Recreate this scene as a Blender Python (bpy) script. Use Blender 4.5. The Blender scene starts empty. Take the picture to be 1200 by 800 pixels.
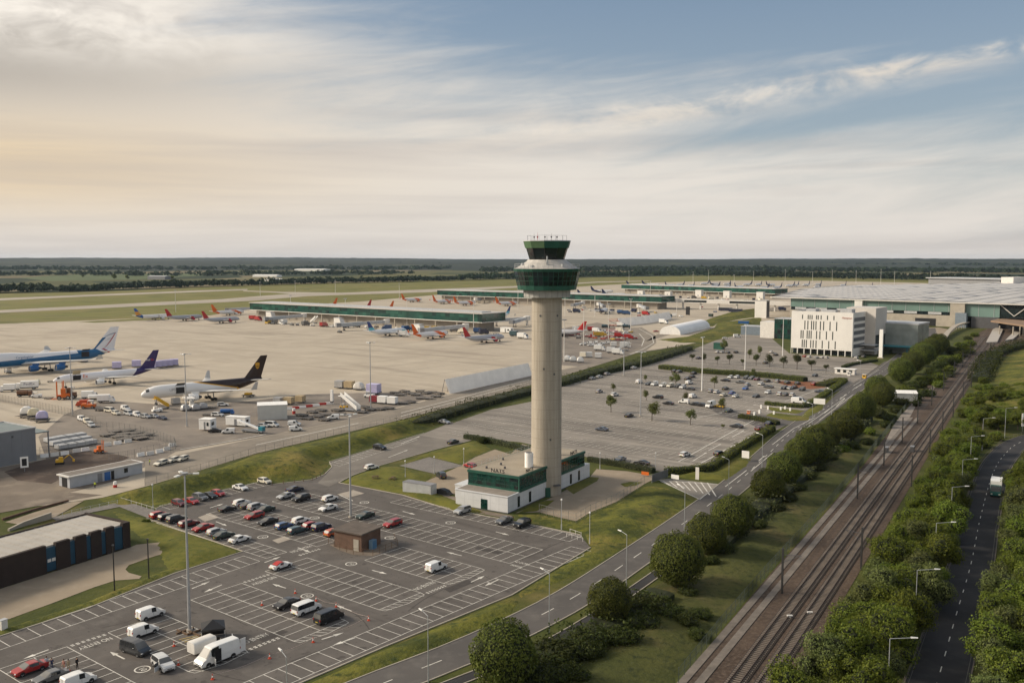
import bpy, math, random
from mathutils import Vector, Matrix, noise
R = math.radians
rnd = random.Random(7)
SUN_E, SUN_ANG, EXPO, SKY_S, HAZE = 3.4, 13.0, 0.40, 0.10, 0.000020
CLOUD = 0.80
SC = bpy.context.scene
COL = SC.collection
CAM_H, FPX, PITCH = 58.6, 1080.0, math.atan(97 / 1080)

def at(px, py, z=0.0):
 """ground point (height z) seen at a photo pixel of the 1200x800 picture"""
 x = (px - 600) / FPX; y = (400 - py) / FPX
 dy = math.cos(PITCH) + y * math.sin(PITCH); dz = -math.sin(PITCH) + y * math.cos(PITCH)
 t = (z - CAM_H) / dz
 return Vector((x * t, dy * t, z))

AA = R(-38.2)                       # the two directions of the car-park grid
UA = Vector((math.cos(AA), math.sin(AA), 0)); UB = Vector((-math.sin(AA), math.cos(AA), 0))
BB = AA + R(90)
def ab(a, b, z=0.0):
 p = UA * a + UB * b
 return Vector((p.x, p.y, z))
def toab(p): return p.x * UA.x + p.y * UA.y, p.x * UB.x + p.y * UB.y

# ------------------------------------------------------------------ mesh builder
class MB:
 def __init__(s): s.v = []; s.f = []; s.m = []; s.M = None
 def pt(s, p):
  p = Vector(p)
  if s.M is not None: p = s.M @ p
  s.v.append((p.x, p.y, p.z)); return len(s.v) - 1
 def face(s, pts, m=0):
  s.f.append([s.pt(p) for p in pts]); s.m.append(m)
 def faces(s, vs, fs, m=0):
  o = len(s.v)
  for p in vs: s.pt(p)
  for f in fs: s.f.append([o + i for i in f]); s.m.append(m)
 def box(s, x0, y0, z0, x1, y1, z1, m=0):
  vs = [(x0,y0,z0),(x1,y0,z0),(x1,y1,z0),(x0,y1,z0),(x0,y0,z1),(x1,y0,z1),(x1,y1,z1),(x0,y1,z1)]
  s.faces(vs, [(3,2,1,0),(4,5,6,7),(0,1,5,4),(1,2,6,5),(2,3,7,6),(3,0,4,7)], m)
 def bx(s, c, d, m=0, rz=0.0):
  """box of size d centred at c (c.z is the bottom), turned by rz"""
  old = s.M
  T = Matrix.Translation(Vector(c)) @ Matrix.Rotation(rz, 4, 'Z')
  s.M = T if old is None else old @ T
  s.box(-d[0]/2, -d[1]/2, 0, d[0]/2, d[1]/2, d[2], m)
  s.M = old
 def prism(s, pts, z0, z1, m=0, top=None):
  n = len(pts)
  vs = [(p[0], p[1], z0) for p in pts] + [(p[0], p[1], z1) for p in pts]
  o = len(s.v)
  for p in vs: s.pt(p)
  for i in range(n):
   j = (i + 1) % n
   s.f.append([o+i, o+j, o+n+j, o+n+i]); s.m.append(m)
  s.f.append([o+n+i for i in range(n)]); s.m.append(m if top is None else top)
  s.f.append([o+n-1-i for i in range(n)]); s.m.append(m)
 def loft(s, rings, m=0, cap0=True, cap1=True, mf=None, closed=True):
  o = len(s.v); n = len(rings[0])
  for r in rings:
   for p in r: s.pt(p)
  for k in range(len(rings) - 1):
   for i in range(n if closed else n - 1):
    j = (i + 1) % n
    mm = m if mf is None else mf(k, i)
    if mm is None: continue
    s.f.append([o+k*n+i, o+k*n+j, o+(k+1)*n+j, o+(k+1)*n+i]); s.m.append(mm)
  if cap0: s.f.append([o+n-1-i for i in range(n)]); s.m.append(m)
  if cap1: s.f.append([o+(len(rings)-1)*n+i for i in range(n)]); s.m.append(m)
 def tube(s, p, q, r, r2=None, n=6, m=0):
  p = Vector(p); q = Vector(q); r2 = r if r2 is None else r2
  d = (q - p); d.normalize()
  u = d.orthogonal().normalized(); w = d.cross(u)
  ring = lambda c, rr: [c + u*(rr*math.cos(2*math.pi*i/n)) + w*(rr*math.sin(2*math.pi*i/n)) for i in range(n)]
  s.loft([ring(p, r), ring(q, r2)], m)
 def cyl(s, c, r0, r1, h, n=16, m=0, cap=True):
  c = Vector(c)
  ring = lambda z, rr: [(c.x+rr*math.cos(2*math.pi*i/n), c.y+rr*math.sin(2*math.pi*i/n), c.z+z) for i in range(n)]
  s.loft([ring(0, r0), ring(h, r1)], m, cap, cap)
 def strip(s, pts, w, z, m=0, side=0.0):
  """flat ribbon along a polyline"""
  L = ribbon(pts, w, side)
  for i in range(len(L) - 1):
   a, b = L[i]; c, d = L[i+1]
   s.face([(a[0],a[1],z),(b[0],b[1],z),(d[0],d[1],z),(c[0],c[1],z)], m)
 def mesh(s, name, mats, smooth=None):
  me = bpy.data.meshes.new(name)
  me.from_pydata(s.v, [], s.f)
  for mt in (mats if isinstance(mats, (list, tuple)) else [mats]): me.materials.append(mt)
  me.polygons.foreach_set('material_index', s.m)
  if smooth is not None:
   me.polygons.foreach_set('use_smooth', [True]*len(s.f))
   me.set_sharp_from_angle(angle=R(smooth))
  me.update(); return me
 def build(s, name, mats, parent=None, smooth=None):
  o = bpy.data.objects.new(name, s.mesh(name, mats, smooth)); COL.objects.link(o)
  if parent is not None: o.parent = parent
  return o

def ribbon(pts, w, side=0.0):
 P = [Vector((p[0], p[1])) for p in pts]; out = []
 for i, p in enumerate(P):
  d0 = (P[i] - P[i-1]).normalized() if i > 0 else None
  d1 = (P[i+1] - P[i]).normalized() if i < len(P) - 1 else None
  d = ((d0 or d1) + (d1 or d0)).normalized()
  nrm = Vector((-d.y, d.x))
  out.append((p + nrm*(w/2 + side), p + nrm*(-w/2 + side)))
 return out

def smooth_line(pts, step=6.0):
 """Catmull-Rom through ground points"""
 P = [Vector((p[0], p[1], 0)) for p in pts]; out = []
 Q = [P[0]*2 - P[1]] + P + [P[-1]*2 - P[-2]]
 for i in range(1, len(Q) - 2):
  a, b, c, d = Q[i-1:i+3]; n = max(1, int((c-b).length/step))
  for k in range(n):
   t = k/n
   out.append(0.5*((2*b) + (c-a)*t + (2*a-5*b+4*c-d)*t*t + (3*b-a-3*c+d)*t**3))
 out.append(P[-1]); return out

def inside(poly, x, y):
 r = False; n = len(poly); j = n - 1
 for i in range(n):
  xi, yi = poly[i][0], poly[i][1]; xj, yj = poly[j][0], poly[j][1]
  if (yi > y) != (yj > y) and x < (xj-xi)*(y-yi)/(yj-yi)+xi: r = not r
  j = i
 return r
def edge_dist(poly, x, y):
 best = 1e9; n = len(poly); p = Vector((x, y))
 for i in range(n):
  a = Vector((poly[i][0], poly[i][1])); b = Vector((poly[(i+1)%n][0], poly[(i+1)%n][1]))
  d = b - a; t = max(0, min(1, (p-a).dot(d)/max(d.length_squared, 1e-9)))
  best = min(best, (a + d*t - p).length)
 return best

# ------------------------------------------------------------------ objects
def empty(name, loc=(0,0,0), rz=0.0):
 o = bpy.data.objects.new(name, None); COL.objects.link(o)
 o.location = loc; o.rotation_euler = (0, 0, rz); o.empty_display_size = 0.5
 return o
def tag(o, label, cat, group=None):
 o['label'] = label; o['category'] = cat
 if group: o['group'] = group
 return o
def thing(name, label, cat, loc=(0,0,0), rz=0.0, group=None):
 return tag(empty(name, loc, rz), label, cat, group)
def structure(o): o['kind'] = 'structure'; return o
def stuff(o, label=None):
 o['kind'] = 'stuff'
 if label: o['label'] = label
 return o
def kids(o): return [c for c in bpy.data.objects if c.parent == o]
KIDS = {}
def remember(root):
 """note the tree of a thing once, so that copies need no search"""
 KIDS[root.name] = [(c, [d for d in kids(c)]) for c in kids(root)]
 return root
def copy_tree(root, loc, rz, label, group=None, scale=None):
 r = root.copy(); COL.objects.link(r); r.location = loc; r.rotation_euler = (0, 0, rz)
 r['label'] = label
 if group: r['group'] = group
 if scale: r.scale = scale if isinstance(scale, (tuple, list, Vector)) else (scale,)*3
 for c, gs in KIDS[root.name]:
  k = c.copy(); COL.objects.link(k); k.parent = r
  for g in gs:
   h = g.copy(); COL.objects.link(h); h.parent = k
 return r
def finish(o, label, cat, group=None):
 tag(o, label, cat, group); return o
ORD = ['first','second','third','fourth','fifth','sixth','seventh','eighth','ninth','tenth','eleventh','twelfth','thirteenth','fourteenth','fifteenth','sixteenth','seventeenth','eighteenth','nineteenth','twentieth','twenty-first','twenty-second','twenty-third','twenty-fourth']

LETS = {}
def letters(text, name, mat, parent, loc, size, rot=(0,0,0), align='CENTER', extrude=0.0, sx=1.0):
 k = (text, size, extrude, mat.name)
 if k not in LETS:
  cu = bpy.data.curves.new(name, 'FONT'); cu.body = text; cu.size = size; cu.align_x = align; cu.align_y = 'CENTER'
  cu.extrude = extrude; cu.resolution_u = 3
  f = bpy.data.objects.new(name, cu); COL.objects.link(f); dg = bpy.context.evaluated_depsgraph_get()
  LETS[k] = bpy.data.meshes.new_from_object(f.evaluated_get(dg)); bpy.data.objects.remove(f)
  LETS[k].materials.clear(); LETS[k].materials.append(mat)
 o = bpy.data.objects.new(name, LETS[k]); COL.objects.link(o); o.parent = parent
 o.location = loc; o.rotation_euler = rot; o.scale = (sx, 1, 1)
 return o

# ------------------------------------------------------------------ materials
class NT:
 def __init__(s, tree): s.t = tree
 def n(s, typ, **kw):
  nd = s.t.nodes.new(typ)
  for k, v in kw.items():
   if k.startswith('i_'):
    sock = nd.inputs[int(k[2:])] if k[2:].isdigit() else nd.inputs[k[2:].replace('_', ' ')]
    s.set(sock, v)
   else: setattr(nd, k, v)
  return nd
 def set(s, sock, v):
  if isinstance(v, bpy.types.NodeSocket): s.t.links.new(v, sock)
  else: sock.default_value = v
 def m(s, op, a, b=0.0, c=0.0, clamp=False):
  nd = s.t.nodes.new('ShaderNodeMath'); nd.operation = op; nd.use_clamp = clamp
  s.set(nd.inputs[0], a); s.set(nd.inputs[1], b); s.set(nd.inputs[2], c)
  return nd.outputs[0]
 def mix(s, f, a, b, blend='MIX'):
  nd = s.t.nodes.new('ShaderNodeMix'); nd.data_type = 'RGBA'; nd.blend_type = blend
  s.set(nd.inputs[0], f); s.set(nd.inputs[6], col(a) if isinstance(a, (tuple, list)) else a); s.set(nd.inputs[7], col(b) if isinstance(b, (tuple, list)) else b)
  return nd.outputs[2]
 def noise(s, vec, scale, detail=3.0, rough=0.55, dist=0.0):
  nd = s.t.nodes.new('ShaderNodeTexNoise'); s.set(nd.inputs['Vector'], vec)
  nd.inputs['Scale'].default_value = scale; nd.inputs['Detail'].default_value = detail
  nd.inputs['Roughness'].default_value = rough; nd.inputs['Distortion'].default_value = dist
  return nd.outputs[0]
 def ramp(s, f, lo, hi):
  nd = s.t.nodes.new('ShaderNodeMapRange'); s.set(nd.inputs[0], f)
  nd.inputs[1].default_value = lo; nd.inputs[2].default_value = hi
  return nd.outputs[0]
 def pos(s): return s.t.nodes.new('ShaderNodeNewGeometry').outputs['Position']
 def obj(s): return s.t.nodes.new('ShaderNodeTexCoord').outputs['Object']
 def map(s, v, scale=(1,1,1), rot=(0,0,0), loc=(0,0,0)):
  nd = s.t.nodes.new('ShaderNodeMapping'); s.set(nd.inputs[0], v)
  nd.inputs[1].default_value = loc; nd.inputs[2].default_value = rot; nd.inputs[3].default_value = scale
  return nd.outputs[0]
 def xyz(s, v):
  nd = s.t.nodes.new('ShaderNodeSeparateXYZ'); s.set(nd.inputs[0], v); return nd.outputs

def col(c): return (c[0], c[1], c[2], 1.0)
def newmat(name):
 m = bpy.data.materials.new(name); m.use_nodes = True
 t = NT(m.node_tree); b = m.node_tree.nodes['Principled BSDF']
 return m, t, b
MATS = {}
def mat(name, c, rough=0.7, metal=0.0, var=0.12, scale=0.6, spec=0.4, coat=0.0, bump=0.0, world=False, fine=None):
 """plain coloured surface with soft blotches of wear"""
 if name in MATS: return MATS[name]
 m, t, b = newmat(name)
 v = t.pos() if world else t.obj()
 nz = t.noise(v, scale, 4.0)
 f = t.ramp(nz, 0.3, 0.7)
 lo = tuple(x*(1-var) for x in c); hi = tuple(min(1, x*(1+var)) for x in c)
 base = t.mix(f, lo, hi)
 if fine:
  base = t.mix(t.m('MULTIPLY', t.ramp(t.noise(v, fine, 2.0), 0.35, 0.7), 0.35), base, tuple(x*0.7 for x in c))
 t.set(b.inputs['Base Color'], base)
 b.inputs['Roughness'].default_value = rough; b.inputs['Metallic'].default_value = metal
 b.inputs['Specular IOR Level'].default_value = spec; b.inputs['Coat Weight'].default_value = coat
 if bump:
  bp = t.n('ShaderNodeBump'); bp.inputs['Strength'].default_value = bump; bp.inputs['Distance'].default_value = 0.05
  t.set(bp.inputs['Height'], t.noise(v, (fine or scale)*3, 3.0)); t.set(b.inputs['Normal'], bp.outputs[0])
 MATS[name] = m
 return m

def ground_mat(name, cols, scales, rough=0.95, bump=0.0, bscale=1.0, streak=None, bdist=0.15, spots=None):
 """layered ground: cols[0] base, then each (colour, scale, lo, hi) blended by its own noise"""
 m, t, b = newmat(name); v = t.pos()
 base = col(cols[0]); base = t.mix(0.0, cols[0], cols[0])
 for k, (c, sc, lo, hi) in enumerate(scales):
  vv = t.map(v, (1,1,1), (0,0,0), (k*31.7, k*17.3, 0))
  base = t.mix(t.ramp(t.noise(vv, sc, 5.0, 0.6), lo, hi), base, c)
 if streak:
  for (c, rot, sx, sy, lo, hi, amt) in streak:
   vv = t.map(t.map(v, (1,1,1), (0,0,rot)), (sx, sy, 1))
   base = t.mix(t.m('MULTIPLY', t.ramp(t.noise(vv, 1.0, 4.0, 0.6), lo, hi), amt), base, c)
 if spots:
  for (sc_, lo, hi, amt) in ((.5,.63,.70,.5), (1.7,.66,.71,.6)):
   base = t.mix(t.m('MULTIPLY', t.ramp(t.noise(v, sc_, 2.0, .5), lo, hi), amt), base, spots)
 t.set(b.inputs['Base Color'], base); b.inputs['Roughness'].default_value = rough
 b.inputs['Specular IOR Level'].default_value = 0.25
 if bump:
  bp = t.n('ShaderNodeBump'); bp.inputs['Strength'].default_value = bump; bp.inputs['Distance'].default_value = bdist
  t.set(bp.inputs['Height'], t.noise(v, bscale, 4.0, 0.65)); t.set(b.inputs['Normal'], bp.outputs[0])
 return m

def leaf_mat(name, c, c2, tint=0.12):
 m, t, b = newmat(name)
 g = t.t.nodes.new('ShaderNodeNewGeometry')
 base = t.mix(g.outputs['Random Per Island'], c, c2)
 oi = t.t.nodes.new('ShaderNodeObjectInfo')
 hs = t.n('ShaderNodeHueSaturation', i_Color=base)
 t.set(hs.inputs['Value'], t.m('MULTIPLY_ADD', oi.outputs['Random'], 0.5, 0.75))
 t.set(hs.inputs['Hue'], t.m('MULTIPLY_ADD', oi.outputs['Random'], 0.03, 0.485))
 t.set(b.inputs['Base Color'], hs.outputs[0]); b.inputs['Roughness'].default_value = 0.75
 b.inputs['Specular IOR Level'].default_value = 0.15
 tr = t.n('ShaderNodeBsdfTranslucent'); t.set(tr.inputs[0], hs.outputs[0])
 mx = t.n('ShaderNodeMixShader'); mx.inputs[0].default_value = 0.22
 out = m.node_tree.nodes['Material Output']
 t.set(mx.inputs[1], b.outputs[0]); t.set(mx.inputs[2], tr.outputs[0]); t.set(out.inputs[0], mx.outputs[0])
 return m

def livery(name, base, layers, rough=0.3):
 """paint with straight-edged colour fields in the part's own coordinates"""
 m, t, b = newmat(name); x, y, z = t.xyz(t.obj())
 c = t.mix(0.0, base, base)
 c = t.mix(t.m('MULTIPLY', t.ramp(t.noise(t.obj(), 0.5, 3.0), 0.4, 0.8), 0.12), c, tuple(v*0.8 for v in base))
 for colr, planes in layers:
  f = 1.0
  for (ax, ay, az, k) in planes:
   d = t.m('ADD', t.m('MULTIPLY', x, ax), t.m('ADD', t.m('MULTIPLY', t.m('ABSOLUTE', y), ay), t.m('MULTIPLY', z, az)))
   s_ = t.m('GREATER_THAN', d, k)
   f = s_ if isinstance(f, float) else t.m('MULTIPLY', f, s_)
  c = t.mix(f, c, colr)
 t.set(b.inputs['Base Color'], c); b.inputs['Roughness'].default_value = rough
 b.inputs['Specular IOR Level'].default_value = 0.5
 return m

def glass_mat(name, c, rough=0.08, spec=0.6):
 m, t, b = newmat(name)
 g = t.obj()
 base = t.mix(t.ramp(t.noise(g, 0.35, 2.0), 0.35, 0.65), tuple(x*0.7 for x in c), tuple(min(1, x*1.3) for x in c))
 t.set(b.inputs['Base Color'], base)
 b.inputs['Roughness'].default_value = rough; b.inputs['Specular IOR Level'].default_value = spec
 return m

M = {}
M['white'] = mat('white_paint', (.84,.83,.80), .5, var=.06)
M['offwhite'] = mat('offwhite_panel', (.66,.64,.60), .6, var=.1)
M['cream'] = mat('cream_render', (.70,.685,.65), .8, var=.06, scale=.15)
M['lightgrey'] = mat('light_grey', (.42,.43,.44), .6, var=.12)
M['grey'] = mat('mid_grey', (.22,.225,.235), .6)
M['darkgrey'] = mat('dark_grey', (.08,.08,.085), .6)
M['black'] = mat('black_paint', (.015,.015,.017), .5)
M['steel'] = mat('galvanised_steel', (.46,.48,.50), .45, .6, var=.1)
M['rust'] = mat('rusty_steel', (.16,.085,.05), .8, var=.3, scale=3)
M['concrete'] = mat('weathered_concrete', (.40,.36,.30), .9, var=.14, scale=.25, fine=2.0, bump=.1)
M['red'] = mat('red_paint', (.42,.025,.02), .4)
M['orange'] = mat('orange_paint', (.62,.14,.02), .5)
M['yellow'] = mat('yellow_paint', (.65,.38,.03), .5)
M['blue'] = mat('blue_paint', (.03,.12,.35), .4)
M['teal'] = mat('teal_paint', (.02,.20,.26), .4)
M['green'] = mat('tower_green', (.018,.082,.058), .45, var=.2, scale=.4)
M['lime'] = mat('pale_green_panel', (.075,.14,.07), .5, var=.12, scale=.4)
M['brick'] = mat('brown_brick', (.14,.085,.06), .9, var=.2, scale=.8, fine=6.0)
M['lamp'] = mat('lamp_glass', (.75,.75,.72), .3)
M['tyre'] = mat('tyre_rubber', (.02,.02,.02), .8)
M['rim'] = mat('wheel_rim', (.35,.36,.37), .35, .7)
M['marking'] = mat('road_marking_white', (.64,.62,.56), .85, var=.28, scale=.9, world=True, fine=3.0)
M['worn'] = mat('worn_marking', (.56,.53,.47), .9, var=.3, scale=.8, world=True, fine=3.0)
M['ymark'] = mat('yellow_marking', (.50,.36,.10), .8, var=.2, scale=1.0, world=True)
M['wood'] = mat('brown_timber', (.12,.075,.045), .9, var=.25, scale=2)
M['bark'] = mat('bark', (.09,.07,.05), .95, var=.25, scale=3)
M['skin'] = mat('skin', (.45,.27,.19), .6)
M['hivis'] = mat('hi_vis_yellow', (.62,.75,.05), .6)
M['cloth_dark'] = mat('dark_cloth', (.03,.035,.06), .9)
M['glass'] = glass_mat('vehicle_glass', (.018,.022,.026), .06, .55)
M['glass_light'] = glass_mat('windscreen_glass', (.13,.13,.125), .42, .4)  # paler than the side glass: bright sky reflection put into the colour
M['gglass'] = glass_mat('green_glass', (.007,.038,.030), .08, .7)
M['gglass2'] = glass_mat('pale_green_glass', (.13,.25,.22), .25, .5)
M['dglass'] = glass_mat('dark_glass', (.012,.020,.022), .06, .6)
# ------------------------------------------------------------------ camera, light, sky
cam = bpy.data.cameras.new('camera'); camo = bpy.data.objects.new('camera', cam); COL.objects.link(camo)
cam.sensor_fit = 'HORIZONTAL'; cam.sensor_width = 36; cam.lens = 36 * FPX / 1200; cam.clip_end = 60000; cam.clip_start = 0.5
camo.location = (0, 0, CAM_H); camo.rotation_euler = (math.pi/2 - PITCH, 0, 0)
SC.camera = camo
SUN_EL, SUN_AZ = 28.0, -84.0        # azimuth from +Y towards +X
sd = Vector((math.cos(R(SUN_EL))*math.sin(R(SUN_AZ)), math.cos(R(SUN_EL))*math.cos(R(SUN_AZ)), math.sin(R(SUN_EL))))
sl = bpy.data.lights.new('sun', 'SUN'); sl.energy = SUN_E; sl.angle = R(SUN_ANG); sl.color = (1.0, .87, .70)
so = bpy.data.objects.new('sun', sl); COL.objects.link(so); so.rotation_euler = (-sd).to_track_quat('-Z', 'Y').to_euler()
so.location = (0, 0, 200)
SC.view_settings.view_transform = 'Standard'; SC.view_settings.look = 'None'
SC.view_settings.exposure = EXPO; SC.view_settings.gamma = 1.0; SC.view_settings.use_curve_mapping = False
SC.cycles.max_bounces = 5; SC.cycles.diffuse_bounces = 2; SC.cycles.glossy_bounces = 2; SC.cycles.transmission_bounces = 2
SC.cycles.transparent_max_bounces = 4; SC.cycles.volume_bounces = 0
SC.cycles.use_denoising = True; SC.cycles.sample_clamp_indirect = 4.0
SC.cycles.use_adaptive_sampling = True; SC.cycles.adaptive_threshold = 0.015

wd = bpy.data.worlds.new('World'); SC.world = wd; wd.use_nodes = True
wt = NT(wd.node_tree); bg = wd.node_tree.nodes['Background']
sky = wt.n('ShaderNodeTexSky'); sky.sky_type = 'NISHITA'; sky.sun_disc = False
sky.sun_elevation = R(SUN_EL); sky.sun_rotation = R(SUN_AZ); sky.altitude = 60; sky.air_density = 1.2; sky.dust_density = 2.0; sky.ozone_density = 1.5
dv = wd.node_tree.nodes.new('ShaderNodeTexCoord').outputs['Generated']
dx, dy, dz = wt.xyz(dv)
az = wt.m('MULTIPLY', wt.m('ARCTAN2', dx, dy), 57.2958)
el = wt.m('MULTIPLY', wt.m('ARCSINE', dz), 57.2958)
def cmb(x, y, z=0.0):
 nd = wd.node_tree.nodes.new('ShaderNodeCombineXYZ')
 wt.set(nd.inputs[0], x); wt.set(nd.inputs[1], y); wt.set(nd.inputs[2], z); return nd.outputs[0]
def bell(x, c, w):
 d = wt.m('DIVIDE', wt.m('SUBTRACT', x, c), w)
 return wt.m('EXPONENT', wt.m('MULTIPLY', wt.m('MULTIPLY', d, d), -1.0))
rise = wt.m('SUBTRACT', el, wt.m('MULTIPLY', az, 0.13))           # the cirrus climbs towards the right of the sun
n1 = wt.noise(cmb(wt.m('MULTIPLY', az, 0.035), wt.m('MULTIPLY', rise, 0.30)), 1.0, 6.0, 0.58, 0.6)
n2 = wt.noise(cmb(wt.m('MULTIPLY', az, 0.16), wt.m('MULTIPLY', rise, 0.75), 3.0), 1.0, 7.0, 0.62, 1.0)
n3 = wt.noise(cmb(wt.m('MULTIPLY', az, 0.30), wt.m('MULTIPLY', el, 0.62), 7.0), 1.0, 6.0, 0.6, 0.4)
n4 = wt.noise(cmb(wt.m('MULTIPLY', az, 0.03), wt.m('MULTIPLY', el, 0.55), 11.0), 1.0, 5.0, 0.55, 0.3)
azc = wt.m('MAXIMUM', wt.m('MINIMUM', az, 32.0), -40.0)
cov = wt.m('SUBTRACT', 1.36, wt.m('ADD', wt.m('MULTIPLY', wt.m('MINIMUM', el, 14.5), 0.078), wt.m('MULTIPLY', azc, 0.012)))
cov = wt.m('ADD', cov, wt.m('MULTIPLY', wt.m('SUBTRACT', n1, 0.5), 1.15))
cov = wt.m('ADD', cov, wt.m('MULTIPLY', wt.ramp(wt.m('ABSOLUTE', az), 45.0, 90.0), 0.6))  # extra cloud out of view, added to whiten the ambient light
cov = wt.m('ADD', cov, wt.m('MULTIPLY', wt.m('MULTIPLY', bell(az, -34.0, 18.0), wt.ramp(el, 7.0, 12.0)), 0.7))
cov = wt.m('ADD', cov, wt.m('MULTIPLY', wt.m('SUBTRACT', n2, 0.5), 0.42))
band = wt.m('MULTIPLY', bell(rise, wt.m('ADD', 6.8, wt.m('MULTIPLY', n3, 1.3)), 0.75), wt.ramp(az, -6.0, 8.0))
gap = wt.m('MULTIPLY', bell(rise, 5.5, 0.6), wt.m('MULTIPLY', wt.ramp(az, 5.0, 14.0), wt.ramp(az, 30.0, 20.0)))
cov = wt.m('ADD', cov, wt.m('MULTIPLY', wt.m('MULTIPLY', band, wt.ramp(n3, 0.34, 0.66)), 0.62))
cov = wt.m('SUBTRACT', cov, wt.m('MULTIPLY', wt.m('MULTIPLY', bell(az, 3.0, 14.0), wt.ramp(el, 6.5, 13.0)), 0.22))
cov = wt.m('SUBTRACT', cov, wt.m('MULTIPLY', gap, 0.36))
cf = wt.n('ShaderNodeMapRange', interpolation_type='SMOOTHSTEP'); wt.set(cf.inputs[0], cov); cf.inputs[1].default_value = 0.10; cf.inputs[2].default_value = 1.05
cf = cf.outputs[0]
S = 1.0 / SKY_S
def sc(c): return (c[0]*S*CLOUD, c[1]*S*CLOUD, c[2]*S*CLOUD)
warm = wt.m('MULTIPLY', bell(az, -32.0, 20.0), bell(el, 5.0, 3.6))
cc = wt.mix(wt.m('MULTIPLY', warm, 1.0), sc((.76,.71,.645)), sc((.76,.605,.41)))
cc = wt.mix(wt.m('MULTIPLY', bell(el, 0.0, 2.6), 0.7), cc, sc((.70,.65,.605)))                         # duller air low down
cc = wt.mix(wt.m('MULTIPLY', wt.ramp(n4, 0.47, 0.72), 0.5), cc, sc((.46,.42,.40)))                    # long grey bars
cc = wt.mix(wt.m('MULTIPLY', wt.m('MULTIPLY', bell(az, -36.0, 21.0), bell(el, 10.4, 2.4)), 0.8), cc, sc((.36,.325,.285)))
puff = wt.m('MULTIPLY', wt.m('MULTIPLY', bell(el, 12.9, 1.7), bell(az, -26.5, 10.0)), wt.ramp(n3, 0.36, 0.62))
cc = wt.mix(wt.m('MULTIPLY', band, wt.m('MULTIPLY', wt.ramp(n2, 0.3, 0.62), 0.6)), cc, sc((.78,.70,.59)))
cc = wt.mix(wt.m('MULTIPLY', puff, 0.9), cc, sc((1.02,.95,.85)))
cf = wt.m('MAXIMUM', cf, wt.m('MULTIPLY', puff, 0.9))
blue = wt.mix(wt.ramp(el, 4.0, 16.0), sc((.36,.42,.48)), sc((.185,.260,.365)))
skyc = wt.mix(cf, wt.mix(0.7, sky.outputs[0], blue), cc)
wt.set(bg.inputs[0], skyc); bg.inputs[1].default_value = SKY_S

# ------------------------------------------------------------------ ground materials
G_ = {}
G_['grass'] = ground_mat('rough_grass', [(.132,.132,.021)], [((.072,.082,.012), .11, .38, .62), ((.200,.160,.048), .045, .52, .70), ((.140,.130,.022), .5, .45, .7), ((.036,.050,.010), .9, .55, .75)], bump=.8, bscale=1.3)
G_['bank'] = ground_mat('bank_grass', [(.132,.132,.020)], [((.054,.064,.011), .10, .38, .60), ((.21,.165,.042), .05, .50, .68), ((.14,.14,.02), .35, .5, .7), ((.032,.048,.010), .6, .5, .7)], bump=1.0, bscale=1.1, bdist=.3)
G_['shade'] = ground_mat('shaded_bank_grass', [(.075,.078,.020)], [((.050,.058,.013), .09, .4, .62), ((.125,.102,.040), .06, .5, .72), ((.026,.034,.009), .7, .5, .72)], bump=.9, bscale=1.2, bdist=.25)  # shaded copy of the grass: the shade beside the trees put into its colour
G_['airfield'] = ground_mat('airfield_grass', [(.150,.150,.038)], [((.185,.165,.055), .008, .42, .62), ((.095,.105,.025), .02, .5, .68)], streak=[((.17,.145,.06), R(38), .0015, .03, .5, .7, .6)])
G_['apron'] = ground_mat('apron_concrete', [(.44,.385,.305)], [((.385,.332,.262), .012, .38, .62), ((.49,.43,.34), .05, .5, .72), ((.34,.295,.235), .006, .55, .75)], bump=.05,
 streak=[((.23,.195,.155), R(38), .009, .08, .53, .70, .65), ((.47,.405,.315), R(38), .005, .10, .5, .72, .5), ((.15,.13,.11), R(38), .03, .40, .66, .78, .6), ((.24,.205,.165), R(38+70), .004, .07, .62, .76, .4)])
G_['taxi'] = ground_mat('taxiway_concrete', [(.40,.355,.29)], [((.33,.29,.24), .01, .4, .65)])
G_['service'] = ground_mat('service_road', [(.245,.215,.175)], [((.20,.175,.145), .04, .4, .65), ((.29,.25,.205), .15, .5, .72)], streak=[((.17,.15,.125), R(-56), .012, .35, .55, .72, .5)])
G_['stand'] = ground_mat('equipment_area_asphalt', [(.225,.195,.165)], [((.155,.135,.118), .03, .42, .62), ((.27,.235,.195), .12, .5, .7)])
G_['asphalt'] = ground_mat('car_park_asphalt', [(.120,.108,.098)], [((.098,.088,.080), .05, .4, .62), ((.146,.132,.119), .22, .5, .72), ((.080,.070,.063), .012, .55, .7)], bump=.12, bscale=6, rough=.85, spots=(.036,.032,.030),
 streak=[((.055,.048,.043), R(38), .035, .30, .54, .72, .5), ((.13,.115,.10), R(-52), .02, .5, .58, .72, .45)])
G_['farlot'] = ground_mat('old_car_park_asphalt', [(.25,.225,.195)], [((.21,.19,.165), .02, .4, .62), ((.285,.257,.222), .09, .5, .72)], rough=.9,
 streak=[((.135,.122,.107), R(38), .008, .10, .48, .62, .8), ((.36,.325,.28), R(38), .015, .26, .53, .70, .65), ((.10,.09,.08), R(38), .04, .5, .62, .75, .5)])
G_['link'] = ground_mat('link_road_asphalt', [(.19,.172,.15)], [((.155,.14,.122), .04, .4, .62), ((.22,.20,.174), .2, .5, .72)], rough=.9, streak=[((.09,.082,.073), R(-52), .012, .30, .55, .72, .5)])
G_['road'] = ground_mat('road_asphalt', [(.115,.106,.098)], [((.092,.085,.080), .05, .4, .62), ((.138,.127,.116), .3, .5, .72)], rough=.85, bump=.08, bscale=8)
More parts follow.
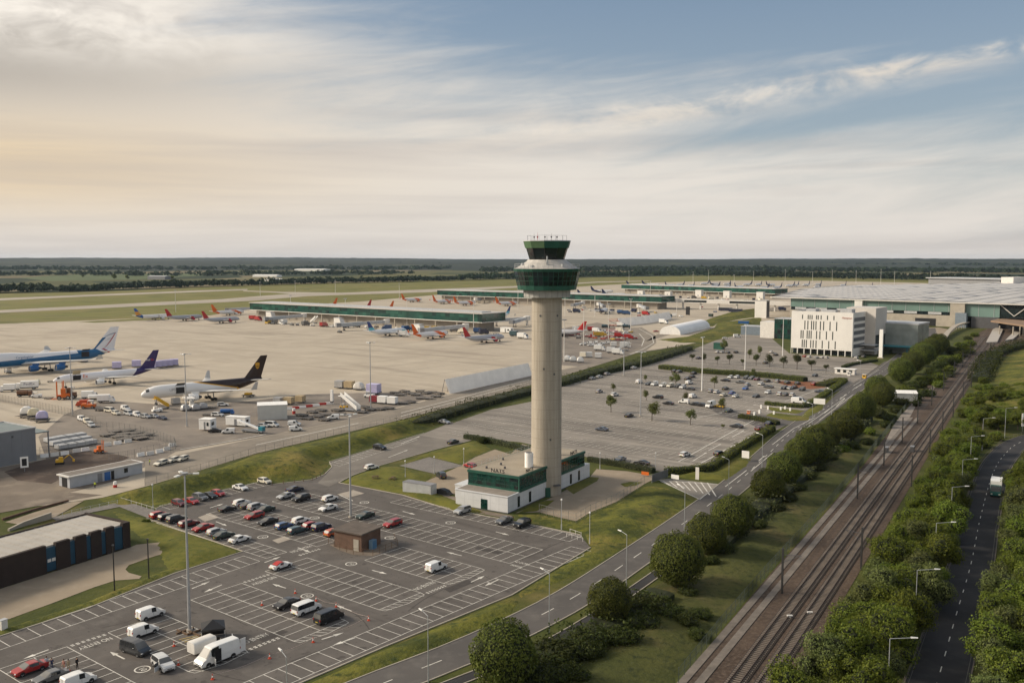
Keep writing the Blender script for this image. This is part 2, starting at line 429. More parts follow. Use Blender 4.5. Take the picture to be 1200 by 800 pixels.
G_['darkroad'] = ground_mat('dark_road_asphalt', [(.043,.042,.043)], [((.034,.033,.034), .06, .4, .62), ((.056,.054,.053), .3, .5, .7)], rough=.85)
G_['paving'] = ground_mat('beige_paving', [(.30,.245,.18)], [((.25,.205,.152), .06, .4, .62), ((.335,.28,.21), .3, .5, .72)])
G_['gravel'] = ground_mat('grey_gravel', [(.20,.185,.17)], [((.155,.145,.135), .2, .4, .62), ((.24,.22,.20), 1.5, .45, .7)], bump=.3, bscale=5)
G_['yard'] = ground_mat('dirt_yard', [(.20,.165,.13)], [((.14,.115,.092), .05, .4, .62), ((.27,.225,.175), .13, .5, .7)])
G_['ballast'] = ground_mat('track_ballast', [(.092,.065,.047)], [((.060,.042,.031), .10, .4, .62), ((.130,.096,.072), 1.4, .45, .7)], bump=.8, bscale=4,
 streak=[((.045,.035,.030), R(-59.87), .01, .55, .5, .68, .7), ((.17,.135,.11), R(-59.87), .006, .35, .58, .72, .5)])
G_['soil'] = ground_mat('bare_red_soil', [(.20,.085,.045)], [((.26,.12,.06), .3, .45, .7)])

def sheet(name, pts, z, m, px=True, top=True):
 P = [at(*p) for p in pts] if px else [Vector((p[0], p[1], 0)) for p in pts]
 b = MB(); P = [(p.x, p.y, z) for p in P]
 ar = sum(P[i][0]*P[(i+1) % len(P)][1] - P[(i+1) % len(P)][0]*P[i][1] for i in range(len(P)))
 if ar < 0: P.reverse()
 b.face(P); o = b.build(name, m)
 if top: structure(o)
 return o

# ground: one sheet to beyond the horizon
g = MB(); g.face([(-30000,-400,0),(30000,-400,0),(30000,30000,0),(-30000,30000,0)])
gm, gt, gb = newmat('open_country')
gp = gt.pos(); gx, gy, gz = gt.xyz(gp)
vor = gt.n('ShaderNodeTexVoronoi', i_Vector=gt.map(gp, (1,.55,1), (0,0,.3)), i_Scale=.0035); vor.feature = 'F1'
vc = gt.xyz(vor.outputs['Color'])
fc = gt.mix(vc[0], (.050,.062,.022), (.120,.115,.045)); fc = gt.mix(gt.m('GREATER_THAN', vc[1], .75), fc, (.16,.135,.075)); fc = gt.mix(gt.m('LESS_THAN', vc[1], .35), fc, (.022,.036,.016))
nearc = gt.mix(gt.ramp(gt.noise(gp, .11, 5.0, .6), .38, .62), (.082,.088,.020), (.050,.062,.014))
nearc = gt.mix(gt.ramp(gt.noise(gp, .05, 4.0, .6), .54, .72), nearc, (.150,.125,.042))
nearc = gt.mix(gt.ramp(gt.noise(gp, .8, 4.0, .6), .52, .75), nearc, (.036,.048,.011))
gt.set(gb.inputs['Base Color'], gt.mix(gt.ramp(gy, 1500.0, 1700.0), nearc, fc)); gb.inputs['Roughness'].default_value = .95; gb.inputs['Specular IOR Level'].default_value = .2
bp = gt.n('ShaderNodeBump'); bp.inputs['Strength'].default_value = .8; bp.inputs['Distance'].default_value = .15
gt.set(bp.inputs['Height'], gt.noise(gp, 1.3, 4.0, .65)); gt.set(gb.inputs['Normal'], bp.outputs[0])
structure(g.build('ground', gm))

# ------------------------------------------------------------------ airfield
sheet('airfield_grass', [(-260,349),(0,344),(130,341),(300,334),(500,329),(700,325),(860,322),(1010,326),(1300,332),(1300,345),(900,372),(600,372),(300,378),(0,385),(-260,400)], .02, G_['airfield'])
sheet('runway', [(-300,352),(0,349.5),(110,345),(236,340.2),(290,338.6),(290,339.9),(236,342),(110,347),(0,352),(-300,356)], .05, G_['taxi'])
sheet('runway', [(285,340.4),(330,342),(400,343),(500,339),(600,335.3),(700,330.0),(760,328.9),(760,329.6),(700,331.1),(610,336.8),(500,342.5),(400,345.6),(360,347),(330,349.5),(300,352.2),(160,359),(0,366.5),(-260,379),(-260,373),(0,363.4),(160,355.2),(260,350.4),(310,346.4),(340,344.2),(320,342.8),(285,341.2)], .05, G_['taxi'])
APRON = [(-300,392),(0,379.5),(90,376),(180,372.3),(245,369.8),(300,361),(420,353.5),(520,344.8),(640,338.5),(700,334.5),(770,331),(850,328.8),(960,329),(1060,331),(1300,338),(1300,352),(1010,362),(930,372),(893,377),(862,391),(797,405.6),(747,413.5),(657,441.5),(600,457.5),(472,491.5),(300,531.5),(170,570),(120,583),(70,590),(0,598),(-120,640),(-400,640)]
sheet('apron', APRON, .06, G_['apron'])
sheet('apron_grass_strip', [(92,377.2),(160,373.4),(232,370.6),(246,371.2),(170,375.2),(110,378.2)], .09, G_['airfield'])
sheet('equipment_area', [(45,512),(75,486),(120,469),(230,477),(360,462),(480,459),(520,462.5),(420,489),(300,513),(206,529),(180,545),(120,560),(60,556)], .09, G_['stand'])
sheet('equipment_area', [(657,428),(657,385),(700,378),(752,388),(768,399),(740,414.5),(690,430)], .09, G_['stand'])
SVC = [(170,541),(300,513.5),(420,489.5),(520,464.5),(600,444.5),(700,425),(737,414),(752,405),(752,396),(741,387),(736,384.5),(752,383.5),(768,393),(769,402),(757,411),(797,405.2),(797,405.8),(747,413.6),(657,441.4),(600,457.4),(472,491.4),(300,531.4),(170,569)]
svc = sheet('service_road', SVC, .12, G_['service'])
sheet('service_road', [(757,400),(770,392),(800,383),(860,368),(926,357),(926,360),(866,372),(805,386.5),(775,395)], .12, G_['service'])
def lines_px(segs, w, z, m, name, parent):
 b = MB()
 for s_ in segs:
  P = [at(*p) for p in s_]; b.strip(P, w, z, 0)
 return b.build(name, m, parent)
lines_px([[(211,527),(262,518.5),(312,509)],[(470,484),(540,466),(620,445)],[(300,521.5),(420,496)],[(470,488),(600,453),(657,437)],[(749,385.5),(764,393.5),(766,402),(752,410),(738,415.5)],[(752,405.5),(755,398),(749,391)]], .45, .15, M['marking'], 'painted_line', svc)
# slab joints and stand lead-in lines on the apron
b = MB()
for k in range(-14, 30):
 a0 = -560 + k*22.0
 for (lo, hi) in ((330, 900),):
  p, q = ab(a0, lo), ab(a0, hi)
  n = 40; prev = None
  for i in range(n+1):
   c = p.lerp(q, i/n)
   ok = inside([(at(*v).x, at(*v).y) for v in ((-300,400),(180,376),(560,395),(610,420),(520,450),(330,460),(60,470),(-300,560))], c.x, c.y) if i % 1 == 0 else False
   if ok and prev is not None: b.strip([prev, c], .3, .085)
   prev = c if ok else None
b.build('slab_joint', mat('joint_dark', (.20,.175,.145), .9), bpy.data.objects['apron'])

# ------------------------------------------------------------------ car parks
LOT = [(-220,830),(-60,772),(0,745.5),(102,713),(205,671.5),(285,646),(172,607.5),(184,595),(257,575),(301,566),(319,567.5),(365,562),(380,556),(389,547),(386,541),(497,507.5),(530,494),(552,516),(507,527.5),(445,545.5),(413,557),(397,565.5),(472,580),(532,598.5),(580,606.5),(632,616.5),(680,626.5),(692,641.5),(600,697),(450,758),(350,801),(200,880),(-200,980)]
lot = sheet('car_park', LOT, .03, G_['asphalt'])
FAR = [(490,510),(575,480),(640,467),(660,452.5),(700,441),(757,428.5),(807,411.5),(838,399),(880,388),(905,397),(925,414),(1000,419),(1030,428),(1014,440),(985,458),(960,478),(935,492),(905,506),(868,529),(838,551),(805,556),(765,551),(690,536),(610,518),(552,513.5),(536,517)]
sheet('link_road', [(386,541.5),(497,508),(528,495),(551,516),(507,527),(445,545),(413,556.5),(398,564.5),(385,570),(372,566),(382,556),(389.5,547)], .042, G_['link'])
far = sheet('far_car_park', FAR, .045, G_['farlot'])

bl = MB(); worn = MB()
W_ = .12
def seg(b, a0, b0, a1, b1, w=W_, z=.05): b.strip([ab(a0,b0), ab(a1,b1)], w, z)
def block(a0, a1, b0, bm, b1, sp=2.42, hatch=None, skip=None):
 """a double row of bays lying along the A direction"""
 for bb in (b0, bm, b1): seg(bl, a0, bb, a1, bb, z=.052)
 n = round((a1-a0)/sp)
 for i in range(n+1):
  a = a0 + (a1-a0)*i/n
  seg(bl, a, b0, a, b1)
 if hatch:
  for i in range(7): seg(bl, a1+.1, b0+.5+i*1.3, a1+1.6, b0+1.4+i*1.3, z=.05)
  b_ = [(a1, b0), (a1+1.2, b0+.3), (a1+1.9, bm), (a1+1.2, b1-.3), (a1, b1)]
  for p, q in zip(b_, b_[1:]): seg(bl, p[0], p[1], q[0], q[1], z=.056)
block(-136.6, -113.5, 54.6, 59.5, 64.4)
block(-136.8, -114.6, 71, 75.8, 80.5, hatch=True)
block(-139, -111.2, 87, 92.2, 97.4, hatch=True)
block(-141, -110.2, 104, 109, 114, hatch=True)
block(-131, -110.2, 120, 125, 130.4, hatch=True)
block(-184, -145, 119.8, 124.9, 130)
block(-181, -107.6, 136, 141.3, 146.8)
block(-191, -147, 108.8, 111.3, 113.8)
# rows round the edge
def edge_row(p0, p1, dep, sp=2.42, out=True):
 p0 = Vector(p0); p1 = Vector(p1); d = Vector(dep); n = max(1, round((p1-p0).length/sp))
 bl.strip([p0, p1], W_, .052)
 for i in range(n+1):
  c = p0.lerp(p1, i/n); bl.strip([c, c + d], W_, .05)
 bl.strip([p0 + d, p1 + d], W_, .054)
edge_row(ab(-142.2,40), ab(-146.6,107), UA*-5.2)
edge_row(ab(-105.8,48), ab(-104.2,152), UA*5.2)
edge_row(ab(-158,153.2), ab(-106.5,154.6), UB*4.7)
edge_row(ab(-194.2,117), ab(-195.4,147), UA*-4.8)
edge_row(at(398,546), at(489,515), UA*-4.6)
bl.build('bay_marking', M['marking'], lot)
# old rows on the far car park, worn thin
FP = [(at(*p).x, at(*p).y) for p in FAR]
fl = MB()
HOLES = [[(at(*p).x, at(*p).y) for p in h] for h in (
 [(862,488),(905,492),(935,480),(1000,455),(1010,440),(955,448),(890,474),(876,482)], [(770,427),(945,436),(945,446),(770,438)], [(925,395),(1040,395),(1040,432),(925,432)])]
for k in range(20):
 b0 = 190 + k*16.0
 for s_ in (0, 1):
  for i in range(int(330/2.42)):
   a = -250 + i*2.42
   p = ab(a, b0 + s_*4.9); q = ab(a, b0 + s_*4.9 + 4.7)
   if inside(FP, p.x, p.y) and inside(FP, q.x, q.y) and edge_dist(FP, p.x, p.y) > 5 and not any(inside(h, p.x, p.y) for h in HOLES) and rnd.random() < .82:
    fl.strip([p, q], .15, .06)
  a = -250; prev = None
  while a < 80:
   p = ab(a, b0 + s_*9.8)
   ok = inside(FP, p.x, p.y) and edge_dist(FP, p.x, p.y) > 4 and not any(inside(h, p.x, p.y) for h in HOLES) and rnd.random() < .9
   if ok and prev is not None: fl.strip([prev, p], .14, .062)
   prev = p if ok else None
   a += 5
fl.build('bay_marking', M['worn'], far)
lines_px([[(795,541),(862,503.5),(890,489)],[(815,546),(880,511)],[(920,470),(955,458)],[(812,490),(846,484)]], .3, .065, M['marking'], 'lane_line', far)

# arrows, speed roundels, words on the ground
ar = MB()
def arrow(p, q, z=.054):
 p = at(*p); q = at(*q); d = (q-p); L = d.length; d.normalize(); n_ = Vector((-d.y, d.x, 0))
 h = q - d*min(1.7, L*.45)
 ar.face([v + Vector((0,0,z)) for v in (p - n_*.13, h - n_*.13, h + n_*.13, p + n_*.13)])
 ar.face([v + Vector((0,0,z)) for v in (h - n_*.42, q, h + n_*.42)])
for p, q in [((146,772),(129,763.5)),((57,761),(27,772)),((225,689.5),(246,681)),((260,685),(239,694)),((349,641.5),(364,647)),((436,668),(454,672.5)),((541,651),(523,646.5)),((335,689),(319,684)),((412,716),(394,709)),((377,749),(403,741)),((416,747),(390,756)),((552,682),(568,674.5)),((584,679),(568,686.5)),((581,623),(597,627)),((472,599),(487,603)),((253,611),(266,616)),((246,595),(262,590)),((310,659),(329,652)),((398,580),(414,587)),((470,520),(492,511)),((455,536),(478,527)),((830,528),(845,520)),((858,512),(872,504)),((812,540),(828,530))]: arrow(p, q)
def roundel(px, py, rot):
 c = at(px, py); n = 28
 for i in range(n):
  t0, t1 = 2*math.pi*i/n, 2*math.pi*(i+1)/n
  f = lambda t, r: (c.x + r*math.cos(t), c.y + r*math.sin(t), .054)
  ar.face([f(t0,.95), f(t0,1.15), f(t1,1.15), f(t1,.95)])
 letters('10', 'speed_number', M['marking'], lot, (c.x, c.y, .055), 1.25, (0,0,rot))
for px, py, r in [(167,784,0),(360,698,0),(411.5,660.5,0),(528,612.3,0),(308,629,0),(457,630,0),(427,588.7,0),(368.5,606.7,0)]: roundel(px, py, AA + (0 if r == 0 else r))
def giveway(a, b0, b1, alongA=False):
 n = 7
 for r_ in (0, .42):
  for i in range(n):
   t0 = i/n + .02; t1 = t0 + .6/n
   if alongA: seg(ar, a + (b1)*t0, b0 + r_, a + b1*t1, b0 + r_, .24, .054)
   else: seg(ar, a + r_, b0 + (b1-b0)*t0, a + r_, b0 + (b1-b0)*t1, .24, .054)
giveway(-136.6, 64.8, 70.6); giveway(-114.2, 80.8, 86.6); giveway(-139.2, 97.8, 103.6); giveway(-109.4, 114.4, 119.6)
giveway(-107.0, 135.4, 2.6, True); giveway(-143.6, 113.9, 119.4)
TXT = math.pi
def words(t, a, b, rot, size=1.9, sx=.85): letters(t, 'painted_word', M['marking'], lot, tuple(ab(a, b, .055)), size, (0,0,rot), sx=sx)
words('NO ENTRY', -134.4, 67.7, BB + TXT, 1.7, .62); words('NO ENTRY', -116.6, 83.7, BB, 1.7, .62); words('NO ENTRY', -137.0, 100.7, BB + TXT, 1.7, .62)
words('NO ENTRY', -112.0, 117.0, BB, 1.7, .62); words('NO ENTRY', -105.9, 137.6, AA, 1.2, .6); words('NO ENTRY', -146.2, 116.8, BB, 1.7, .62)
ar.build('arrow_marking', M['marking'], lot)
pt = MB()     # pale patches of new concrete where trees once stood
for q in ([(395,579),(414,574),(427,578),(408,583)], [(319,633),(333,628),(341,631.5),(326,636.5)], [(232,606),(246,601),(257,606),(240,611)]): pt.face([tuple(at(*p)[:2]) + (.048,) for p in q])
pt.build('concrete_patch', mat('pale_patch', (.34,.30,.25), .9, world=True), lot)

sm_ = MB()
for l_ in ([(612,655),(628,649),(645,640),(668,631)], [(478,716),(497,702),(520,690)], [(170,790),(215,778),(262,792),(300,800)], [(232,706),(262,719),(290,733)], [(120,735),(150,728),(176,712)], [(340,775),(400,752),(470,724),(560,690)], [(380,700),(420,722),(436,742)], [(455,640),(500,652),(560,672),(600,690)]):
 sm_.strip(smooth_line([at(*p) for p in l_], 1.5), .16, .047)
for q in ([(520,690),(548,679),(556,682),(527,694)], [(180,735),(204,727),(210,730),(186,738)], [(300,748),(330,737),(338,740),(308,752)], [(420,640),(434,643),(428,647),(414,644)], [(560,640),(590,647),(586,650),(556,643)]): sm_.face([tuple(at(*p)[:2]) + (.045,) for p in q])
sm_.build('tar_repair', mat('tar_patch', (.055,.048,.043), .8, world=True, var=.2, scale=.6), lot)
# kerb along the car park
kb = MB()
for line in ([(-60,772),(0,745.5),(102,713),(205,671.5),(285,646),(172,607.5)], [(184,595),(257,575),(301,566)], [(319,567.5),(365,562),(380,556),(389,547),(386,541),(497,507.5)], [(397,565.5),(472,580),(532,598.5),(580,606.5),(632,616.5),(680,626.5)], [(552,516),(507,527.5),(445,545.5),(413,557),(397,565.5)], [(692,641.5),(600,697),(450,758),(350,801)]):
 P = [at(*p) for p in line]; L = ribbon(P, .22)
 for i in range(len(L)-1):
  a_, b_ = L[i]; c_, d_ = L[i+1]
  kb.prism([a_, b_, d_, c_] if (b_-a_).cross(d_-b_) > 0 else [c_, d_, b_, a_], 0, .14)
kb.build('kerb', M['concrete'], lot)

# ------------------------------------------------------------------ main road and paths
RC = smooth_line([at(*p) for p in [(300,862),(380,829),(460,796),(534,767),(605,735),(675,698),(749,649),(812,605),(862,567),(900,532),(925,509),(956,486),(985,466),(1012,449),(1040,431),(1062,413),(1080,400),(1093,387)]], 5)
def road(name, line, w, m, z, kerb=True, kerb_m=None):
 b = MB(); b.strip(line, w, z); o = b.build(name, m); structure(o)
 if kerb:
  for s_ in (1, -1):
   k = MB(); L = ribbon(line, .18, s_*(w/2 + .1))
   for i in range(len(L)-1):
    a_, b_ = L[i]; c_, d_ = L[i+1]
    vs = [(a_.x,a_.y,.13),(b_.x,b_.y,.13),(d_.x,d_.y,.13),(c_.x,c_.y,.13),(a_.x,a_.y,0),(b_.x,b_.y,0),(d_.x,d_.y,0),(c_.x,c_.y,0)]
    k.faces(vs, [(0,1,2,3),(0,3,7,4),(1,5,6,2)])
   k.build('kerb', kerb_m or M['concrete'], o)
 return o
mr = road('main_road', RC, 7.4, G_['road'], .055)
sheet('road_junction', [(866,563),(880,545),(900,518.5),(925,498.5),(950,487),(967,478),(985,457.5),(1014,440),(1036,424),(1058,418),(1040,437),(1017,453),(985,477),(950,503),(925,525),(897,549),(880,563)], .05, G_['road'])
sheet('road_junction', [(900,506),(872,494),(845,487),(830,478),(842,476),(872,485),(905,488),(925,489),(950,478),(940,492)], .058, G_['road'])
sheet('road_junction', [(771,562),(784,560.5),(842,567),(860,560),(822,586),(806,578)], .05, mat('pale_junction', (.25,.225,.19), .9, world=True, fine=2))
def dashes(line, on, off, w, z, m, parent, name='centre_dash', side=0.0, start=0.0):
 b = MB(); acc = start; L = [Vector((p[0], p[1], 0)) for p in line]
 out = []; cur = None
 for i in range(len(L)-1):
  d = (L[i+1]-L[i]); n = max(1, int(d.length/.5)); nr = Vector((-d.y, d.x, 0)).normalized()*side
  for k in range(n):
   s0 = L[i].lerp(L[i+1], k/n) + nr; s1 = L[i].lerp(L[i+1], (k+1)/n) + nr
   if acc % (on+off) < on: b.strip([s0, s1], w, z)
   acc += d.length/n
 return b.build(name, m, parent)
dashes(RC, 3.6, 5.2, .16, .066, M['marking'], mr)
lines_px([[(905,521),(930,502),(955,489)],[(935,505),(965,484),(990,466)],[(880,552),(905,531)],[(850,570),(875,551)],[(960,492),(1000,462)],[(1000,452),(1030,433)]], .2, .068, M['marking'], 'lane_line', mr)
ar2 = MB(); ar = ar2
for p, q in [((966,484),(976,476)),((980,476),(990,467)),((940,506),(950,498)),((1000,456),(1010,450)),((889,540),(896,534)),((984,468),(992,462))]: arrow(p, q, .07)
ar2.build('arrow_marking', M['marking'], mr)
ch = MB()    # chevrons of the slip road
for k in range(8):
 p = at(777 + k*7.4, 563.4 + k*.3); q = at(786 + k*7.6, 569 + k*1.8)
 ch.strip([p, q], .3, .062)
ch.strip([at(772,562.6), at(842,567.6)], .25, .064); ch.strip([at(774,563.6), at(820,585)], .25, .064); ch.strip([at(842,567.6), at(820,585)], .25, .064)
ch.build('chevron_marking', M['marking'], mr)
PATHL = smooth_line([at(*p) for p in [(480,820),(560,789),(630,760),(694,724),(764,676),(800,650)]], 5)
road('path', PATHL, 2.0, G_['darkroad'], .05)
sheet('yard', [(604,601),(640,586),(684,563.5),(692,558),(699,549.5),(735,552),(764,557),(767,561),(755,567),(722,588),(692,600),(675,610.5),(657,606.5),(632,600)], .05, G_['paving'])
sheet('yard_grass', [(606,601.5),(622,592.5),(640,586.5),(650,586),(640,594),(628,599)], .08, G_['grass'])
sheet('yard_grass', [(662,572),(690,558.5),(702,559.5),(700,563.5),(672,579)], .08, G_['grass'])
sheet('yard_grass', [(727,567),(738,564.5),(753,565),(745,569),(732,570.5)], .08, G_['grass'])
sheet('yard', [(499,564),(540,545.5),(556,536),(580,526.5),(598,532),(612,520),(640,528),(600,560),(545,580),(520,578)], .05, G_['paving'])
sheet('forecourt', [(1046,412),(1048,398),(1058,390),(1072,384.5),(1100,383.5),(1112,386),(1104,397),(1090,404),(1070,412)], .06, G_['paving'])
sheet('forecourt_road', [(1062,413),(1080,400),(1088,391),(1078,384.8),(1096,384.3),(1098,392),(1090,402),(1074,415)], .09, G_['road'])
sheet('forecourt', [(1022,412),(1040,404),(1060,398),(1056,405),(1036,416)], .08, G_['darkroad'])
sheet('gravel_patch', [(468,545.5),(503,535.5),(543,545.5),(507,554.5)], .06, G_['gravel'])
sheet('dirt_patch', [(518,580),(536,582),(560,597),(600,604),(602,609),(560,601),(535,594)], .06, G_['yard'])
# yard by the gatehouse and in front of the brown building
sheet('works_yard', [(0,548),(45,540),(70,541),(128,548),(152,539),(170,540),(150,560),(82,577),(120,580),(60,590),(0,601),(-80,622),(-80,560)], .095, G_['yard'])
sheet('works_yard', [(45,540),(100,528),(140,533),(152,536),(128,547),(82,556),(60,567),(20,563),(5,553)], .105, ground_mat('brown_dirt', [(.095,.068,.053)], [((.060,.044,.036), .07, .4, .62), ((.15,.115,.09), .16, .52, .7)]))
sheet('works_yard', [(-160,792),(0,729),(60,707),(110,688),(135,680),(163,678),(166,675),(151,671),(147,667),(151,662),(175,653.5),(200,646),(208,641),(204,637),(190,635),(160,638),(153,641),(0,690),(-160,740)], .05, G_['paving'])
# ------------------------------------------------------------------ foliage
def rdir(r):
 z = r.uniform(-1, 1); t = r.uniform(0, 2*math.pi); s = math.sqrt(1-z*z)
 return Vector((s*math.cos(t), s*math.sin(t), z))
class Leaves:
 def __init__(s, seed): s.v = []; s.f = []; s.m = []; s.r = random.Random(seed)
 def leaf(s, p, nrm, sz, m=0):
  r = s.r; u = nrm.orthogonal().normalized(); w = nrm.cross(u)
  t = r.uniform(0, 6.283); a = u*math.cos(t) + w*math.sin(t); b = nrm.cross(a)
  L = sz*r.uniform(.7, 1.25); B = L*r.uniform(.55, .85); o = len(s.v)
  for q in (p - a*L*.5, p - b*B*.5, p + a*L*.5 + nrm*L*.15, p + b*B*.5): s.v.append((q.x, q.y, q.z))
  s.f.append((o, o+1, o+2, o+3)); s.m.append(m)
 def blob(s, c, rx, rz, n, sz, inner=.55, lump=.22, freq=2.2, off=0.0, spread=.8):
  r = s.r; c = Vector(c); o3 = Vector((off, off*.7, off*1.3))
  for _ in range(n):
   d = rdir(r)
   k = 1.0 + lump*noise.noise(d*freq + o3)*2.0
   rad = k*(inner + (1-inner)*(r.random()**.45))
   p = c + Vector((d.x*rx*rad, d.y*rx*rad, d.z*rz*rad))
   nr = (d + rdir(r)*spread).normalized()
   s.leaf(p, nr, sz)
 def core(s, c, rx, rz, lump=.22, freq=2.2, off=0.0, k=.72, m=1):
  """an added opaque dark lump inside the leaves that keeps daylight from showing through"""
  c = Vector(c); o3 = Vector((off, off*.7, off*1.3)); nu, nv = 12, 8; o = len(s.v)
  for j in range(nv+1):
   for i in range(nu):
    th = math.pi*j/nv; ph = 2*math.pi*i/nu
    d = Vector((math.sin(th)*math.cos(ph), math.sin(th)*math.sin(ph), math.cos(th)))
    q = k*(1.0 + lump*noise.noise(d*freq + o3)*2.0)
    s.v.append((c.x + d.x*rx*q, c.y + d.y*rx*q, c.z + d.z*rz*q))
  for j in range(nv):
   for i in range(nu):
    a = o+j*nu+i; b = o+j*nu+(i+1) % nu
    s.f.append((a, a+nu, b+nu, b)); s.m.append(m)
 def mesh(s, name, mats):
  me = bpy.data.meshes.new(name); me.from_pydata(s.v, [], s.f)
  for x in mats: me.materials.append(x)
  me.polygons.foreach_set('material_index', s.m); me.update(); return me
LF = {}
LF['round'] = leaf_mat('round_tree_leaf', (.054,.074,.013), (.125,.138,.030))
LF['wood'] = leaf_mat('wood_leaf', (.070,.105,.014), (.160,.188,.028))
LF['wood2'] = leaf_mat('pale_wood_leaf', (.085,.108,.034), (.155,.175,.058))
LF['dark'] = leaf_mat('dark_bush_leaf', (.030,.044,.010), (.068,.080,.020))
LF['hedge'] = leaf_mat('hedge_leaf', (.078,.098,.015), (.155,.162,.030))
LF['small'] = leaf_mat('young_tree_leaf', (.080,.095,.028), (.150,.158,.055))
LF['shrub'] = leaf_mat('embankment_shrub_leaf', (.040,.055,.018), (.120,.125,.058))
LF['far'] = leaf_mat('distant_leaf', (.015,.032,.017), (.036,.056,.027))
CORE = mat('leaf_filler', (.018,.024,.007), .95, var=.3)  # for the added opaque lumps inside crowns and hedges, darker than the leaves

def trunk_mb(h, r, limbs, seed):
 b = MB(); q = random.Random(seed)
 b.tube((0,0,-.2), (0,0,h*.55), r, r*.75, 8); b.tube((0,0,h*.55), (.05,0,h), r*.75, r*.45, 8)
 for i in range(limbs):
  t = 2*math.pi*i/limbs + q.uniform(-.4,.4); l = h*q.uniform(.45,.75)
  s0 = Vector((0,0,h*q.uniform(.5,.85))); s1 = s0 + Vector((math.cos(t)*l*.7, math.sin(t)*l*.7, l*.75))
  b.tube(s0, s1, r*.4, r*.15, 5)
 return b
def tree_proto(name, label, cat, group, crown_me, trunk, parts=True):
 t = thing(name, label, cat, (0,0,0), 0, group)
 c = bpy.data.objects.new('crown', crown_me); COL.objects.link(c); c.parent = t
 trunk.build('trunk', M['bark'], t, 60)
 return remember(t)
protos = {}
# clipped round trees: radius 1, scaled on planting (crown centre 1.05 above ground)
for v in range(4):
 L = Leaves(40+v); off = v*3.7
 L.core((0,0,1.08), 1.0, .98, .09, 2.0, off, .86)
 L.blob((0,0,1.08), 1.0, .98, 6800, .070, .84, .10, 2.0, off, .7)
 for i in range(16):
  d = rdir(L.r); d.z = abs(d.z)*.9 - .25
  L.blob(Vector((0,0,1.08)) + d*.86, .22, .2, 130, .08, .3, .3, 3, off+i)
 protos['round', v] = L.mesh('round_crown', [LF['round'], CORE])
# loose woodland trees, radius 1, height about 2.1
for v in range(5):
 L = Leaves(60+v); off = v*5.3; q = L.r
 for i in range(13):
  a = q.uniform(0, 6.283); rr = math.sqrt(q.random())*.62; zz = 1.12 + q.uniform(-.5,.62)*(1-rr*.5)
  sz_ = q.uniform(.28,.48)
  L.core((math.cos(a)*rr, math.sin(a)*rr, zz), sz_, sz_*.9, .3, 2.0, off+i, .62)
  L.blob((math.cos(a)*rr, math.sin(a)*rr, zz), sz_, sz_*.9, 760, .062, .6, .34, 2.0, off+i, .75)
 protos['wood', v] = L.mesh('wood_crown', [LF['wood'], CORE]); protos['wood2', v] = L.mesh('wood_crown', [LF['wood2'], CORE])
# low bushes, radius 1
for v in range(3):
 L = Leaves(80+v); off = v*4.1
 for i in range(6):
  a = L.r.uniform(0, 6.283); rr = L.r.uniform(.1,.55); s_ = L.r.uniform(.38,.6)
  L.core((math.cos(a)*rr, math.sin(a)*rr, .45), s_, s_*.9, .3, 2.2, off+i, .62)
  L.blob((math.cos(a)*rr, math.sin(a)*rr, .45), s_, s_*.9, 420, .10, .55, .32, 2.2, off+i, .9)
 protos['bush', v] = L.mesh('bush_foliage', [LF['dark'], CORE]); protos['bush2', v] = L.mesh('bush_foliage', [LF['wood'], CORE])
# young car-park trees, radius 1, crown centre at 1.5
for v in range(3):
 L = Leaves(90+v); off = v*2.9
 for i in range(9):
  a = L.r.uniform(0, 6.283); rr = L.r.uniform(.05,.6); s_ = L.r.uniform(.3,.5)
  L.blob((math.cos(a)*rr, math.sin(a)*rr, 1.55 + L.r.uniform(-.45,.5)), s_, s_*.85, 150, .13, .35, .35, 2.0, off+i, .9)
 protos['small', v] = L.mesh('young_crown', [LF['small'], CORE]); protos['smalld', v] = L.mesh('young_crown', [LF['shrub'], CORE])
def planted(kind, name, label, cat, group, p, s, hz=1.0, th=.6, tr=.045, rz=None, limbs=4):
 """a tree of its own: empty with a crown and a trunk, sharing mesh data with its kind"""
 v = rnd.randrange(sum(1 for k in protos if k[0] == kind))
 t = thing(name, label, cat, (p[0], p[1], 0), rnd.uniform(0, 6.28) if rz is None else rz, group); t.scale = (s*rnd.uniform(.93,1.07), s*rnd.uniform(.93,1.07), s*hz*rnd.uniform(.94,1.08))
 c = bpy.data.objects.new('crown' if cat == 'tree' else 'foliage', protos[kind, v]); COL.objects.link(c); c.parent = t
 key = ('trunk', kind)
 if key not in protos: protos[key] = trunk_mb(th, tr, limbs, 3).mesh('trunk', M['bark'], 60)
 k = bpy.data.objects.new('trunk' if cat == 'tree' else 'stem', protos[key]); COL.objects.link(k); k.parent = t
 return t

# round trees along the main road: crown centre and radius in photo pixels
ROUND = [(590,772,38),(714,705,26),(793,655,33),(827,625,24),(857,607,24),(900,568,20),(918,549,21),(938,531,19),(953,523,22),(968,511,17),(990,497,20),(1009,478,17),(1027,457,15),(1056,434,15),(1068,424,14),(1081,415,14),(1091,407,13),(1099,402,13),(1034,462,15)]
for i, (x, y, r) in enumerate(ROUND):
 base = at(x, y + r*1.02)
 rad = r / FPX * math.hypot(base.y, CAM_H) * 1.0
 hint = ['at the bottom edge of the picture, nearly cut off', 'standing alone beside the dark footpath', 'the widest of the row, opposite the bend'][i] if i < 3 else ORD[i-1] + ' along the road counting on from the cut-off one'
 lab = {0:'big round clipped tree partly cut off by the bottom edge, beside the road', 1:'round clipped tree standing apart beside the dark footpath', 2:'largest round clipped tree of the roadside row'}.get(i) or f'round clipped tree by the railway side of the road, {ORD[i]} along the row'
 planted('round', 'round_tree', lab, 'tree', 'round trees along the main road', base, rad*.96, 1.03)
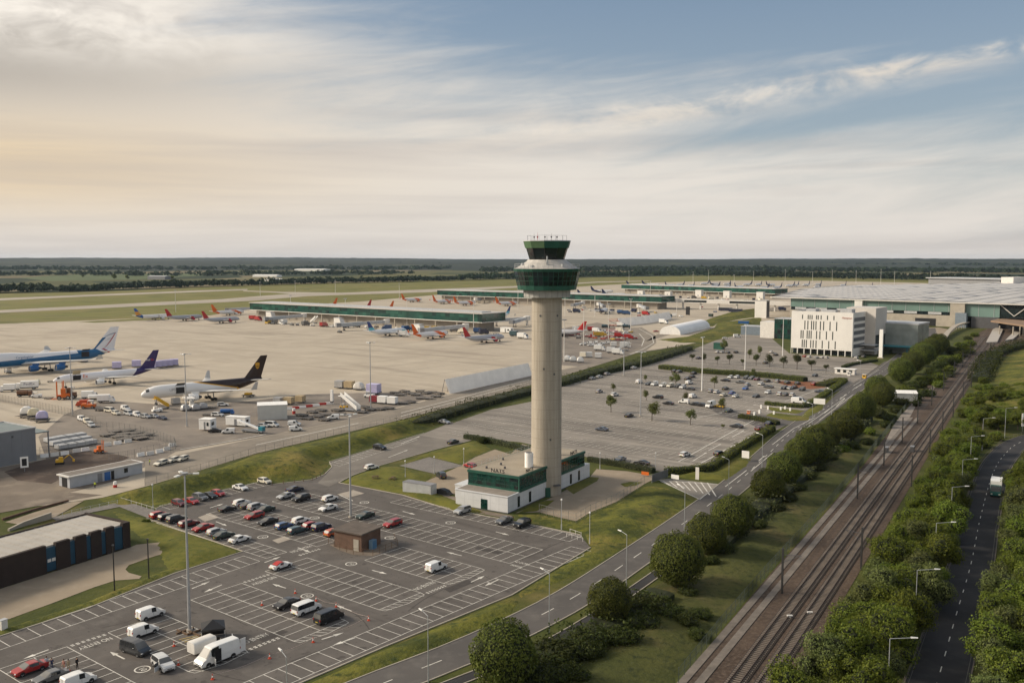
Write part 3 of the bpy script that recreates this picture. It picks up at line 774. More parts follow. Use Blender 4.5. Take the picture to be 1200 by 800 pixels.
# lower bushes between the round trees and the railway slope
BUSH = [(650,755,30,'bush'),(690,742,28,'bush'),(640,785,34,'bush'),(745,702,26,'bush'),(770,705,24,'bush'),(735,725,22,'bush'),(806,690,14,'bush'),(820,715,16,'bush'),(815,740,17,'bush'),(882,597,20,'bush'),(894,612,14,'bush'),(848,640,16,'bush'),(835,655,14,'bush'),(975,533,11,'bush'),(985,522,13,'bush2'),(1040,486,13,'bush'),(1028,481,13,'bush'),(1050,478,10,'bush'),(1015,515,10,'bush'),(1060,455,12,'bush2'),(1078,448,12,'bush'),(1090,443,12,'bush2'),(1075,462,12,'bush'),(1110,430,13,'bush2'),(1122,418,13,'bush2'),(1130,408,12,'bush2'),(1115,408,12,'bush'),(1138,400,10,'bush2'),(1100,425,12,'bush'),(1087,458,11,'bush'),(1102,440,12,'bush2'),(948,555,12,'bush'),(925,580,13,'bush'),(762,730,15,'bush'),(700,760,18,'bush'),(632,772,24,'bush'),(660,770,26,'bush'),(680,757,24,'bush'),(712,742,24,'bush'),(728,738,26,'bush'),(752,722,26,'bush'),(785,712,22,'bush'),(800,722,20,'bush'),(675,780,26,'bush'),(610,800,26,'bush'),(866,618,14,'bush'),(876,606,14,'bush'),(910,592,13,'bush'),(935,568,12,'bush'),(960,545,12,'bush'),(1052,394,5,'bush2'),(1060,391,4,'bush'),(1044,396,5,'bush'),(1068,396,4,'bush2'),(1118,421,12,'bush'),(1128,413,10,'bush'),(1108,418,10,'bush2'),(1095,433,12,'bush'),(1084,443,12,'bush2'),(1068,450,12,'bush'),(1098,448,10,'bush2'),(1134,395,7,'bush'),(1126,402,8,'bush2'),(1142,391,6,'bush2'),(1112,437,8,'bush'),(1056,468,11,'bush'),(1072,470,9,'bush'),(1036,494,11,'bush'),(1022,503,11,'bush2'),(1000,520,11,'bush')]
for i, (x, y, r, k) in enumerate(BUSH):
 base = at(x, y + r*.6); rad = r / FPX * math.hypot(base.y, CAM_H)
 planted(k, 'bush', ('dark green' if k == 'bush' else 'bright green') + ' rounded bush in the belt between the roadside trees and the railway', 'bush', ('dark' if k == 'bush' else 'bright') + ' bushes above the railway', base, rad, .85, .3, .05)

# woodland between the railway and the side road and beyond the side road
def fill(poly_px, gap, seed):
 P = [at(*p) for p in poly_px]; P = [(p.x, p.y) for p in P]; q = random.Random(seed); out = []
 x0, x1 = min(p[0] for p in P), max(p[0] for p in P); y0, y1 = min(p[1] for p in P), max(p[1] for p in P)
 for _ in range(int((x1-x0)*(y1-y0)/gap/gap*14)):
  x, y = q.uniform(x0, x1), q.uniform(y0, y1)
  if inside(P, x, y) and all((x-a)**2 + (y-b)**2 > gap*gap for a, b in out): out.append((x, y))
 return out
WOOD_A = [(905,905),(985,780),(1045,660),(1085,585),(1100,545),(1145,530),(1137,552),(1121,606),(1107,660),(1083,722),(1053,790),(1015,905)]
for (x, y) in fill(WOOD_A, 3.9, 5):
 k = 'wood' if rnd.random() < .8 else 'wood2'; far_ = y > 190
 s = rnd.uniform(3.1, 4.6) * (.88 if y > 210 else 1)
 planted(k, 'woodland_tree', ('yellow-green leafy' if k == 'wood' else 'greyish pale-green') + ' tree in the thick belt between the railway and the side road', 'tree', ('yellow-green' if k == 'wood' else 'pale') + ' trees between railway and side road', (x, y), s, rnd.uniform(.9, 1.2))
WOOD_B = [(1148,905),(1150,805),(1159,750),(1178,655),(1191,592),(1201,560),(1214,545),(1330,560),(1500,905)]
for (x, y) in fill(WOOD_B, 4.5, 9):
 if 600 + FPX*x/(y*math.cos(PITCH) + CAM_H*math.sin(PITCH)) > 1320: continue
 k = 'wood' if rnd.random() < .6 else 'wood2'
 planted(k, 'woodland_tree', ('leafy green' if k == 'wood' else 'soft grey-green') + ' tree on the outer side of the dark side road', 'tree', ('green' if k == 'wood' else 'grey-green') + ' trees outside the side road', (x, y), rnd.uniform(3.0, 4.6), rnd.uniform(.9, 1.15))
WOOD_C = [(1098,540),(1117,505),(1135,470),(1152,452),(1200,455),(1260,470),(1260,505),(1200,503),(1172,512),(1150,528)]
for (x, y) in fill(WOOD_C, 5.6, 12):
 k = 'bush2' if rnd.random() < .75 else 'wood'
 planted(k, 'scrub_bush' if k == 'bush2' else 'woodland_tree', 'scrubby green bush on the slope above the bend of the side road' if k == 'bush2' else 'low leafy tree among the scrub above the side road bend', 'bush' if k == 'bush2' else 'tree', 'scrub above the side road bend' if k == 'bush2' else 'trees among the scrub', (x, y), rnd.uniform(2.6, 4.4), rnd.uniform(.55, .85) if k == 'bush2' else .8)

# hedges: dense clipped strips
def hedge(label, px, w, h, m='hedge', name='hedge', rough=.12, dens=26, leaf=.34, kind=None):
 P = smooth_line([at(*p) for p in px], 3) if len(px) > 2 else [at(*p) for p in px]
 L = Leaves(len(px)*7 + int(px[0][0])); q = L.r
 b = MB(); rb = ribbon(P, w*.84); hh = h*.9
 rings = [[(l[0],l[1],-.05),(l[0],l[1],hh*.85),((l[0]*.8+r_[0]*.2),(l[1]*.8+r_[1]*.2),hh),((l[0]*.2+r_[0]*.8),(l[1]*.2+r_[1]*.8),hh),(r_[0],r_[1],hh*.85),(r_[0],r_[1],-.05)] for l, r_ in rb]
 o = len(L.v)
 for rg in rings: L.v += [tuple(p) for p in rg]
 for k in range(len(rings)-1):
  for i in range(5): L.f.append((o+k*6+i, o+k*6+i+1, o+(k+1)*6+i+1, o+(k+1)*6+i)); L.m.append(1)
 for e in (0, len(rings)-1): L.f.append(tuple(o+e*6+i for i in range(6))); L.m.append(1)
 for i in range(len(P)-1):
  d = P[i+1]-P[i]; ln = d.length; nr = Vector((-d.y, d.x, 0)).normalized()
  for _ in range(int(dens*ln*(w+2*h)/3)):
   t = q.random(); c = P[i] + d*t; bump = 1 + rough*2*noise.noise(Vector((c.x*.25, c.y*.25, 0)))
   u = q.uniform(0, w + 2*h)
   if u < h: p, n_ = c + nr*(w/2) + Vector((0,0,u)), nr
   elif u < h + w: p, n_ = c + nr*(w/2 - (u-h)) + Vector((0,0,h)), Vector((0,0,1))
   else: p, n_ = c - nr*(w/2) + Vector((0,0,u-h-w)), -nr
   p = Vector((c.x + (p.x-c.x)*bump, c.y + (p.y-c.y)*bump, p.z*bump + q.uniform(-.12,.1)))
   L.leaf(p, (n_ + rdir(q)*.8).normalized(), leaf)
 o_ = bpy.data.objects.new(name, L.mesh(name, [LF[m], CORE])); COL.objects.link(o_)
 return tag(o_, label, 'hedge')
hedge('clipped hedge curving beside the main road along the far car park edge', [(780,556),(815,553),(832,551),(868,527),(905,504)], 2.6, 1.9)
hedge('low hedge spur at the car park entrance, on the tower side of the barriers', [(866,489.5),(890,493),(912,498)], 2.2, 1.6)
hedge('clipped hedge beside the main road from the white sign towards the hotel', [(944,477.5),(965,465),(990,447.5)], 2.6, 1.8)
hedge('low hedge in front of the large white van at the car park entrance', [(897,474),(920,476.5),(942,478)], 2.2, 1.5)
hedge('long clipped hedge crossing the far car park in front of the row of young trees', [(774,432),(830,437.5),(890,441.5),(944,447)], 5.0, 2.3)
hedge('short hedge on the triangular corner above the parked red car', [(962,453),(975,449),(987,446)], 5.5, 1.6)
hedge('scruffy hedge along the fence behind the tower yard', [(690,540),(730,547),(766,554)], 2.2, 1.5, 'shrub', rough=.25)
hedge('hedge behind the tower building, running to the round bush', [(545,513.5),(565,516.5),(590,522),(622,530)], 2.2, 1.6, 'shrub', rough=.25)
hedge('low dark hedge on the curved island in front of the hotel', [(988,431),(1000,427.5),(1027,423)], 2.4, 1.2, 'dark')
hedge('dark planting strip beside the road beyond the hotel', [(1034,415),(1052,405),(1078,397)], 8, 2.2, 'dark', rough=.3)
hedge('row of embankment shrubs between the service road and the link road, tower side', [(474,501),(500,495),(545,481),(590,468.5),(625,459.5)], 7.5, 2.4, 'shrub', name='shrub_row', rough=.45, dens=13, leaf=.5)
hedge('row of embankment shrubs beyond the tower, above the parked silver cars', [(650,452.5),(700,438.5),(757,425.5),(806,410)], 8, 2.6, 'shrub', name='shrub_row', rough=.45, dens=11, leaf=.55)
planted('bush', 'round_bush', 'single round olive bush at the end of the hedge behind the tower building', 'bush', None, at(566,519), 2.3, 1.0)
planted('bush2', 'round_bush', 'small green bush on the bank beside the dark hedge corner of the brown building', 'bush', None, at(171,612), 1.1, .8)

hedge('dark green undergrowth at the foot of the clipped roadside trees, beyond the wide one', [(838,645),(868,617),(905,588),(945,553),(985,519),(1015,492)], 5.5, 2.0, 'shrub', name='undergrowth', rough=.6, dens=10, leaf=.55)
hedge('dark green undergrowth between the two clipped trees and the dark footpath', [(610,800),(665,765),(720,735),(775,702)], 6.0, 2.0, 'dark', name='undergrowth', rough=.6, dens=12, leaf=.5)
# young trees on the far car park: foot of the trunk and crown radius in photo pixels
YT = [(716,483,8.5,'standing alone on the empty bays beside the tower'),(764,493,10,'fullest one, next to the tall mast'),(809,498,8,'on the bare tarmac below the black parked cars'),(757.5,469,5,'thin one beside the dark pickup'),(719,459,4,'tiny one beside the silver car'),(804,471,4.5,'small one beside two white vans'),(792,454,8,'bushy one behind the row of white vans'),(847,503,3,'spindly one on the open tarmac by the entrance'),(845,481,6.5,'thin one beside the yellow car'),(837,455,6,'bushy one behind the hedge-side mast'),(757,447,3.5,'sapling beside the white van at the end of its row'),(882,441,4,'low one in the bed under the long hedge')]
for x, y, r, w_ in YT:
 p = at(x, y); s = r/FPX*math.hypot(p.y, CAM_H)*1.05
 planted('small', 'young_tree', 'young car park tree, ' + w_, 'tree', 'young trees on the far car park', p, s, 1.0, 1.3, .05)
for i, (x, y, r) in enumerate([(811,423.5,4),(826,425,4),(840.5,426.5,4.5),(855,427,5.5),(870,428,3.5),(886,428.5,6),(902,430,6),(918,431.5,6),(934,433,8),(951,434,5.5),(968,436,4.5)]):
 p = at(x, y); s = r/FPX*math.hypot(p.y, CAM_H)
 planted('smalld', 'young_tree', f'dark young tree beyond the long hedge, {ORD[i]} of the row counting towards the hotel', 'tree', 'row of young trees beyond the long hedge', p, s*1.05, 1.1, 1.2, .05)
for x, y, r, w_ in [(849,414,6,'beside the pale parked cars'),(878,420,4,'beside the black car'),(891,417.5,4.5,'in front of the dark gravel area')]:
 p = at(x, y); planted('small', 'young_tree', 'young tree behind the row, ' + w_, 'tree', None, p, r/FPX*math.hypot(p.y, CAM_H), 1.2, 1.2, .05)

# ------------------------------------------------------------------ grass banks
def mound(name, px, hmax, slope, step, m, lift=.0, lump=.5):
 P = [at(*p) for p in px]; P = [(p.x, p.y) for p in P]
 x0, x1 = min(p[0] for p in P), max(p[0] for p in P); y0, y1 = min(p[1] for p in P), max(p[1] for p in P)
 nx = int((x1-x0)/step)+2; ny = int((y1-y0)/step)+2; idx = {}; b = MB()
 def vert(i, j):
  if (i, j) in idx: return idx[i, j]
  x, y = x0 + i*step, y0 + j*step; d = edge_dist(P, x, y)
  if inside(P, x, y):
   k = min(1, d*slope/hmax); k = k*k*(3-2*k)
   z = lift + hmax*k*(1 + lump*noise.noise(Vector((x*.045, y*.045, 1)))) + .15*noise.noise(Vector((x*.3, y*.3, 5)))*k
  else: z = lift - .25*min(d, 2) - .02
  idx[i, j] = len(b.v); b.v.append((x, y, z)); return idx[i, j]
 for i in range(nx):
  for j in range(ny):
   cx, cy = x0 + (i+.5)*step, y0 + (j+.5)*step
   if inside(P, cx, cy) or edge_dist(P, cx, cy) < step*.8:
    b.f.append([vert(i,j), vert(i+1,j), vert(i+1,j+1), vert(i,j+1)]); b.m.append(0)
 o = b.build(name, m, None, 80); return structure(o)
mound('grass_bank', [(110,585),(170,572),(235,556),(300,533),(400,511),(472,493),(520,481),(560,469),(540,484),(497,505),(440,522),(385,539),(386,546),(378,554),(364,560),(319,565.5),(300,564.5),(257,573),(184,593),(168,590),(140,594)], 2.6, .30, 1.6, G_['bank'])
mound('grass_bank', [(400,566),(413,558.5),(445,547),(466,546.5),(507,556),(500,564),(522,577),(518,580),(550,592),(575,603),(531,597),(470,578)], .5, .15, 1.2, G_['grass'], .06)
mound('grass_bank', [(468,544),(503,534.3),(540,543.5),(546,538),(556,534),(575,526),(562,517),(552,517.5),(508,528.5)], .4, .15, 1.5, G_['grass'], .06)
mound('grass_bank', [(600,602),(632,602),(657,608.5),(676,612),(694,602),(724,589.5),(757,568.5),(780,571),(815,586),(800,600),(735,640),(700,660),(680,672),(610,700),(602,698),(694,642),(682,625),(634,614.5)], .9, .12, 1.6, G_['bank'], .04, .8)
mound('grass_bank', [(130,598),(170,607),(280,646),(205,669),(195,665),(182,638),(186,634),(165,630),(145,612)], .5, .12, 1.4, G_['grass'], .05, .9)
mound('grass_bank', [(0,738),(100,706),(205,663),(206,668.5),(102,711),(0,743)], .3, .2, 1.0, G_['bank'], .04)
mound('grass_bank', [(360,802),(450,761),(600,700),(608,702),(600,719),(525,753),(407,797),(380,812)], .6, .15, 1.4, G_['bank'], .04, .9)
mound('grass_bank', [(812,551),(833,554),(868,531),(905,508),(898,518),(886,530),(876,546),(850,564),(812,561),(785,559)], .5, .14, 1.6, G_['grass'], .05)
mound('grass_bank', [(930,495),(946,480),(992,450),(985,458),(968,474),(964,480),(948,489)], .4, .12, 2, G_['grass'], .06)
mound('grass_bank', [(895,487),(905,483),(948,488),(950,492),(930,494)], .3, .1, 2, G_['grass'], .07)
mound('grass_bank', [(893,476),(905,477),(945,481),(935,485),(905,482)], .3, .1, 2, G_['grass'], .07)
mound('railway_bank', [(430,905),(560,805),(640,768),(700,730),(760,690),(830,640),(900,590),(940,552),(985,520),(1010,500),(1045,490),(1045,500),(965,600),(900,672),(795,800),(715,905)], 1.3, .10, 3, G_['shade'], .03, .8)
mound('grass_bank', [(770,398),(800,402),(830,401),(870,391),(893,380),(893,371),(866,375),(840,378),(836,384),(806,394)], 1.5, .1, 3, G_['bank'], .08)
mound('grass_bank', [(812,381),(836,371.5),(860,364.5),(886,361),(888,371.5),(868,374),(842,379),(836,383)], 2.5, .1, 3, G_['bank'], .08)
mound('grass_bank', [(1128,476),(1150,440),(1170,420),(1200,403),(1280,380),(1400,420),(1400,510),(1280,500),(1200,497),(1160,500)], 4.0, .12, 4, G_['bank'], .03, .8)
hedge('dark hedge line curving down the grassy slope beside the station tracks', [(1147,448),(1153,436),(1160,424),(1172,414),(1205,405)], 8, 3.0, 'dark', name='hedgerow', rough=.5, dens=8, leaf=.8)
sheet('bare_soil_bed', [(905,446.5),(941,447),(965,448),(967,454),(950,456),(925,453)], .07, G_['soil'])

# ------------------------------------------------------------------ far country: hills, woods and hedgerow trees
hb = MB(); NXH, NYH = 420, 44; hid = []
for j in range(NYH):
 y = 4300 + (16000-4300)*(j/(NYH-1))**1.4
 for i in range(NXH):
  x = (i/(NXH-1) - .5)*2*(y*.72 + 900)
  n_ = noise.fractal(Vector((x*.00022, y*.00026, 2.0)), 1.0, 2.0, 4)
  k = min(1, max(0, (y-4300)/5200)); ramp_ = k*k*(3-2*k)
  left = 16*max(0, min(1, (-x-y*.10)/(y*.35)))
  hb.v.append((x, y, -1 + ramp_*(46 + 26*n_ + left + 5*noise.noise(Vector((x*.008, y*.004, 9))))))
for j in range(NYH-1):
 for i in range(NXH-1):
  a = j*NXH + i; hb.f.append([a, a+1, a+NXH+1, a+NXH]); hb.m.append(0)
hm = ground_mat('hill_country', [(.016,.026,.014)], [((.050,.062,.028), .0022, .53, .58), ((.11,.105,.055), .0016, .62, .67), ((.009,.016,.009), .006, .45, .6)])
structure(hb.build('hills', hm, None, 80))
def forest(name, label, px, depth, n, h, seed, m='far', r=(4,8), quads=20):
 """a far wood that reads as one mass: many tree-sized clumps along a belt"""
 P = [at(*p) for p in px]; L = Leaves(seed); q = L.r; tot = sum((P[i+1]-P[i]).length for i in range(len(P)-1))
 for i in range(len(P)-1):
  d = P[i+1]-P[i]
  for _ in range(int(n*d.length/tot)):
   c = P[i] + d*q.random() + Vector((0, q.random()**1.5*depth, 0))
   hh = h*q.uniform(.6, 1.15)*(1 + .5*noise.noise(Vector((c.x*.012, c.y*.012, 0)))); rr = q.uniform(*r)
   for _ in range(quads):
    dd = rdir(q); dd.z = abs(dd.z)*1.15 - .15
    p = Vector((c.x + dd.x*rr, c.y + dd.y*rr, hh*.48 + dd.z*hh*.50))
    L.leaf(p, (dd + rdir(q)*.5).normalized(), rr*.95)
 o = bpy.data.objects.new(name, L.mesh(name, [LF[m], CORE])); COL.objects.link(o)
 o['kind'] = 'stuff'; o['label'] = label; return o
forest('far_woods', 'dark belt of trees closing off the airfield grass', [(-320,350),(-100,345.5),(0,343.5),(70,342.5),(130,340.5)], 130, 420, 13, 1)
forest('far_woods', 'belt of trees beyond the runway', [(140,340),(190,338),(240,336.5),(300,334.8),(380,332.5),(460,331),(540,329)], 120, 480, 13, 2)
forest('far_woods', 'thick wood beyond the aprons', [(540,329),(620,327),(700,324.8),(780,323.5),(870,323.5)], 420, 900, 15, 3)
forest('far_woods', 'thick wood behind the terminal', [(860,325),(960,326.5),(1060,328.5),(1160,331),(1320,336)], 520, 1000, 15, 4)
forest('far_woods', 'distant woods across the fields', [(-400,326),(-100,324.5),(60,323),(180,324),(330,322.5),(480,322)], 220, 420, 15, 5, r=(6,11))
forest('far_woods', 'distant woods across the fields', [(-700,318),(-100,316.5),(120,317.2),(300,316.4),(520,316.5)], 600, 700, 18, 6, r=(9,16))
forest('far_woods', 'distant woods across the fields', [(560,319),(700,318),(850,317.5),(1000,319),(1150,320),(1500,322)], 700, 900, 18, 7, r=(9,16))
forest('far_woods', 'distant woods across the fields', [(-900,312.5),(0,311.6),(300,311.8),(600,312.2),(900,312),(1200,313),(1700,314)], 900, 1000, 22, 8, r=(14,24), quads=14)
# single trees and buildings in the fields
for i, (x, y, s, w_) in enumerate([(134,327.6,9,'dark field tree, nearer to the wood of a pair on the pale field'),(149,327.8,8,'broad dark field tree, second of a pair on the pale field'),(183,323.4,8,'single dark tree between two pale fields'),(97,325.4,6,'small field tree standing apart from the pair'),(202,327.5,6,'rounded tree above the low grey shed')]):
 p = at(x, y); planted('wood', 'field_tree', w_, 'tree', None, p, s, .9)
sheet('field', [(20,325.6),(90,321.8),(238,320.2),(250,322.4),(160,327.6),(60,329.5)], .3, ground_mat('green_field', [(.10,.13,.055)], [((.075,.10,.04), .01, .4, .6)]))
sheet('field', [(500,325.4),(600,321.5),(660,321),(640,324.5),(560,327.5)], .3, ground_mat('pale_field', [(.19,.17,.10)], [((.13,.13,.06), .01, .4, .6)]))
sheet('field', [(250,327),(300,324.4),(330,325.4),(320,329)], .3, ground_mat('straw_field', [(.20,.17,.09)], [((.13,.12,.05), .01, .4, .6)]))
# ------------------------------------------------------------------ cars and vans
PAINTS = {}
def paint(n):
 c = {'white':(.74,.74,.72),'cream':(.72,.67,.55),'silver':(.42,.43,.44),'grey':(.14,.145,.15),'dark':(.035,.038,.042),'black':(.012,.012,.014),'red':(.34,.018,.018),'maroon':(.14,.014,.018),'blue':(.025,.075,.19),'navy':(.012,.018,.05),'teal':(.03,.07,.085),'green':(.02,.04,.035),'brightblue':(.02,.10,.38),'orange':(.5,.10,.03),'yellow':(.6,.38,.04),'bluegrey':(.10,.12,.16),'palegrey':(.55,.56,.56)}[n]
 if n not in PAINTS: PAINTS[n] = mat('car_paint_' + n, c, .28, .25 if n in ('silver','grey','bluegrey') else 0, .05, 1.0, .5, .5)
 return PAINTS[n]
M['headlamp'] = mat('headlamp_glass', (.62,.63,.62), .15)
M['taillamp'] = mat('tail_lamp_red', (.32,.01,.01), .25)
M['plate'] = mat('number_plate_yellow', (.55,.42,.05), .5)
M['trim'] = mat('black_trim', (.02,.02,.022), .7)
STY = {   # L, W, wheelbase x, wheel radius, stations: x, belt, top, kind of glass up to the next station
 'hatch': (4.15, 1.78, (-1.22,1.28), .32, [(-2.07,.62,.62,''),(-2.02,.92,.92,'r'),(-1.70,.95,1.38,''),(-1.35,.95,1.46,''),(-.1,.93,1.49,''),(.42,.92,1.43,'w'),(1.15,.93,.97,''),(1.80,.84,.84,''),(2.02,.72,.72,''),(2.07,.5,.5,'')]),
 'saloon': (4.65, 1.82, (-1.35,1.38), .33, [(-2.32,.6,.6,''),(-2.28,.93,.93,''),(-1.70,.98,1.0,'r'),(-.95,.96,1.38,''),(-.3,.94,1.44,''),(.35,.93,1.40,'w'),(1.18,.94,.97,''),(1.98,.82,.82,''),(2.28,.68,.68,''),(2.32,.48,.48,'')]),
 'estate': (4.65, 1.80, (-1.35,1.38), .33, [(-2.32,.6,.6,''),(-2.27,.95,.95,'r'),(-1.98,.97,1.40,''),(-1.6,.97,1.47,''),(-.3,.95,1.49,''),(.35,.94,1.44,'w'),(1.15,.95,.98,''),(1.95,.83,.83,''),(2.28,.68,.68,''),(2.32,.48,.48,'')]),
 'suv': (4.55, 1.88, (-1.32,1.36), .37, [(-2.27,.68,.68,''),(-2.22,1.06,1.06,'r'),(-1.95,1.08,1.58,''),(-1.55,1.08,1.66,''),(-.2,1.06,1.69,''),(.40,1.05,1.62,'w'),(1.08,1.06,1.10,''),(1.95,.98,.98,''),(2.23,.82,.82,''),(2.27,.55,.55,'')]),
 'coupe': (4.3, 1.80, (-1.25,1.32), .33, [(-2.15,.6,.6,''),(-2.1,.86,.86,''),(-1.6,.90,.92,'r'),(-.7,.88,1.26,''),(-.25,.87,1.32,''),(.15,.86,1.28,'w'),(.95,.87,.90,''),(1.8,.76,.76,''),(2.1,.62,.62,''),(2.15,.45,.45,'')]),
 'van': (4.45, 1.84, (-1.35,1.40), .33, [(-2.22,.5,.5,''),(-2.20,1.1,1.60,''),(-2.05,1.12,1.80,''),(-.25,1.12,1.86,''),(.35,1.08,1.82,''),(.55,1.05,1.76,'w'),(1.30,1.02,1.10,''),(1.95,.90,.90,''),(2.18,.72,.72,''),(2.22,.5,.5,'')]),
 'bigvan': (5.9, 2.02, (-1.75,1.95), .35, [(-2.95,.5,.5,''),(-2.93,1.3,2.25,''),(-2.8,1.35,2.48,''),(.3,1.35,2.55,''),(1.25,1.30,2.45,''),(1.45,1.28,2.30,'w'),(2.20,1.20,1.30,''),(2.70,1.0,1.0,''),(2.92,.75,.75,''),(2.95,.5,.5,'')]),
 'minibus': (5.1, 1.95, (-1.5,1.6), .34, [(-2.55,.5,.5,''),(-2.52,1.12,1.12,'r'),(-2.38,1.14,1.80,''),(-2.1,1.14,1.92,''),(.2,1.12,1.95,''),(1.05,1.08,1.86,'w'),(1.85,1.05,1.12,''),(2.35,.92,.92,''),(2.52,.72,.72,''),(2.55,.5,.5,'')]),
}
PANELVAN = ('van', 'bigvan')
def car_meshes(style, open_door=False):
 Lg, W, wx, wr, st = STY[style]; hw = W/2
 out = {'body': MB(), 'windscreen': MB(), 'rear_window': MB(), 'side_window_a': MB(), 'side_window_b': MB()}
 rings = []
 for i, (x, belt, top, k) in enumerate(st):
  tpr = 1 - .10*max(0, (abs(x)/(Lg/2) - .72)/.28)**1.5
  w = hw*tpr; gl = top - belt
  wrf = w - gl*(.16 if style in PANELVAN or style == 'minibus' else .30) - .01
  zb = .24 if 0 < i < len(st)-1 else .34
  wb = w*.94
  tz = top - (.05 if gl > .1 else .015)
  rings.append([(x,-wb,zb),(x,-w,.46 if top > .5 else .42),(x,-w*.985,belt-.01 if gl > .02 else top-.03),(x,-wrf,tz),(x,-wrf*.80,top),(x,wrf*.80,top),(x,wrf,tz),(x,w*.985,belt-.01 if gl > .02 else top-.03),(x,w,.46 if top > .5 else .42),(x,wb,zb)])
 n = len(st)
 for k in range(n-1):
  A, B = rings[k], rings[k+1]; gA, gB = st[k][2]-st[k][1] > .25, st[k+1][2]-st[k+1][1] > .25
  for i in range(10):
   j = (i+1) % 10; q = [A[i], A[j], B[j], B[i]]; tgt = 'body'
   if i in (3,4,5) and st[k][3] == 'w': tgt = 'windscreen'
   elif i in (3,4,5) and st[k][3] == 'r': tgt = 'rear_window'
   elif i in (2, 6) and gA and gB:
    x0 = st[k][0]
    if style in PANELVAN: tgt = ('side_window_a' if i == 2 else 'side_window_b') if x0 > STY[style][4][3][0] - .01 and x0 >= (-.3 if style == 'van' else .25) else 'body'
    else: tgt = 'side_window_a' if i == 2 else 'side_window_b'
   out[tgt].face(q[::-1], 0)
 out['body'].face(rings[0]); out['body'].face(rings[-1][::-1])
 b = out['body']
 # dark sills, bumpers, wheel arches, mirrors, door shut lines
 for s in (-1, 1):
  b.box(wx[0]+wr*1.15, s*hw-.012, .22, wx[1]-wr*1.15, s*hw+.012, .38, 1)
  for x in wx:
   ring = [(x + math.cos(t)*wr*1.16, s*(hw+.004), max(.2, wr + math.sin(t)*wr*1.16)) for t in [math.pi*i/10 for i in range(11)]]
   b.face(ring if s < 0 else ring[::-1], 1)
  b.bx((st[-5][0]-.1 if style not in PANELVAN else st[5][0]+.1, s*(hw+.09), st[4][1]+.02), (.14,.18,.13), 0)
  xs = (.05,) if style in PANELVAN else (-.12, -1.05 if style != 'coupe' else -.9)
  for x in xs: b.box(x-.012, s*(hw*.99)-.012, .42, x+.012, s*(hw*.99)+.012, st[4][1]-.03, 1)
  if style not in PANELVAN and style != 'coupe':      # centre pillar
   wp = hw*.985; zz = st[4][1]; zt = st[4][2]-.06; wt_ = hw - (st[4][2]-st[4][1])*(.16 if style == 'minibus' else .30)
   for x in (-.12, -1.08) if style != 'saloon' else (-.12,):
    b.face([(x-.04, s*(wp+.006), zz), (x+.04, s*(wp+.006), zz), (x+.04, s*(wt_+.008), zt), (x-.04, s*(wt_+.008), zt)][::s], 1)
 b.box(-Lg/2-.03, -hw*.8, .28, -Lg/2+.02, hw*.8, .46, 1); b.box(Lg/2-.02, -hw*.7, .28, Lg/2+.03, hw*.7, .42, 1)
 b.box(Lg/2-.05, -hw*.36, .48, Lg/2+.012, hw*.36, .58, 1)
 if style in PANELVAN: b.box(-Lg/2-.015, -.012, .5, -Lg/2+.01, .012, 1.55, 1)
 return out, Lg, W, wx, wr, st
def wheel_mb(wr, tw=.21):
 b = MB(); n = 14
 ring = lambda y, r: [(r*math.cos(2*math.pi*i/n), y, r*math.sin(2*math.pi*i/n)) for i in range(n)]
 b.loft([ring(-tw/2, wr*.62), ring(-tw/2, wr*.96), ring(-tw*.35, wr), ring(tw*.35, wr), ring(tw/2, wr*.96), ring(tw/2, wr*.62)], 0, False, False)
 for s in (-1, 1):
  r_ = ring(s*(tw/2-.015), wr*.64); b.face(r_ if s < 0 else r_[::-1], 1)
  b.face(ring(s*(tw/2-.012), wr*.16)[::-s], 0)
 return b
CARP = {}; SIMPLE = {}
for sname in STY:
 parts, Lg, W, wx, wr, st = car_meshes(sname)
 glz = st[-2][1] - .06
 items = []
 items.append(('body', parts['body'], [paint('white'), M['trim']], 40, None))
 items.append(('windscreen', parts['windscreen'], [M['glass_light']], None, None))
 if parts['rear_window'].f: items.append(('rear_window', parts['rear_window'], [M['glass_light']], None, None))
 for k in ('side_window_a', 'side_window_b'): items.append(('side_window', parts[k], [M['glass']], None, None))
 for x in wx:
  for s in (-1, 1): items.append(('wheel', wheel_mb(wr), [M['tyre'], M['rim']], 40, (x, s*(W/2-.10), wr)))
 for s in (-1, 1):
  hl = MB(); xh = Lg/2 - .11; hl.box(xh, s*W*.37-.17, st[-2][1]-.12, xh+.11, s*W*.37+.13, st[-2][1]+.015); items.append(('headlight', hl, [M['headlamp']], None, None))
  tl = MB(); zt = .78 if sname not in PANELVAN else .95; tl.box(-Lg/2-.01, s*W*.41-.07, zt, -Lg/2+.12, s*W*.41+.09, zt + (.16 if sname in ('saloon','coupe') else .3)); items.append(('tail_light', tl, [M['taillamp']], None, None))
 pl = MB(); pl.box(-Lg/2-.036, -.26, .50, -Lg/2-.006, .26, .61); items.append(('number_plate', pl, [M['plate']], None, None))
 CARP[sname] = [(n_, b_.mesh(n_, ms, sm), loc) for n_, b_, ms, sm, loc in items]
 # one-piece version for the far car park
 mm = [paint('white'), M['trim'], M['glass_light'], M['glass'], M['tyre'], M['rim'], M['headlamp'], M['taillamp'], M['plate']]
 big = MB()
 for n_, b_, ms, sm, loc in items:
  o = len(big.v); d = loc or (0,0,0)
  big.v += [(v[0]+d[0], v[1]+d[1], v[2]+d[2]) for v in b_.v]
  big.f += [[o+i for i in f] for f in b_.f]; big.m += [mm.index(ms[i]) for i in b_.m]
 SIMPLE[sname] = big.mesh('distant_' + sname, mm, 40)
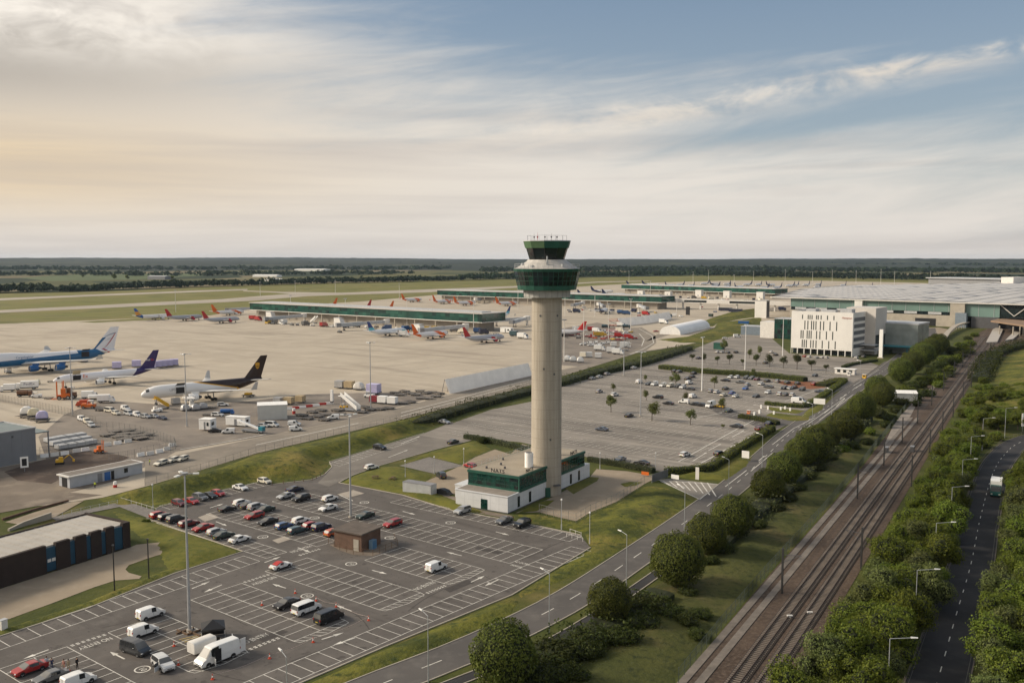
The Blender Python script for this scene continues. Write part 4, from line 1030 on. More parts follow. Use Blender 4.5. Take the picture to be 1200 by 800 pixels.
NAMES = {'hatch':('parked_hatchback','hatchback'),'saloon':('parked_saloon','car'),'estate':('parked_estate','estate car'),'suv':('parked_suv','suv'),'coupe':('parked_coupe','coupe'),'van':('parked_van','van'),'bigvan':('panel_van','van'),'minibus':('minibus','minibus')}
def put_paint(o, p):
 o.material_slots[0].link = 'OBJECT'; o.material_slots[0].material = p
def vehicle(style, colour, p, rz, label, group=None, name=None, cat=None, far_=False, skip=()):
 """a vehicle of its own at ground point p; parts share mesh data with the first of its kind"""
 nm, ct = NAMES[style]; nm = name or nm; ct = cat or ct
 if far_:
  o = bpy.data.objects.new(nm, SIMPLE[style]); COL.objects.link(o); o.location = (p[0], p[1], p[2] if len(p) > 2 else 0); o.rotation_euler = (0,0,rz)
  put_paint(o, paint(colour)); return tag(o, label, ct, group)
 t = thing(nm, label, ct, (p[0], p[1], p[2] if len(p) > 2 else 0), rz, group)
 for n_, me, loc in CARP[style]:
  if n_ in skip: continue
  o = bpy.data.objects.new(n_, me); COL.objects.link(o); o.parent = t
  if loc: o.location = loc
  if n_ == 'body': put_paint(o, paint(colour))
 return t
ZL = .035
def onlot(px, py, z=ZL):
 p = at(px, py); return (p.x, p.y, z)
GB = 'cars parked on the car park by the tower'
Bp, Bm, Ap, Am = BB, BB + math.pi, AA, AA + math.pi
NEAR = [  # style, colour, px, py, heading, what sets it apart
 ('hatch','maroon',209.5,592,Ap,'dark red hatchback at the lamp-post corner of the row under the grass bank'),
 ('saloon','red',224,589.5,Ap,'bright red car under the grass bank, next to the corner hatchback'),
 ('suv','grey',234.5,585.5,Ap,'dark grey off-roader in the row under the grass bank'),
 ('saloon','black',245.5,583,Ap,'black car between the grey off-roader and a red car under the bank'),
 ('hatch','red',255.5,580.5,Ap,'red car closing the bank row of five, beside empty bays'),
 ('saloon','white',281.5,573.5,Ap,'white car alone among empty bays under the grass bank'),
 ('hatch','cream',310,566,Ap,'cream white car in the bay furthest along the grass bank'),
 ('hatch','red',186.5,606,Bp,'red hatchback at the lamp-post corner of the lawn-edge row'),
 ('hatch','black',196,608.5,Bp,'black car between a red one and a dark off-roader in the lawn-edge row'),
 ('suv','dark',207,611,Bp,'dark off-roader third along the lawn-edge row'),
 ('estate','maroon',221.5,616,Bp,'maroon estate in the lawn-edge row, just behind the tall mast'),
 ('saloon','red',238,621,Bm,'bright red saloon in the lawn-edge row beside the silver hatchback'),
 ('hatch','silver',253.5,626,Bp,'silver white hatchback beside the bright red saloon at the lawn edge'),
 ('saloon','green',262,630,Bp,'dark saloon between two white cars in the lawn-edge row'),
 ('saloon','white',281,634.5,Bp,'white saloon at the open end of the lawn-edge row'),
 ('coupe','black',266.5,598.5,Bp,'black low car at the edge of the middle block, facing the red row'),
 ('hatch','white',283,591.5,Bp,'white hatchback at the top of the middle block'),
 ('saloon','dark',292,594.5,Bp,'dark blue-grey car beside the white hatchback of the middle block'),
 ('suv','silver',301,596.5,Bp,'silver off-roader tucked behind the red estate in the middle block'),
 ('saloon','green',311,599.5,Bm,'dark green saloon behind the red estate in the middle block'),
 ('estate','red',298,607,Bm,'red people carrier in the middle block facing the lane'),
 ('saloon','black',314,613.5,Bm,'black saloon beside the red people carrier, facing the lane'),
 ('saloon','navy',345.5,575.5,Bp,'dark blue saloon at the tip of the upper block near the bank bend'),
 ('saloon','silver',335,583.5,Bm,'silver saloon facing the lane at the tip of the upper block'),
 ('suv','black',353,586.5,Bm,'black off-roader between the silver saloon and two white cars'),
 ('hatch','white',386.5,586.5,Bp,'white hatchback at the inner side of the upper block by the slim mast'),
 ('saloon','white',384.5,597.5,Bm,'white saloon facing the lane below the white hatchback'),
 ('hatch','blue',333,619,Bp,'blue hatchback in the middle block beside the teal estate'),
 ('hatch','white',352,612.5,Bp,'white hatchback in the middle block with its nose to the upper lane'),
 ('estate','teal',348.5,624,Bp,'teal estate at the lane side of the middle block'),
 ('hatch','red',365,618.5,Bp,'red hatchback half hidden behind the navy off-roader'),
 ('suv','navy',376.5,620.5,Bp,'navy off-roader in the last filled bay before the brick hut'),
 ('hatch','orange',390.5,627,Bp,'orange-red car parked right behind the brick hut'),
 ('saloon','green',428,606.5,Bm,'dark saloon with a pale bonnet behind the brick hut roof'),
 ('estate','red',460,616,Bm,'lone red car in the block beyond the brick hut'),
 ('suv','silver',542,601,Bm,'silver off-roader in the row below the white annex wall'),
 ('saloon','grey',591,612.5,Bm,'grey saloon in the row below the corner of the tower building'),
 ('suv','black',612,616.5,Bm,'black boxy off-roader beside the grey saloon near the tower building'),
 ('saloon','black',336,710.5,Bm,'black saloon behind the white minibus in the lower block'),
]
for st_, c_, x, y, h_, lab in NEAR: vehicle(st_, c_, onlot(x, y), h_, lab, GB)
vehicle('hatch','white', onlot(435.5,549.5), BB-R(8), 'white hatchback driving down the link road beside the grass', GB, 'moving_hatchback')
vehicle('suv','dark', onlot(517,559.5,.06), AA+R(150), 'dark off-roader on the paved drive by the shipping container', None)
vehicle('hatch','red', onlot(551,548,.06), AA+R(170), 'small red car on the drive behind the tower building', None)
vehicle('suv','black', onlot(445,526.5), Ap, 'black off-roader alone in the angled bays under the bank', GB)
vehicle('saloon','silver', onlot(520.5,496), Ap, 'silver car parked under the embankment shrubs', GB)
vehicle('saloon','dark', onlot(531,519.5), BB+R(6), 'dark car stopped by the hedge end on the link road', GB)
# vans and odd vehicles in the lower blocks
vehicle('minibus','white', onlot(359,717), Bm + math.pi, 'white minibus with dark side windows beside the black van', GB)
vehicle('minibus','black', onlot(385.5,727), Bp, 'black van with tinted glass in the hatched end bay', GB, 'black_minibus')
vehicle('van','white', onlot(511,668), Bp, 'lone white panel van in the block beyond the brick hut', GB)
vehicle('van','white', onlot(176.5,723), Bp, 'white van nearer the lawn of the pair facing the mast', GB)
vehicle('van','white', onlot(168,743.5), Bp, 'white van parked directly beside the dark minibus', GB)
vehicle('minibus','dark', onlot(158.5,764.5), AA+R(8), 'dark minibus with a pale roof by the painted speed roundel', GB)
vehicle('saloon','grey', onlot(60,797), Bm, 'grey car behind the group of people, cut by the bottom edge', GB)
vehicle('saloon','red', onlot(35,787), Bm, 'red saloon in the corner bay next to the standing group', GB)
vehicle('van','white', onlot(92,802), Bp, 'white van cut off by the bottom edge beside the grey car', GB)
v = vehicle('suv','palegrey', onlot(191,782), AA-R(8), 'pale off-roader with an open front door beside the roundel', GB)
d_ = MB(); d_.box(-.03,0,.3,.03,1.0,1.0); d_.box(-.02,.05,1.0,.02,.95,1.5,1)
dd = d_.build('door', [paint('palegrey'), M['glass']], v); dd.location = (.9,-.95,0); dd.rotation_euler = (0,0,R(-150))
v = vehicle('bigvan','white', onlot(255,774), Bm, 'large white van with its sliding side door and back doors open', GB); v.scale = (1.12,1.08,1.06)
sd_ = MB(); sd_.box(.05,1.012,.42,1.12,1.022,2.15); sd_.build('dark_doorway', M['black'], v)  # flat black panel: the dark inside of the open doorway put into its colour
for s_ in (-1, 1):
 k = MB(); k.box(-.78,-.03,.45,0,.03,2.3); kd = k.build('rear_door', [paint('white')], v); kd.location = (-2.95, s_*.9, 0); kd.rotation_euler = (0,0,R(0 if s_ > 0 else 60))
k = MB(); k.box(0,-.03,.4,.95,.03,1.3); k.box(.05,-.02,1.3,.8,.02,1.95,1); kd = k.build('front_door', [paint('white'), M['glass']], v); kd.location = (1.15,1.0,0); kd.rotation_euler = (0,0,R(70))
# enclosed trailer behind it
tp = at(237,764); t = thing('box_trailer', 'white enclosed box trailer with a rounded roof beside the large white van', 'trailer', (tp.x,tp.y,ZL), Bp)
b = MB(); rg = lambda x, k: [(x, y*k, z) for y, z in ((-.95,.5),(-1.0,.9),(-1.0,1.9),(-.8,2.1),(.8,2.1),(1.0,1.9),(1.0,.9),(.95,.5))]
b.loft([rg(-1.9,.95), rg(-1.7,1), rg(1.6,1), rg(1.9,.9)], 0); b.build('body', M['offwhite'], t, 50)
b = MB(); b.tube((1.8,-.5,.5),(3.0,0,.5),.05); b.tube((1.8,.5,.5),(3.0,0,.5),.05); b.build('drawbar', M['darkgrey'], t)
for s_ in (-1,1): w = wheel_mb(.3).build('wheel', [M['tyre'], M['rim']], t, 40); w.location = (-.2, s_*1.0, .3)
# the convertible with the red hood
v = vehicle('coupe','white', onlot(329,665.5), Bp, 'white convertible with a red fabric hood at the end of the empty block', GB, 'parked_convertible', skip=())
hd = MB(); STC = STY['coupe'][4]
hd.loft([[(x, y*k, z) for y, z in ((-.86,.88),(-.66,zt),(.66,zt),(.86,.88))] for x, k, zt in ((-1.45,1.0,1.0),(-.8,1.03,1.29),(-.25,1.03,1.36),(.13,1.03,1.33))], 0); hd.build('hood', M['red'], v, 50)

# ---- far car park
FARC = [ # style, colour, px, py, heading, label
 ('van','white',749,449,0,'white van at the sapling end of the row of white vans'),('saloon','dark',760,451,1,'dark car squeezed between two white vans of the long row'),('van','white',767,451.5,1,'white van next to the dark car in the long van row'),
 ('van','white',777,453,1,'white van with a yellow panel, middle of the long van row'),('van','cream',785.5,453.5,1,'cream van under the bushy tree in the long van row'),('suv','dark',794,454,1,'dark pickup-like car under the bushy tree'),('suv','white',800,455,1,'white off-roader at the mast end of the long van row'),
 ('van','white',807.5,450,0,'white van behind the van row, pointing at the hedge'),('saloon','dark',808.5,457,2,'dark saloon tucked against the white off-roader'),('suv','black',771,467,2,'dark off-roader with a pale bonnet beside the thin tree'),
 ('saloon','black',783,474,2,'black saloon alone between two pairs of trees'),('van','white',812,466,0,'white van with dark back windows beside a small tree'),('van','white',801.5,472.5,2,'white box-like van next to two black cars'),
 ('saloon','black',814.6,475,2,'black car between a white van and another black car'),('saloon','black',822,476,2,'black car beside the long white van'),('bigvan','white',832.5,477,1,'long white high van pointing towards the tower'),('hatch','yellow',843,477.5,2,'yellow and black car beside the long white van'),
 ('saloon','teal',854,482.5,0,'dark teal car on the entry lane by the barriers'),('hatch','silver',833,459.5,0,'silver car beside the foot of the tall mast'),('hatch','white',840,460.5,0,'white car next to the silver one by the mast'),('saloon','cream',848,464,0,'cream saloon between mast pair and blue hatchback'),
 ('hatch','brightblue',858,462,0,'bright blue hatchback behind a white car'),('saloon','white',862,465.5,0,'white saloon in front of the bright blue hatchback'),('saloon','dark',850,456.5,0,'dark car alone behind the cream saloon'),('saloon','black',850,447,2,'black car nearest the hedge, in the open lane'),
 ('hatch','white',856,443,1,'white car first of the two under the long hedge'),('hatch','white',863.5,443,1,'white car second of the two under the long hedge'),('saloon','grey',867.5,449,2,'grey saloon in the lane behind the hedge pair'),
 ('suv','dark',874.5,444,1,'dark off-roader first of three dark cars under the long hedge'),('suv','grey',881,444.5,1,'dark grey off-roader, centre of three dark cars under the hedge'),('saloon','maroon',887,445.5,1,'dark red car, last of three dark cars under the hedge'),
 ('hatch','silver',876,452,0,'silver hatchback behind the deep blue car'),('hatch','brightblue',873.5,456.5,1,'deep blue people carrier in the open lane'),('saloon','dark',886,465.5,1,'dark blue car alone in the wide lane facing the tower'),
 ('saloon','dark',863,501,2,'dark green car nearest the hedge spur'),('saloon','navy',901,498,0,'navy car tucked into the hedge corner at the entrance'),('estate','maroon',889.5,504,0,'dark plum estate along the curved hedge'),
 ('saloon','bluegrey',705,504.5,2,'blue-grey car alone on the bare bays beside the tower shaft'),('saloon','black',737,488.5,0,'black car at the foot of the slim mast'),('hatch','silver',702,460,0,'silver car behind the tiny tree'),('suv','white',720,464,0,'white off-roader in front of the tiny tree'),
 ('saloon','bluegrey',726.5,540.5,1,'blue-grey car parked by the yard fence'),('saloon','black',752,544.5,2,'black car parked by the yard fence nearer the gate'),('hatch','white',802.5,534.5,0,'white car in the lane near the curved hedge'),('estate','black',843,533.5,0,'black estate beside the curved hedge'),
 ('saloon','silver',694,444.5,0,'silver car at the tower end of the silver group under the shrubs'),('saloon','palegrey',702.5,442.5,0,'pale silver car in the middle of the group under the shrubs'),('hatch','silver',711.5,439.5,0,'silver hatchback closing the group under the shrubs'),('saloon','white',742.5,432,0,'white car alone at the hedge end under the shrubs'),
 ('saloon','dark',790.5,436,0,'dark car first of a pair near the hedge end'),('saloon','grey',796,436.5,0,'dark grey car second of a pair near the hedge end'),('saloon','dark',813,438.5,0,'dark car closest to the hedge in a trio'),('saloon','black',811,442.5,0,'black car in the centre of a trio by the hedge'),('saloon','dark',806,445,0,'dark car lowest of a trio by the hedge'),
 ('saloon','white',892,451,0,'white saloon alone under the bed of shrubs'),('saloon','grey',900.5,454.5,2,'grey car diagonal to the white saloon'),('hatch','silver',911,448,0,'silver hatchback in the row below the red soil bed'),('saloon','dark',922.5,449.5,0,'dark car in the row below the red soil bed'),('saloon','dark',934.6,450.5,0,'dark car closest to the red soil'),
 ('hatch','red',954,451.5,0,'small red car in front of the red soil'),('suv','black',919,456,1,'black off-roader of the cluster below the soil bed'),('saloon','palegrey',925.6,456,0,'silver car in the cluster below the soil bed'),('saloon','dark',931,455,0,'dark car hidden behind the silver one of the cluster'),('suv','dark',940,457.5,1,'dark off-roader alone in the lane below the soil bed'),
 ('saloon','bluegrey',961,460,2,'blue-grey saloon beside the roadside hedge'),('hatch','white',900,461,1,'white hatchback alone behind the three mixed cars'),('hatch','white',914,463,0,'white car first of three in a row near the large van'),('saloon','grey',920.6,463.5,0,'grey car between two white cars'),('hatch','white',928.5,464,0,'white car last of three in a row near the large van'),
 ('bigvan','white',936,472.5,9,'large white van along the low hedge at the car park entrance'),('saloon','dark',955,441,1,'dark car on the lane beyond the long hedge'),('hatch','red',943,418.5,0,'red hatchback under the hotel wall'),('saloon','white',948,419,0,'white car beside the red hatchback under the hotel'),
 ('saloon','silver',956.5,420,0,'silver car first of three by the hotel entrance'),('saloon','white',963.5,419.7,0,'white car, centre of three by the hotel entrance'),('hatch','white',968.5,420,0,'white hatchback last of three by the hotel entrance'),('saloon','white',1003.5,420,0,'white car by the side wall of the hotel'),('saloon','grey',1012,418.8,0,'grey car by the side wall of the hotel'),
 ('saloon','dark',897,426,0,'dark car under the dark young trees'),('saloon','black',909,416.6,0,'black car at the edge of the dark gravel area'),('hatch','white',904,413.5,0,'white car behind the black one at the gravel'),('saloon','navy',818.6,420.5,0,'navy car at the far tip of the car park'),
 ('hatch','white',840.5,413.5,0,'white car of the pale group by the green shed'),('saloon','palegrey',846,413.5,0,'pale grey car of the group by the green shed'),('saloon','grey',853,414,0,'grey car of the group by the green shed'),('saloon','black',862.5,413.5,0,'black car ending the group by the green shed'),('saloon','dark',899,447.5,0,'dark car half under the bed of shrubs'),
]
for i, (st_, c_, x, y, h_, lab) in enumerate(FARC):
 ang = {0: Bp, 1: Bm, 2: Am + R(0), 9: AA + R(6)}[h_] + R(rnd.uniform(-4, 4))
 p = at(x, y); nm = NAMES[st_][0]
 vehicle(st_, c_, (p.x, p.y, .05), ang, lab, 'vehicles on the far car park', far_=True)

# ---- truck on the side road
tp = at(1167,579); dirn = (at(1104,795) - at(1165,547)); t = thing('box_truck', 'truck with a white box body and dark green cab driving down the dark side road', 'truck', (tp.x, tp.y, .05), math.atan2((at(1157,596)-at(1165,556)).y, (at(1157,596)-at(1165,556)).x))
b = MB(); b.box(-4.2,-1.25,1.05,1.6,1.25,3.6); b.build('cargo_box', M['white'], t)
b = MB(); b.loft([[(x, y, z) for y, z in ((-1.15,.5),(-1.2,1.2),(-1.15,zt),(1.15,zt),(1.2,1.2),(1.15,.5))] for x, zt in ((1.75,2.75),(2.9,2.75),(3.5,2.1),(3.75,1.4),(3.8,.9))], 0); b.build('cab', mat('dark_teal_cab', (.01,.075,.07), .4), t, 40)
b = MB(); b.face([(2.95,-1.05,2.68),(3.49,-1.05,2.10),(3.49,1.05,2.10),(2.95,1.05,2.68)][::-1]); b.face([(3.50,-1.05,2.08),(3.72,-1.05,1.5),(3.72,1.05,1.5),(3.50,1.05,2.08)][::-1])
b.v = [(v[0]+.03, v[1], v[2]+.02) for v in b.v]; b.build('windscreen', M['glass'], t)
b = MB(); b.box(-4.1,-.5,.6,3.2,.5,1.0); b.build('chassis', M['black'], t)
for s_ in (-1,1):
 for x in (-2.9, 2.5): w = wheel_mb(.48,.3).build('wheel', [M['tyre'], M['rim']], t, 40); w.location = (x, s_*1.08, .48)
 b = MB(); b.box(3.78,s_*.85-.2,.75,3.83,s_*.85+.2,.98); b.build('headlight', M['headlamp'], t)
# ------------------------------------------------------------------ control tower
TX, TY = 8.6, 227.3
tw = thing('control_tower', 'tall round concrete airport control tower with a green glazed two-storey cab', 'control tower', (TX, TY, 0), R(9))
def ring(r, z, n, ph=0.0): return [(r*math.cos(2*math.pi*i/n + ph), r*math.sin(2*math.pi*i/n + ph), z) for i in range(n)]
def drum(rows, n, ph=0.0, m=0, cap0=True, cap1=True):
 b = MB(); b.loft([ring(r, z, n, ph) for r, z in rows], m, cap0, cap1); return b
shaftm, st_, sb_ = newmat('tower_concrete')
sv = st_.obj(); sx_, sy_, sz_ = st_.xyz(sv)
c_ = st_.mix(st_.ramp(st_.noise(st_.map(sv, (1,1,.12)), .9, 5.0, .6), .35, .68), (.43,.385,.315), (.335,.30,.245))
c_ = st_.mix(st_.m('MULTIPLY', st_.ramp(st_.noise(st_.map(sv, (1.2,1.2,.03)), 1.4, 4.0, .6), .48, .70), .65), c_, (.25,.21,.165))
lift_ = st_.m('FRACT', st_.m('MULTIPLY', sz_, .4166))
c_ = st_.mix(st_.m('MULTIPLY', st_.m('LESS_THAN', lift_, .035), .55), c_, (.22,.185,.145))
c_ = st_.mix(st_.m('MULTIPLY', st_.ramp(st_.noise(sv, 3.5, 4.0, .7), .5, .8), .25), c_, (.24,.20,.16))
st_.set(sb_.inputs['Base Color'], c_); sb_.inputs['Roughness'].default_value = .92
drum([(3.78,-.3),(3.72,49.3)], 48).build('shaft', shaftm, tw, 40)
pm = mat('collar_panel', (.37,.365,.345), .6)
b = drum([(5.7,49.2),(5.75,51.0)], 24, 0, 0)
for i in range(24):
 a = 2*math.pi*i/24; b.tube((5.76*math.cos(a),5.76*math.sin(a),49.2),(5.8*math.cos(a),5.8*math.sin(a),51),.035,n=4,m=1)
b.build('collar', [pm, M['grey']], tw)
N2 = 20
drum([(7.25,51.0),(7.42,52.1)], N2).build('lower_green_band', M['green'], tw)
b = MB(); q = random.Random(3)
for lev in range(3):
 z0, z1 = 52.1 + lev*1.13, 52.1 + (lev+1)*1.13; r0, r1 = 7.40 + lev*.27, 7.40 + (lev+1)*.27
 A_, B_ = ring(r0, z0, N2*2), ring(r1, z1, N2*2)
 A2, B2 = [], []
 for rr, zz, dst in ((r0, z0, A2), (r1, z1, B2)):
  base = ring(rr, zz, N2)
  for i in range(N2):
   p, p2 = Vector(base[i]), Vector(base[(i+1) % N2]); dst += [tuple(p), tuple((p+p2)/2)]
 for i in range(N2*2):
  j = (i+1) % (N2*2); b.face([A2[i], A2[j], B2[j], B2[i]], 1 if q.random() < .12 else 0)
b.build('window_band', [M['dglass'], M['gglass']], tw)
b = MB()
for i in range(N2):
 a, a2 = 2*math.pi*i/N2, 2*math.pi*(i+1)/N2
 for t in (0, .5):
  p0 = Vector((7.40*math.cos(a),7.40*math.sin(a),52.1)).lerp(Vector((7.40*math.cos(a2),7.40*math.sin(a2),52.1)), t)
  p1 = Vector((8.21*math.cos(a),8.21*math.sin(a),55.5)).lerp(Vector((8.21*math.cos(a2),8.21*math.sin(a2),55.5)), t)
  b.tube(p0*1.0, p1, .07, n=4)
 for lev in (1, 2):
  z = 52.1 + lev*1.13; r = 7.43 + lev*.27
  b.tube((r*math.cos(a),r*math.sin(a),z), (r*math.cos(a2),r*math.sin(a2),z), .05, n=4)
b.build('glazing_bar', M['green'], tw)
drum([(8.24,55.45),(8.45,56.15)], N2).build('upper_green_band', M['green'], tw)
drum([(8.3,56.16),(7.6,56.35),(5.1,57.9),(4.75,58.35)], N2).build('terrace_roof', mat('pale_roof_sheet', (.46,.44,.41), .55), tw)
def railing(r, z, h, n, mt, name, par, bars=2):
 b = MB()
 for i in range(n):
  a, a2 = 2*math.pi*i/n, 2*math.pi*(i+1)/n
  b.tube((r*math.cos(a),r*math.sin(a),z),(r*math.cos(a),r*math.sin(a),z+h),.035,n=4)
  for k in range(bars): b.tube((r*math.cos(a),r*math.sin(a),z+h*(k+1)/bars),(r*math.cos(a2),r*math.sin(a2),z+h*(k+1)/bars),.028,n=4)
 return b.build(name, mt, par)
railing(8.0, 56.2, 1.1, 40, M['lightgrey'], 'terrace_railing', tw)
b = MB()
for a, w_, h_, d_ in ((-1.2,.7,1.0,6.9),(-1.75,.4,1.6,6.2),(-2.3,.9,.7,7.0),(-.5,.6,.8,6.8),(-2.9,.5,1.2,6.5)): b.bx((d_*math.cos(a),d_*math.sin(a),56.3),(w_,.5,h_),0,a)
b.tube((-1.0,-5.2,56.6),(-1.0,-5.2,59.2),.18,n=8)
b.build('roof_plant', M['lightgrey'], tw)
N3 = 10
b = MB(); q = random.Random(8)
b.loft([ring(4.25,58.3,N3), ring(5.15,61.2,N3)], 0)
b.build('cab_glass', mat('cab_glass_dark', (.010,.018,.020), .05, 0, .1, .4, .7), tw)
b = MB()
for i in range(N3):
 a = 2*math.pi*i/N3; b.tube((4.27*math.cos(a),4.27*math.sin(a),58.3),(5.17*math.cos(a),5.17*math.sin(a),61.2),.08,n=4)
b.loft([ring(4.3,58.25,N3), ring(4.42,58.55,N3)], 0, False, False)
b.build('cab_mullion', M['black'], tw)
b = MB(); b.loft([ring(5.45,61.15,N3), ring(5.92,62.8,N3)], 0, True, True, lambda k, i: 1 if i in (5, 6) else 0); b.build('cab_fascia', [M['green'], M['lime']], tw)
drum([(6.0,62.8),(5.95,63.0)], N3).build('roof_rim', M['lightgrey'], tw)
b = MB()
for i in range(14):
 a = 2*math.pi*i/14; a2 = 2*math.pi*(i+1)/14
 b.tube((4.9*math.cos(a),4.9*math.sin(a),63),(4.9*math.cos(a),4.9*math.sin(a),64.2),.03,n=4)
 if i not in (3, 8): b.tube((4.9*math.cos(a),4.9*math.sin(a),64.2),(4.9*math.cos(a2),4.9*math.sin(a2),64.2),.025,n=4)
b.build('roof_railing', M['grey'], tw)
for a, h_ in ((-2.4,1.9),(-1.9,1.5),(-1.5,1.7),(-1.1,1.3),(-2.7,1.6)):
 b = MB(); b.tube((3.9*math.cos(a),3.9*math.sin(a),63),(3.9*math.cos(a),3.9*math.sin(a),63+h_),.05,.02,5); b.bx((3.9*math.cos(a),3.9*math.sin(a),63.6),(.3,.3,.35)); b.build('antenna', M['red'] if a == -2.4 else M['darkgrey'], tw)
b = MB(); b.bx((-.4,-3.98,0),(1.3,.5,2.3)); b.bx((1.9,-3.6,2.7),(1.8,1.4,.15),1)
b.build('entrance_porch', [M['green'], M['darkgrey']], tw)
b = MB(); b.bx((-1.0,-3.72,1.0),(.9,.14,.8)); b.build('red_sign', M['red'], tw)

for a, z in ((-1.95,31.5),(-1.25,30.2),(-1.5,14),(-2.2,44.5),(-1.0,44.5)):
 b = MB(); b.bx((3.73*math.cos(a),3.73*math.sin(a),z),(.12,.42,.5),0,a); b.build('wall_vent', M['darkgrey'], tw)
# ------------------------------------------------------------------ building at the foot of the tower
def frame(p0, p1):
 d = p1 - p0; return math.atan2(d.y, d.x)
O = at(595,602); ANG = frame(O, at(691,559)); LEN = (at(691,559) - O).length
bd = thing('tower_office', 'low white office with a green glazed upper floor wrapped round the tower foot', 'office building', (O.x, O.y, 0), ANG)
wp = mat('white_wall_panel', (.60,.61,.62), .5, var=.07, scale=.3)
b = MB(); b.box(0,0,.25,LEN,14.6,3.85); b.box(5.5,14.6,.25,11,18.6,3.3)
b.build('lower_wall', wp, bd)
b = MB(); b.box(-.03,-.03,0,LEN+.03,14.63,.26); b.build('plinth', M['darkgrey'], bd)
b = MB()
for x in range(1, int(LEN/2.4)): b.box(x*2.4-.02,-.012,.3,x*2.4+.02,.02,3.8)
for z in (1.45, 2.65): b.box(.05,-.012,z-.015,LEN-.05,.02,z+.015)
for y in range(1, 6): b.box(-.012,y*2.4-.02,.3,.02,y*2.4+.02,3.8)
b.box(-.012,.05,1.985,.02,14.5,2.015)
b.build('panel_joint', M['lightgrey'], bd)
for x0, x1 in ((4.4,5.4),(9.6,10.7),(30.6,31.6),(35.2,36.2)):
 b = MB(); b.box(x0,-.06,.55,x1,.04,3.1); b.build('window', M['dglass'], bd)
b = MB(); b.box(-.06,5.6,.26,.05,7.4,2.6); b.build('glass_door', M['gglass'], bd)
b = MB(); b.box(-.15,-.15,3.85,5,14.75,4.05); b.box(.3,.3,4.05,4.6,14.3,4.12,1); b.box(5.4,14.6,3.3,11.1,18.7,3.5); b.build('annex_roof', [wp, mat('felt_roof', (.24,.21,.18), .95, var=.15, scale=.4)], bd)
GX0, GX1 = 4.9, LEN - 3.2
b = MB(); b.box(GX0,-.1,3.86,GX1,14.4,4.55); b.box(GX0-.1,-.25,7.15,GX1+.1,14.5,7.75); b.build('green_fascia', M['green'], bd)
b = MB(); q = random.Random(5)
def panes(b, fixed, lo, hi, z0, z1, nz, w, axis, out):
 n = max(1, round((hi-lo)/w))
 for i in range(n):
  for k in range(nz):
   a0, a1 = lo + (hi-lo)*i/n, lo + (hi-lo)*(i+1)/n; c0, c1 = z0 + (z1-z0)*k/nz, z0 + (z1-z0)*(k+1)/nz
   mm = q.choice((0,0,0,1,2))
   if axis == 'x': f = [(a0,fixed,c0),(a1,fixed,c0),(a1,fixed,c1),(a0,fixed,c1)]
   else: f = [(fixed,a0,c0),(fixed,a1,c0),(fixed,a1,c1),(fixed,a0,c1)]
   b.face(f if out else f[::-1], mm)
panes(b, 0, GX0, GX1, 4.5, 7.2, 3, 1.3, 'x', True); panes(b, GX0+.1, 0, 14.3, 4.5, 7.2, 3, 1.3, 'y', False); panes(b, GX1-.1, 0, 14.3, 4.5, 7.2, 3, 1.3, 'y', True); panes(b, 14.3, GX0, GX1, 4.5, 7.2, 3, 1.3, 'x', False)
b.build('glazing', [M['gglass'], M['dglass'], mat('mid_green_glass', (.010,.055,.042), .1)], bd)
b = MB()
for i in range(int((GX1-GX0)/1.3)+1): b.box(GX0+i*1.3-.02,-.05,4.5,GX0+i*1.3+.02,.0,7.2)
for i in range(12): b.box(GX0+.04,i*1.3-.02,4.5,GX0+.09,i*1.3+.02,7.2)
for z in (5.4,6.3): b.box(GX0,-.05,z-.02,GX1,.01,z+.02); b.box(GX0+.04,0,z-.02,GX0+.11,14.3,z+.02)
for p in ((GX0-.02,-.12),): b.bx((p[0],p[1],4.5),(.3,.3,2.7))
b.build('glazing_bar', M['green'], bd)
b = MB(); b.box(GX0+.25,.15,7.76,GX1-.25,14.1,7.82); b.build('flat_roof', mat('gravel_roof', (.33,.285,.22), .95, var=.12, scale=.3, fine=3.0), bd)
b = MB(); b.cyl((14.6,2.9,7.8),1.05,1.05,3.6,20); b.cyl((14.6,2.9,11.41),.85,.85,.03,20,1); b.cyl((30.5,4.0,7.8),.5,.5,3.4,12); b.build('white_flue', [M['white'], M['darkgrey']], bd, 50)
b = MB()
for x, y in ((10,7),(13,10),(18,12.5),(25,9),(33,11),(8,11)): b.cyl((x,y,7.8),.3,.25,.55,8)
b.build('roof_vent', M['darkgrey'], bd)
b = MB()
for i in range(18): b.tube((GX0+.2+i*1.9,14.2,7.75),(GX0+.2+i*1.9,14.2,8.75),.03,n=4)
b.tube((GX0,14.2,8.75),(GX1,14.2,8.75),.03,n=4); b.tube((GX0,14.2,8.3),(GX1,14.2,8.3),.03,n=4); b.build('roof_railing', M['steel'], bd)
letters('NATS', 'roof_lettering', M['black'], bd, (GX0+.6, 6.2, 8.25), 1.25, (R(90),0,R(-90)), extrude=.06, sx=1.25)
letters('NATS', 'roof_lettering', M['black'], bd, (GX0+5.6, .35, 8.25), 1.25, (R(90),0,0), extrude=.06, sx=1.1)
letters('NATS', 'roof_lettering', M['black'], bd, (GX1-5.2, .5, 8.25), 1.25, (R(90),0,0), extrude=.06, sx=1.25)

